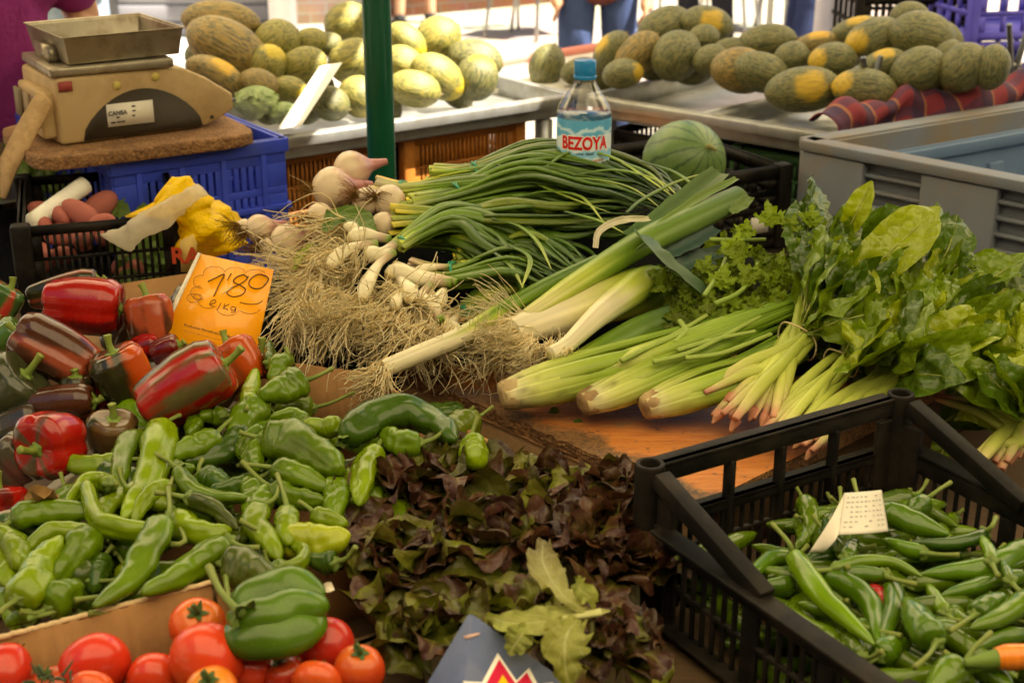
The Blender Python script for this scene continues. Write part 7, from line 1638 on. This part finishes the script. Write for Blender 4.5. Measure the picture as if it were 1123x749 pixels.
# pale torn leaf
M['pale_lettuce'] = leafmat('pale_lettuce_leaf', (.55, .56, .28), .6, .4, .3, nlat=5, bs=.7, mid=.10)
pl_ = thing('lettuce_leaf', onp(640, 690, PLE, 0), 'pale yellow green torn lettuce leaf lying on the dark heads', 'leaf')
Z7 = zo(540, 529)
for k, (pts, w, lf, c0_, c1_) in enumerate((([(440, 478), (330, 490), (200, 515), (60, 520), (-20, 500)], 118, (.06, .07, .075, .07, .06), (.42, .42, .15), (.30, .33, .07)), ([(370, 490), (300, 450), (240, 390), (190, 300), (190, 215)], 150, (.068, .085, .09, .085, .07), (.40, .41, .13), (.16, .13, .045)),
       ([(330, 495), (280, 560), (270, 640), (285, 760)], 190, (.07, .08, .075, .05), (.34, .36, .09), (.20, .21, .04)), ([(380, 480), (370, 430), (330, 400), (310, 360)], 90, (.065, .085, .09, .08), (.36, .38, .1), (.27, .31, .06)), ([(150, 520), (100, 580), (60, 640)], 120, (.07, .065, .05), (.30, .33, .07), (.2, .22, .05)))):
    P3 = [onp(*Z7(*p), PLE, l_) for p, l_ in zip(pts, lf)]; q = mpp(P3[0])/3.403; ww = w*q*.5; m = MB()
    leafgrid(m, P3, [.06*ww, .4*ww, .9*ww, 1.0*ww, .75*ww, .15*ww], (0, -.6, .8), nu=17, nv=30, curl=.15, ruf=.24*ww, rf=4.2, lobe=lambda U, T, k=k: .72+.30*np.abs(np.sin(T*PI*4.3+k)), col=lambda U, T, c0_=c0_, c1_=c1_: lerp(c0_, c1_, T+.15*np.abs(U)), seed=k*2.0, noisea=.10*ww); m.build('blade', M['pale_lettuce'], pl_)
m = MB(); addsweep(m, [onp(*Z7(*p), PLE, .072) for p in ((405, 483), (370, 489), (300, 500), (170, 515))], [.0055, .0045, .0025, .0008], seg=10, n=18, col=(.42, .42, .17), flat=.6); m.build('midrib', M['celery'], pl_)
# small loose bits on the board and among the lettuce
for k, (u, v, w, col, lf) in enumerate(((360, 648, 12, (.62, .55, .42), .05), (608, 453, 12, (.08, .15, .02), .03), (634, 466, 14, (.08, .14, .02), .02))):
    c = onp(u, v, PLE if k == 0 else PLO, lf if k == 0 else -.02); q = mpp(c); m = MB(); leafgrid(m, [c+(-w*q*.5, 0, 0), c+(0, .002, .003), c+(w*q*.5, .004, 0)], [.002, .005, .005, .002], (0, -.5, .85), nu=5, nv=7, curl=.3, ruf=.002, col=col)
    o = m.build('leaf_scrap', M['dryleaf'] if k == 0 else M['leaf']); tag(o, ['small white scrap between the peppers and the lettuce', 'tiny green leaf scrap on the board under the leftmost celery', 'small green leaf scrap on the board below the middle celery'][k], 'scrap')
# leftover spinach piece on the board inside the crate window
m = MB()
for k in range(7): addsweep(m, [onp(*ZY(880, 690), PLO, -.03)+np.array((rnd.uniform(-.006, .006), 0, 0)), onp(*ZY(890, 640), PLO, -.01), onp(*ZY(905+rnd.uniform(-14, 14), 560), PLO, -.0)], [.004, .004, .001], seg=8, n=10, col=(.25, .3, .06))
o = m.build('spinach_stub', M['spin_stem']); tag(o, 'small spinach stub standing on the orange board behind the front crate', 'spinach')

# ------------------------------------------------------------------ front black crate
zt, zm, zl, zb = .950, .872, .765, .705
fA, fB = onz(713, 510, zt), onz(988, 433, zt); fd = (fB-fA)/np.linalg.norm(fB-fA); fe = np.array((fd[1], -fd[0], 0)); Lf, Wf = np.linalg.norm(fB-fA), .60; fang = math.atan2(fd[1], fd[0]); eang = math.atan2(fe[1], fe[0])
fc = thing('black_crate', fA+fd*Lf/2+fe*Wf/2-(0, 0, zt-zb), 'big black slotted crate in front holding green chilli peppers', 'crate')
BPm = M['black_plastic']
def bar(mb, p, q, w, h, up=(0, 0, 1)):
    p, q = np.array(p), np.array(q); d = q-p; L = np.linalg.norm(d); d /= L; s = np.cross(d, up); s /= np.linalg.norm(s); u = np.cross(s, d)
    return mb.box((p+q)/2, (L, w, h), None, R=np.stack([d, s, u], 1))
def at(s, e, z): return np.array((*(fA+fd*s+fe*e)[:2], z))
def grid_wall(mb, f, L, zlo, zhi, n, t=.0055):
    for k in range(1, n): x = L*k/n; bar(mb, f(x, zlo), f(x, zhi), t, t, up=(.3, .4, 0))
def long_side(s0, inw, label=None):
    m = MB(); f = lambda x, z, o=0.0: at(s0+o*inw, x, z)
    bar(m, f(.02, zt-.009), f(.205, zm+.012), .020, .020); bar(m, f(Wf-.02, zt-.009), f(Wf-.205, zm+.012), .020, .020)
    bar(m, f(.012, zm), f(Wf-.012, zm), .009, .024); bar(m, f(.03, zm+.0125, -.007), f(Wf-.03, zm+.0125, -.007), .026, .005)
    bar(m, f(.012, zl), f(Wf-.012, zl), .010, .012); bar(m, f(.012, zb+.008), f(Wf-.012, zb+.008), .012, .018); bar(m, f(.012, (zm+zl)/2), f(Wf-.012, (zm+zl)/2), .006, .005); bar(m, f(.03, zl+.004, -.007), f(Wf-.03, zl+.004, -.007), .022, .005)
    grid_wall(m, f, Wf, zb+.018, zm-.012, 34)
    for x in (.185, .30, .415): bar(m, f(x, zb+.017), f(x, zm-.012), .018, .012, up=(.3, .4, 0))
    return m.build('side_panel', BPm, fc, smooth=False, bevel=.0012)
long_side(0, 1); long_side(Lf, -1)
def short_side(e0, inw):
    m = MB(); f = lambda x, z, o=0.0: at(x, e0+o*inw, z)
    bar(m, f(.014, zt-.012), f(Lf-.014, zt-.012), .010, .024); bar(m, f(.014, zt-.0025, -.006), f(Lf-.014, zt-.0025, -.006), .024, .005)
    bar(m, f(.014, zm), f(Lf-.014, zm), .010, .014); bar(m, f(.02, zm+.004, -.005), f(Lf-.02, zm+.004, -.005), .020, .006); bar(m, f(.014, zl), f(Lf-.014, zl), .010, .010); bar(m, f(.014, zb+.008), f(Lf-.014, zb+.008), .012, .018); bar(m, f(.014, (zm+zl)/2+.012), f(Lf-.014, (zm+zl)/2+.012), .006, .005)
    grid_wall(m, f, Lf, zb+.018, zm-.007, 25)
    for x in (Lf*.30, Lf*.50, Lf*.72): bar(m, f(x, zb+.017), f(x, zt-.022), .012, .011, up=(.3, .4, 0))
    # rounded window corners under the rim
    return m.build('side_panel', BPm, fc, smooth=False, bevel=.0012)
short_side(0, 1); short_side(Wf, -1)
for (s_, e_) in ((0, 0), (Lf, 0), (0, Wf), (Lf, Wf)):
    p = at(s_, e_, 0); m = MB(); sx_ = 1 if s_ == 0 else -1; sy_ = 1 if e_ == 0 else -1
    th = np.linspace(0, 2*PI, 22, endpoint=False); ring = lambda r, z: np.stack([p[0]+r*np.cos(th), p[1]+r*np.sin(th), np.full(22, z)], 1)
    V = np.concatenate([ring(.0165, zb), ring(.0175, zt-.004), ring(.0165, zt+.003), ring(.0120, zt+.003), ring(.0112, zt-.002), ring(.0112, zt-.10)]); m.add(V, gridF(6, 22, True)); m.F.append(np.array([list(range(110, 132))])); m.M.append((1, 0))
    q = at(s_+sx_*.024, e_+sy_*.003, (zb+zt)/2-.013); m.box(q, (.030, .008, zt-zb-.03), None, fang); q = at(s_+sx_*.003, e_+sy_*.026, (zb+zt)/2-.016); m.box(q, (.034, .008, zt-zb-.036), None, eang)
    m.build('corner_post', BPm, fc, smooth=False, bevel=.0012)
m = MB()
for k in range(15): x = Wf*(k+.5)/15; bar(m, at(.01, x, zb+.003), at(Lf-.01, x, zb+.003), .018, .005)
for k in range(9): x = Lf*(k+.5)/9; bar(m, at(x, .01, zb-.0015), at(x, Wf-.01, zb-.0015), .012, .004)
m.build('base', BPm, fc, smooth=False)

# chilli peppers inside it
Z8 = zo(803, 529); PLC = ((.4, 1.4, .852), 0, .03); GC = 'green chilli peppers in the front crate'
CH = [([(225, 262), (265, 330), (350, 440), (530, 605)], 92, LIME, [(222, 258), (208, 220), (150, 155)], .046, 'long green chilli at the left end with a thin stem reaching up'),
 ([(225, 272), (140, 290), (85, 335), (62, 375)], 66, MID, None, .03, 'green chilli curving round the left end of the crate'),
 ([(230, 385), (170, 388), (100, 392)], 84, MID, None, .022, 'short green chilli under the long left one'),
 ([(440, 515), (400, 490), (320, 470), (245, 448)], 62, LIME, None, .034, 'pale green chilli with its tip at the left rim'),
 ([(330, 350), (440, 385), (515, 450), (542, 600)], 88, MID, None, .036, 'curved green chilli in the left middle bending towards the viewer'),
 ([(570, 350), (470, 340), (345, 340)], 62, MID, [(572, 350), (620, 365), (690, 380)], .042, 'olive green chilli with its stem to the right'),
 ([(380, 325), (470, 300), (600, 300), (712, 352)], 58, LIME, None, .046, 'chilli with a bright pointed tip in the middle'),
 ([(870, 268), (770, 268), (610, 290)], 58, MID, None, .03, 'long green chilli in the back row'),
 ([(1110, 235), (980, 310), (850, 332), (700, 342)], 100, MID, None, .038, 'thick long green chilli across the right half'),
 ([(540, 108), (610, 125), (700, 160), (810, 195)], 104, MID, [(538, 106), (480, 70), (452, -10)], .05, 'green chilli beside the printed paper, its long hooked stem up'),
 ([(715, 72), (690, 95), (665, 115)], 88, MID, [(716, 70), (760, 35), (815, 0)], .045, 'green chilli in the far corner with a long stem'),
 ([(945, 185), (890, 215), (790, 230), (668, 222)], 56, DARK, [(948, 183), (968, 165), (985, 130)], .048, 'dark glossy thin green chilli at the back right'),
 ([(720, 262), (640, 242), (560, 210)], 54, MID, None, .042, 'small green chilli below the printed paper corner'),
 ([(600, 375), (605, 460), (580, 545), (560, 600)], 84, MID, None, .036, 'green chilli hanging down in the centre'),
 ([(760, 600), (700, 520), (645, 432)], 128, MID, [(758, 600), (735, 640), (680, 690)], .052, 'broad green chilli with its pale stem towards the viewer'),
 ([(545, 650), (610, 610), (670, 600)], 104, MID, None, .03, 'stubby green chilli at the front rim'),
 ([(1110, 420), (1010, 500), (885, 545)], 84, LIME, None, .05, 'pointed light green chilli at the right with its tip to the left'),
 ([(1095, 345), (910, 388), (780, 422)], 70, MID, None, .036, 'slim green chilli in the right middle'),
 ([(905, 495), (960, 455), (1025, 420)], 92, MID, [(903, 497), (865, 520), (810, 555)], .044, 'green chilli with a thick pale stem in the right middle'),
 ([(800, 490), (760, 430), (728, 378)], 56, LIME, None, .03, 'small light chilli with the tip up between the broad ones'),
 ([(970, 300), (955, 250), (925, 195)], 52, LIME, None, .05, 'pointed chilli standing up at the back right'),
 ([(860, 690), (800, 720), (740, 780)], 128, LIME, [(862, 688), (900, 620), (965, 560)], .05, 'green chilli with a long straight stem at the lower right'),
 ([(900, 690), (980, 720), (1050, 780)], 90, MID, None, .046, 'light green chilli next to the carrot at the bottom'),
 ([(1100, 565), (1000, 580), (900, 622)], 62, MID, None, .036, 'slim green chilli above the carrot'),
 ([(410, 255), (365, 205), (345, 130)], 54, DARK, None, .04, 'dark flat green chilli leaning on the printed paper'),
 ([(425, 285), (445, 240), (462, 205)], 62, MID, None, .042, 'green chilli tip pointing up before the printed paper'),
 ([(1040, 370), (1020, 320), (1005, 290)], 40, MID, None, .05, 'small hooked chilli at the right below the thick long one'),
 ([(390, 270), (320, 280), (260, 300)], 70, DARK, None, .026, 'dark green chilli under the left stem'),
 ([(780, 540), (830, 480), (880, 460)], 100, MID, None, .018, 'broad green chilli deep in the right middle'),
 ([(460, 500), (490, 470), (480, 400)], 80, DARK, None, .008, 'dark green chilli deep in the middle gap')]
for i, (pts, w, col, st, lf, lab) in enumerate(CH):
    P3 = P(Z8, pts, PLC, lf-.012); q = mpp(P3[len(P3)//2])/3.403*1.0; s3 = None
    if st is not None: s3 = P(Z8, st, PLC, lf); s3[0] = P3[0]
    long_pepper(P3, w*q*.5, np.array(col)*np.array((.72, .88, .9))*rnd.uniform(.8, 1.1), lab, GC, name='chilli_pepper', cat='chilli', seed=300+i, stem=s3, stemr=.0030, lob=.05, wr=.025, taper=[.72, 1.0, 1.0, .92, .78, .58, .28], mat='chilli')
P3 = P(Z8, [(520, 400), (545, 440), (555, 490)], PLC, .015); long_pepper(P3, .011, (.30, .012, .012), 'dark red chilli glimpsed deep among the green ones', GC, name='chilli_pepper', cat='chilli', seed=377, mat='chilli', lob=.04, wr=.02)
for i in range(150):
    s_, e_ = rnd.uniform(.04, Lf-.04), rnd.uniform(.04, Wf-.2); c = at(s_, e_, rnd.uniform(.75, .838) if i < 60 else rnd.uniform(.835, .862)); a = rnd.uniform(0, 6.28); l = rnd.uniform(.035, .058); d = np.array((math.cos(a), math.sin(a), rnd.uniform(-.2, .2)))*l
    # keep it inside the crate walls
    for sgn in (-1, 1):
        loc = c+d*sgn-fA; x, y = loc @ fd, loc @ fe; c = c+fd*(max(0, .022-x)-max(0, x-(Lf-.022)))+fe*(max(0, .022-y)-max(0, y-(Wf-.022)))
    long_pepper([c-d, c+np.array((-d[1], d[0], 0))*rnd.uniform(-.3, .3), c+d], rnd.uniform(.010, .014), np.array(MID)*rnd.uniform(.6, 1.1), 'green chilli low in the front crate, seen only through its slots', GC, name='chilli_pepper', cat='chilli', seed=400+i, lob=.05, wr=.03, mat='chilli', taper=[.72, 1.0, 1.0, .92, .78, .58, .28])
# carrot end
P3 = P(Z8, [(985, 655), (1060, 650), (1180, 640)], PLC, .058); q = mpp(P3[0])/3.403
m = MB(); addsweep(m, P3, [.05, 50*q*.85, 50*q, 48*q, 42*q, 20*q] and [40*q, 50*q, 50*q, 46*q, 40*q, 30*q], seg=20, n=22, col=lambda t, h, V: np.clip(np.array((.72, .20, .02))*(1+.25*np.sin(t*60+np.cos(h))*.4)[:, None], 0, 1)); o = m.build('carrot', M['bell']); tag(o, 'orange carrot end among the chillies at the right edge', 'carrot')
m = MB(); addsweep(m, [P3[0]+(.004, 0, 0), P3[0]+(-.012, -.002, -.002), P3[0]+(-.03, -.004, -.003)], [.010, .008, .004], seg=12, n=10, col=(.12, .19, .03)); m.build('stem', M['stem'], o)

# printed paper in the crate
def bil(c00, c10, c11, c01, s, t): return c00*(1-s)*(1-t)+c10*s*(1-t)+c11*s*t+c01*(1-s)*t
PB = PLC
c00, c10, c11, c01 = [onp(*Z8(x, y), PB, l_) for x, y, l_ in ((418, 40, .075), (556, 28, .075), (582, 182, .05), (395, 195, .055))]
def pap(s, t, off=0.0):
    p = bil(c00, c10, c11, c01, s, t); return p+np.array((0, -1, .5))*(.012*math.sin(PI*min(1, max(0, s)))+off*.8)
n1, n2 = 18, 14; V = np.array([pap(s, t) for t in np.linspace(0, 1, n2) for s in np.linspace(0, 1, n1)]); m = MB(); m.add(V, gridF(n2, n1), (1, 1, 1))
d00, d01 = [onp(*Z8(x, y), PB, l_) for x, y, l_ in ((285, 262, .03), (340, 262, .03))]
V2 = []
for t in np.linspace(0, 1, n2):
    for s in np.linspace(0, 1, 12): a = bil(d00, c00, c01, d01, s, t); V2.append(a+np.array((0, -1, .6))*.010*math.sin(PI*s)+pap(0, t)-bil(c00, c10, c11, c01, 0, t))
m.add(np.array(V2), gridF(n2, 12), (1.05, 1.03, 1.0)); pa = m.build('printed_paper', M['newsprint']); md = pa.modifiers.new('s', 'SOLIDIFY'); md.thickness = .0006
tag(pa, 'curled piece of printed paper stuck among the chillies', 'paper')
m = MB()
for r_ in range(7):
    for g_ in range(9):
        if rnd.random() < .3: continue
        s0_, t0_ = .07+g_*.098, .10+r_*.118; ww, hh = rnd.uniform(.03, .075), .030
        V = np.array([pap(s0_, t0_, .0016), pap(s0_+ww, t0_, .0016), pap(s0_+ww, t0_+hh, .0016), pap(s0_, t0_+hh, .0016)]); m.add(V, np.array([(0, 1, 2, 3)]), (.30, .29, .28))
m.build('print', M['plain'], pa, smooth=False)

# ------------------------------------------------------------------ plastic sheet with the starburst at the bottom
M['film'] = basic('bluish_plastic_sheet', (.13, .16, .29), .22, ns=8, na=.35, bs=.35, bscale=18, bd=.01, alpha=.86)
k5 = lambda x, y: (440+x/5.104, 660+y/5.104)
n_f = np.array((.05, -.62, .78)); n_f /= np.linalg.norm(n_f); p_f = ony(520, 690, 1.195)
def film(x, y, off=0.0): r_ = ray(*k5(x, y)); return C0+r_*(np.dot(n_f, p_f-C0)/np.dot(n_f, r_))+n_f*off
def fpoly(pts, mat, name, parent, off, th, col=(1, 1, 1)):
    V1 = np.array([film(x, y, off) for x, y in pts]); V0 = np.array([film(x, y, off-th) for x, y in pts]); k = len(pts); m = MB()
    m.add(np.concatenate([V1, V0]), np.array([(i, k+i, k+(i+1) % k, (i+1) % k) for i in range(k)]), col); m.F.append(np.array([list(range(k))])); m.M.append((1, 0)); m.F.append(np.array([list(range(k, 2*k))[::-1]])); m.M.append((1, 0))
    o = m.build(name, mat, parent, smooth=False); md = o.modifiers.new('t', 'TRIANGULATE'); return o
fs = fpoly([(375, 68), (405, 72), (1000, 500), (760, 900), (330, 900), (-60, 800)][::-1], M['film'], 'plastic_sheet', None, 0, .0008); tag(fs, 'bluish plastic sheet with a red and yellow starburst at the bottom edge', 'plastic sheet')
def star(cx, cy, R, r, n, rot, sy=1.0): return [(cx+(R if k % 2 == 0 else r)*math.sin(rot+PI*k/n), cy-(R if k % 2 == 0 else r)*math.cos(rot+PI*k/n)*sy) for k in range(2*n)]
base_ = [(540, 285), (645, 440), (716, 368), (765, 462), (850, 450), (830, 560), (930, 640), (810, 690), (830, 800), (690, 770), (600, 880), (520, 770), (380, 810), (400, 690), (290, 640), (380, 560), (345, 442), (452, 450)]
def shrink(pts, k): c = np.mean(np.array(pts), 0); return [tuple(c+(np.array(p)-c)*k) for p in pts]
fpoly(base_[::-1], M['plain'], 'starburst', fs, .0012, .0008, (.85, .80, .72)); fpoly(shrink(base_, .88)[::-1], M['plain'], 'starburst', fs, .0018, .0005, (.60, .012, .055)); fpoly(shrink(base_, .60)[::-1], M['plain'], 'starburst', fs, .0024, .0005, (.80, .52, .01))
fpoly([(350, 190), (430, 172), (445, 180), (380, 205), (352, 205)][::-1], M['plain'], 'sticker', fs, .0012, .0008, (.55, .36, .30))

# ------------------------------------------------------------------ water bottle
def clearmat(name, tint, f0=.06, rough=.03):
    m, N, L, B = nm(name); N.remove(B); tr_ = N.new('ShaderNodeBsdfTransparent'); tr_.inputs[0].default_value = (*tint, 1); gl = N.new('ShaderNodeBsdfGlossy'); gl.inputs['Roughness'].default_value = rough
    lw = N.new('ShaderNodeLayerWeight'); lw.inputs[0].default_value = .35; f = mth(N, L, 'MULTIPLY_ADD', lw.outputs['Facing'], .40); f.node.inputs[2].default_value = f0
    ms = N.new('ShaderNodeMixShader'); L.new(f, ms.inputs[0]); L.new(tr_.outputs[0], ms.inputs[1]); L.new(gl.outputs[0], ms.inputs[2]); L.new(ms.outputs[0], N['Material Output'].inputs['Surface']); return m
bc = ony(638, 275, 2.45); br_ = 30.0*mpp(ony(638, 150, 2.45)); top = ony(638, 66, 2.45)[2]; H_ = top-bc[2]
bt_ = thing('water_bottle', bc, 'clear plastic water bottle with a blue cap and a blue label behind the onions', 'bottle')
def zpx(v): return ony(638, v, 2.45)[2]
def lathe(mb, prof, c, seg=40, col=None, fac=None):
    th = np.linspace(0, 2*PI, seg, endpoint=False); V = np.concatenate([np.stack([c[0]+r*np.cos(th)*(1 if fac is None else 1), c[1]+r*np.sin(th), np.full(seg, z)], 1) for r, z in prof]); mb.add(V, gridF(len(prof), seg, True), col); return mb
zc0, zsh, zlab1, zlab0 = zpx(84), zpx(121), zpx(127), zpx(174)
m = MB(); lathe(m, [(.01, bc[2]+.006), (br_*.7, bc[2]), (br_*.96, bc[2]+.008), (br_, bc[2]+.03), (br_*.965, bc[2]+.05), (br_, bc[2]+.07), (br_*.99, zlab0-.004), (br_*.97, zlab0), (br_*.97, zlab1), (br_, zlab1+.003), (br_*.995, zsh), (br_*.93, zsh+.010), (br_*.42, zc0-.012), (br_*.36, zc0-.004), (br_*.36, zc0+.012)], bc, 48); m.build('shell', clearmat('clear_bottle_plastic', (.97, .97, .97), .04), bt_)
wz = zpx(122); m = MB(); lathe(m, [(.001, bc[2]+.008), (br_*.93, bc[2]+.012), (br_*.955, bc[2]+.03), (br_*.955, wz-.001), (br_*.95, wz), (.001, wz)], bc, 48); m.build('water', clearmat('still_water', (.93, .95, .97), .04), bt_)
m = MB(); cpz = zc0-.002; lathe(m, [(br_*.40, cpz-.002), (br_*.42, cpz), (br_*.42, cpz+.004), (br_*.39, cpz+.005), (br_*.40, cpz+.006), (br_*.40, top-.002), (br_*.37, top), (.0005, top)], bc, 48)
V = m.V[0]; a = np.arctan2(V[:, 1]-bc[1], V[:, 0]-bc[0]); m.build('cap', basic('blue_cap', (.010, .19, .46), .35, coat=.2), bt_)
def bend(u, z, off): an = -PI/2+u/(br_*.985); return np.array((bc[0]+(br_*.985+off)*math.cos(an), bc[1]+(br_*.985+off)*math.sin(an), z))
nl_, nh_ = 80, 30; us = np.linspace(-PI*br_*.985, PI*br_*.985, nl_); V, Cc = [], []
zm_ = (zlab0+zlab1)/2; hl = zlab1-zlab0
for z in np.linspace(zlab0, zlab1, nh_):
    for u in us:
        V.append(bend(u, z, .0006)); y = (z-zlab0)/hl; w = .05*math.sin(u*90)+.03*math.sin(u*210+2)
        col = np.array((.10, .38, .66)) if y > .80+w else (np.array((.50, .72, .88)) if y > .72+w else (np.array((.12, .42, .70)) if y > .64-w else (np.array((.68, .80, .90)) if y > .30+w*.5 else (np.array((.26, .56, .80)) if y > .12+w else np.array((.62, .78, .88))))))
        Cc.append(col)
m = MB(); m.add(np.array(V), gridF(nh_, nl_), np.array(Cc)); lb = m.build('label', M['plain_gloss'], bt_)
def btext(txt, w, zc, hgt, col, off, bold, sh=0.0):
    V, F = text_mesh(txt, 1.0, bold); cx_ = (V[:, 0].max()+V[:, 0].min())/2; wx = V[:, 0].max()-V[:, 0].min(); hx = V[:, 1].max()-V[:, 1].min(); cy_ = (V[:, 1].max()+V[:, 1].min())/2
    mm = MB(); mm.add(np.array([bend((v[0]-cx_)/wx*w+sh, zc+(v[1]-cy_)/hx*hgt, off) for v in V]), F, col); return mm.build('lettering', M['plain_gloss'], lb, smooth=False)
zt_ = zpx(151); btext('BEZOYA', br_*1.86, zt_, 16.5*mpp(bc), (.85, .85, .82), .0012, .075); btext('BEZOYA', br_*1.76, zt_, 14.5*mpp(bc), (.62, .012, .014), .0020, .035)
btext('muy debil', br_*.62, zpx(162.5), 4.2*mpp(bc), (.03, .04, .08), .0012, .01); btext('agua mineral', br_*.8, zpx(170), 3.6*mpp(bc), (.70, .22, .10), .0012, .02, br_*.35)
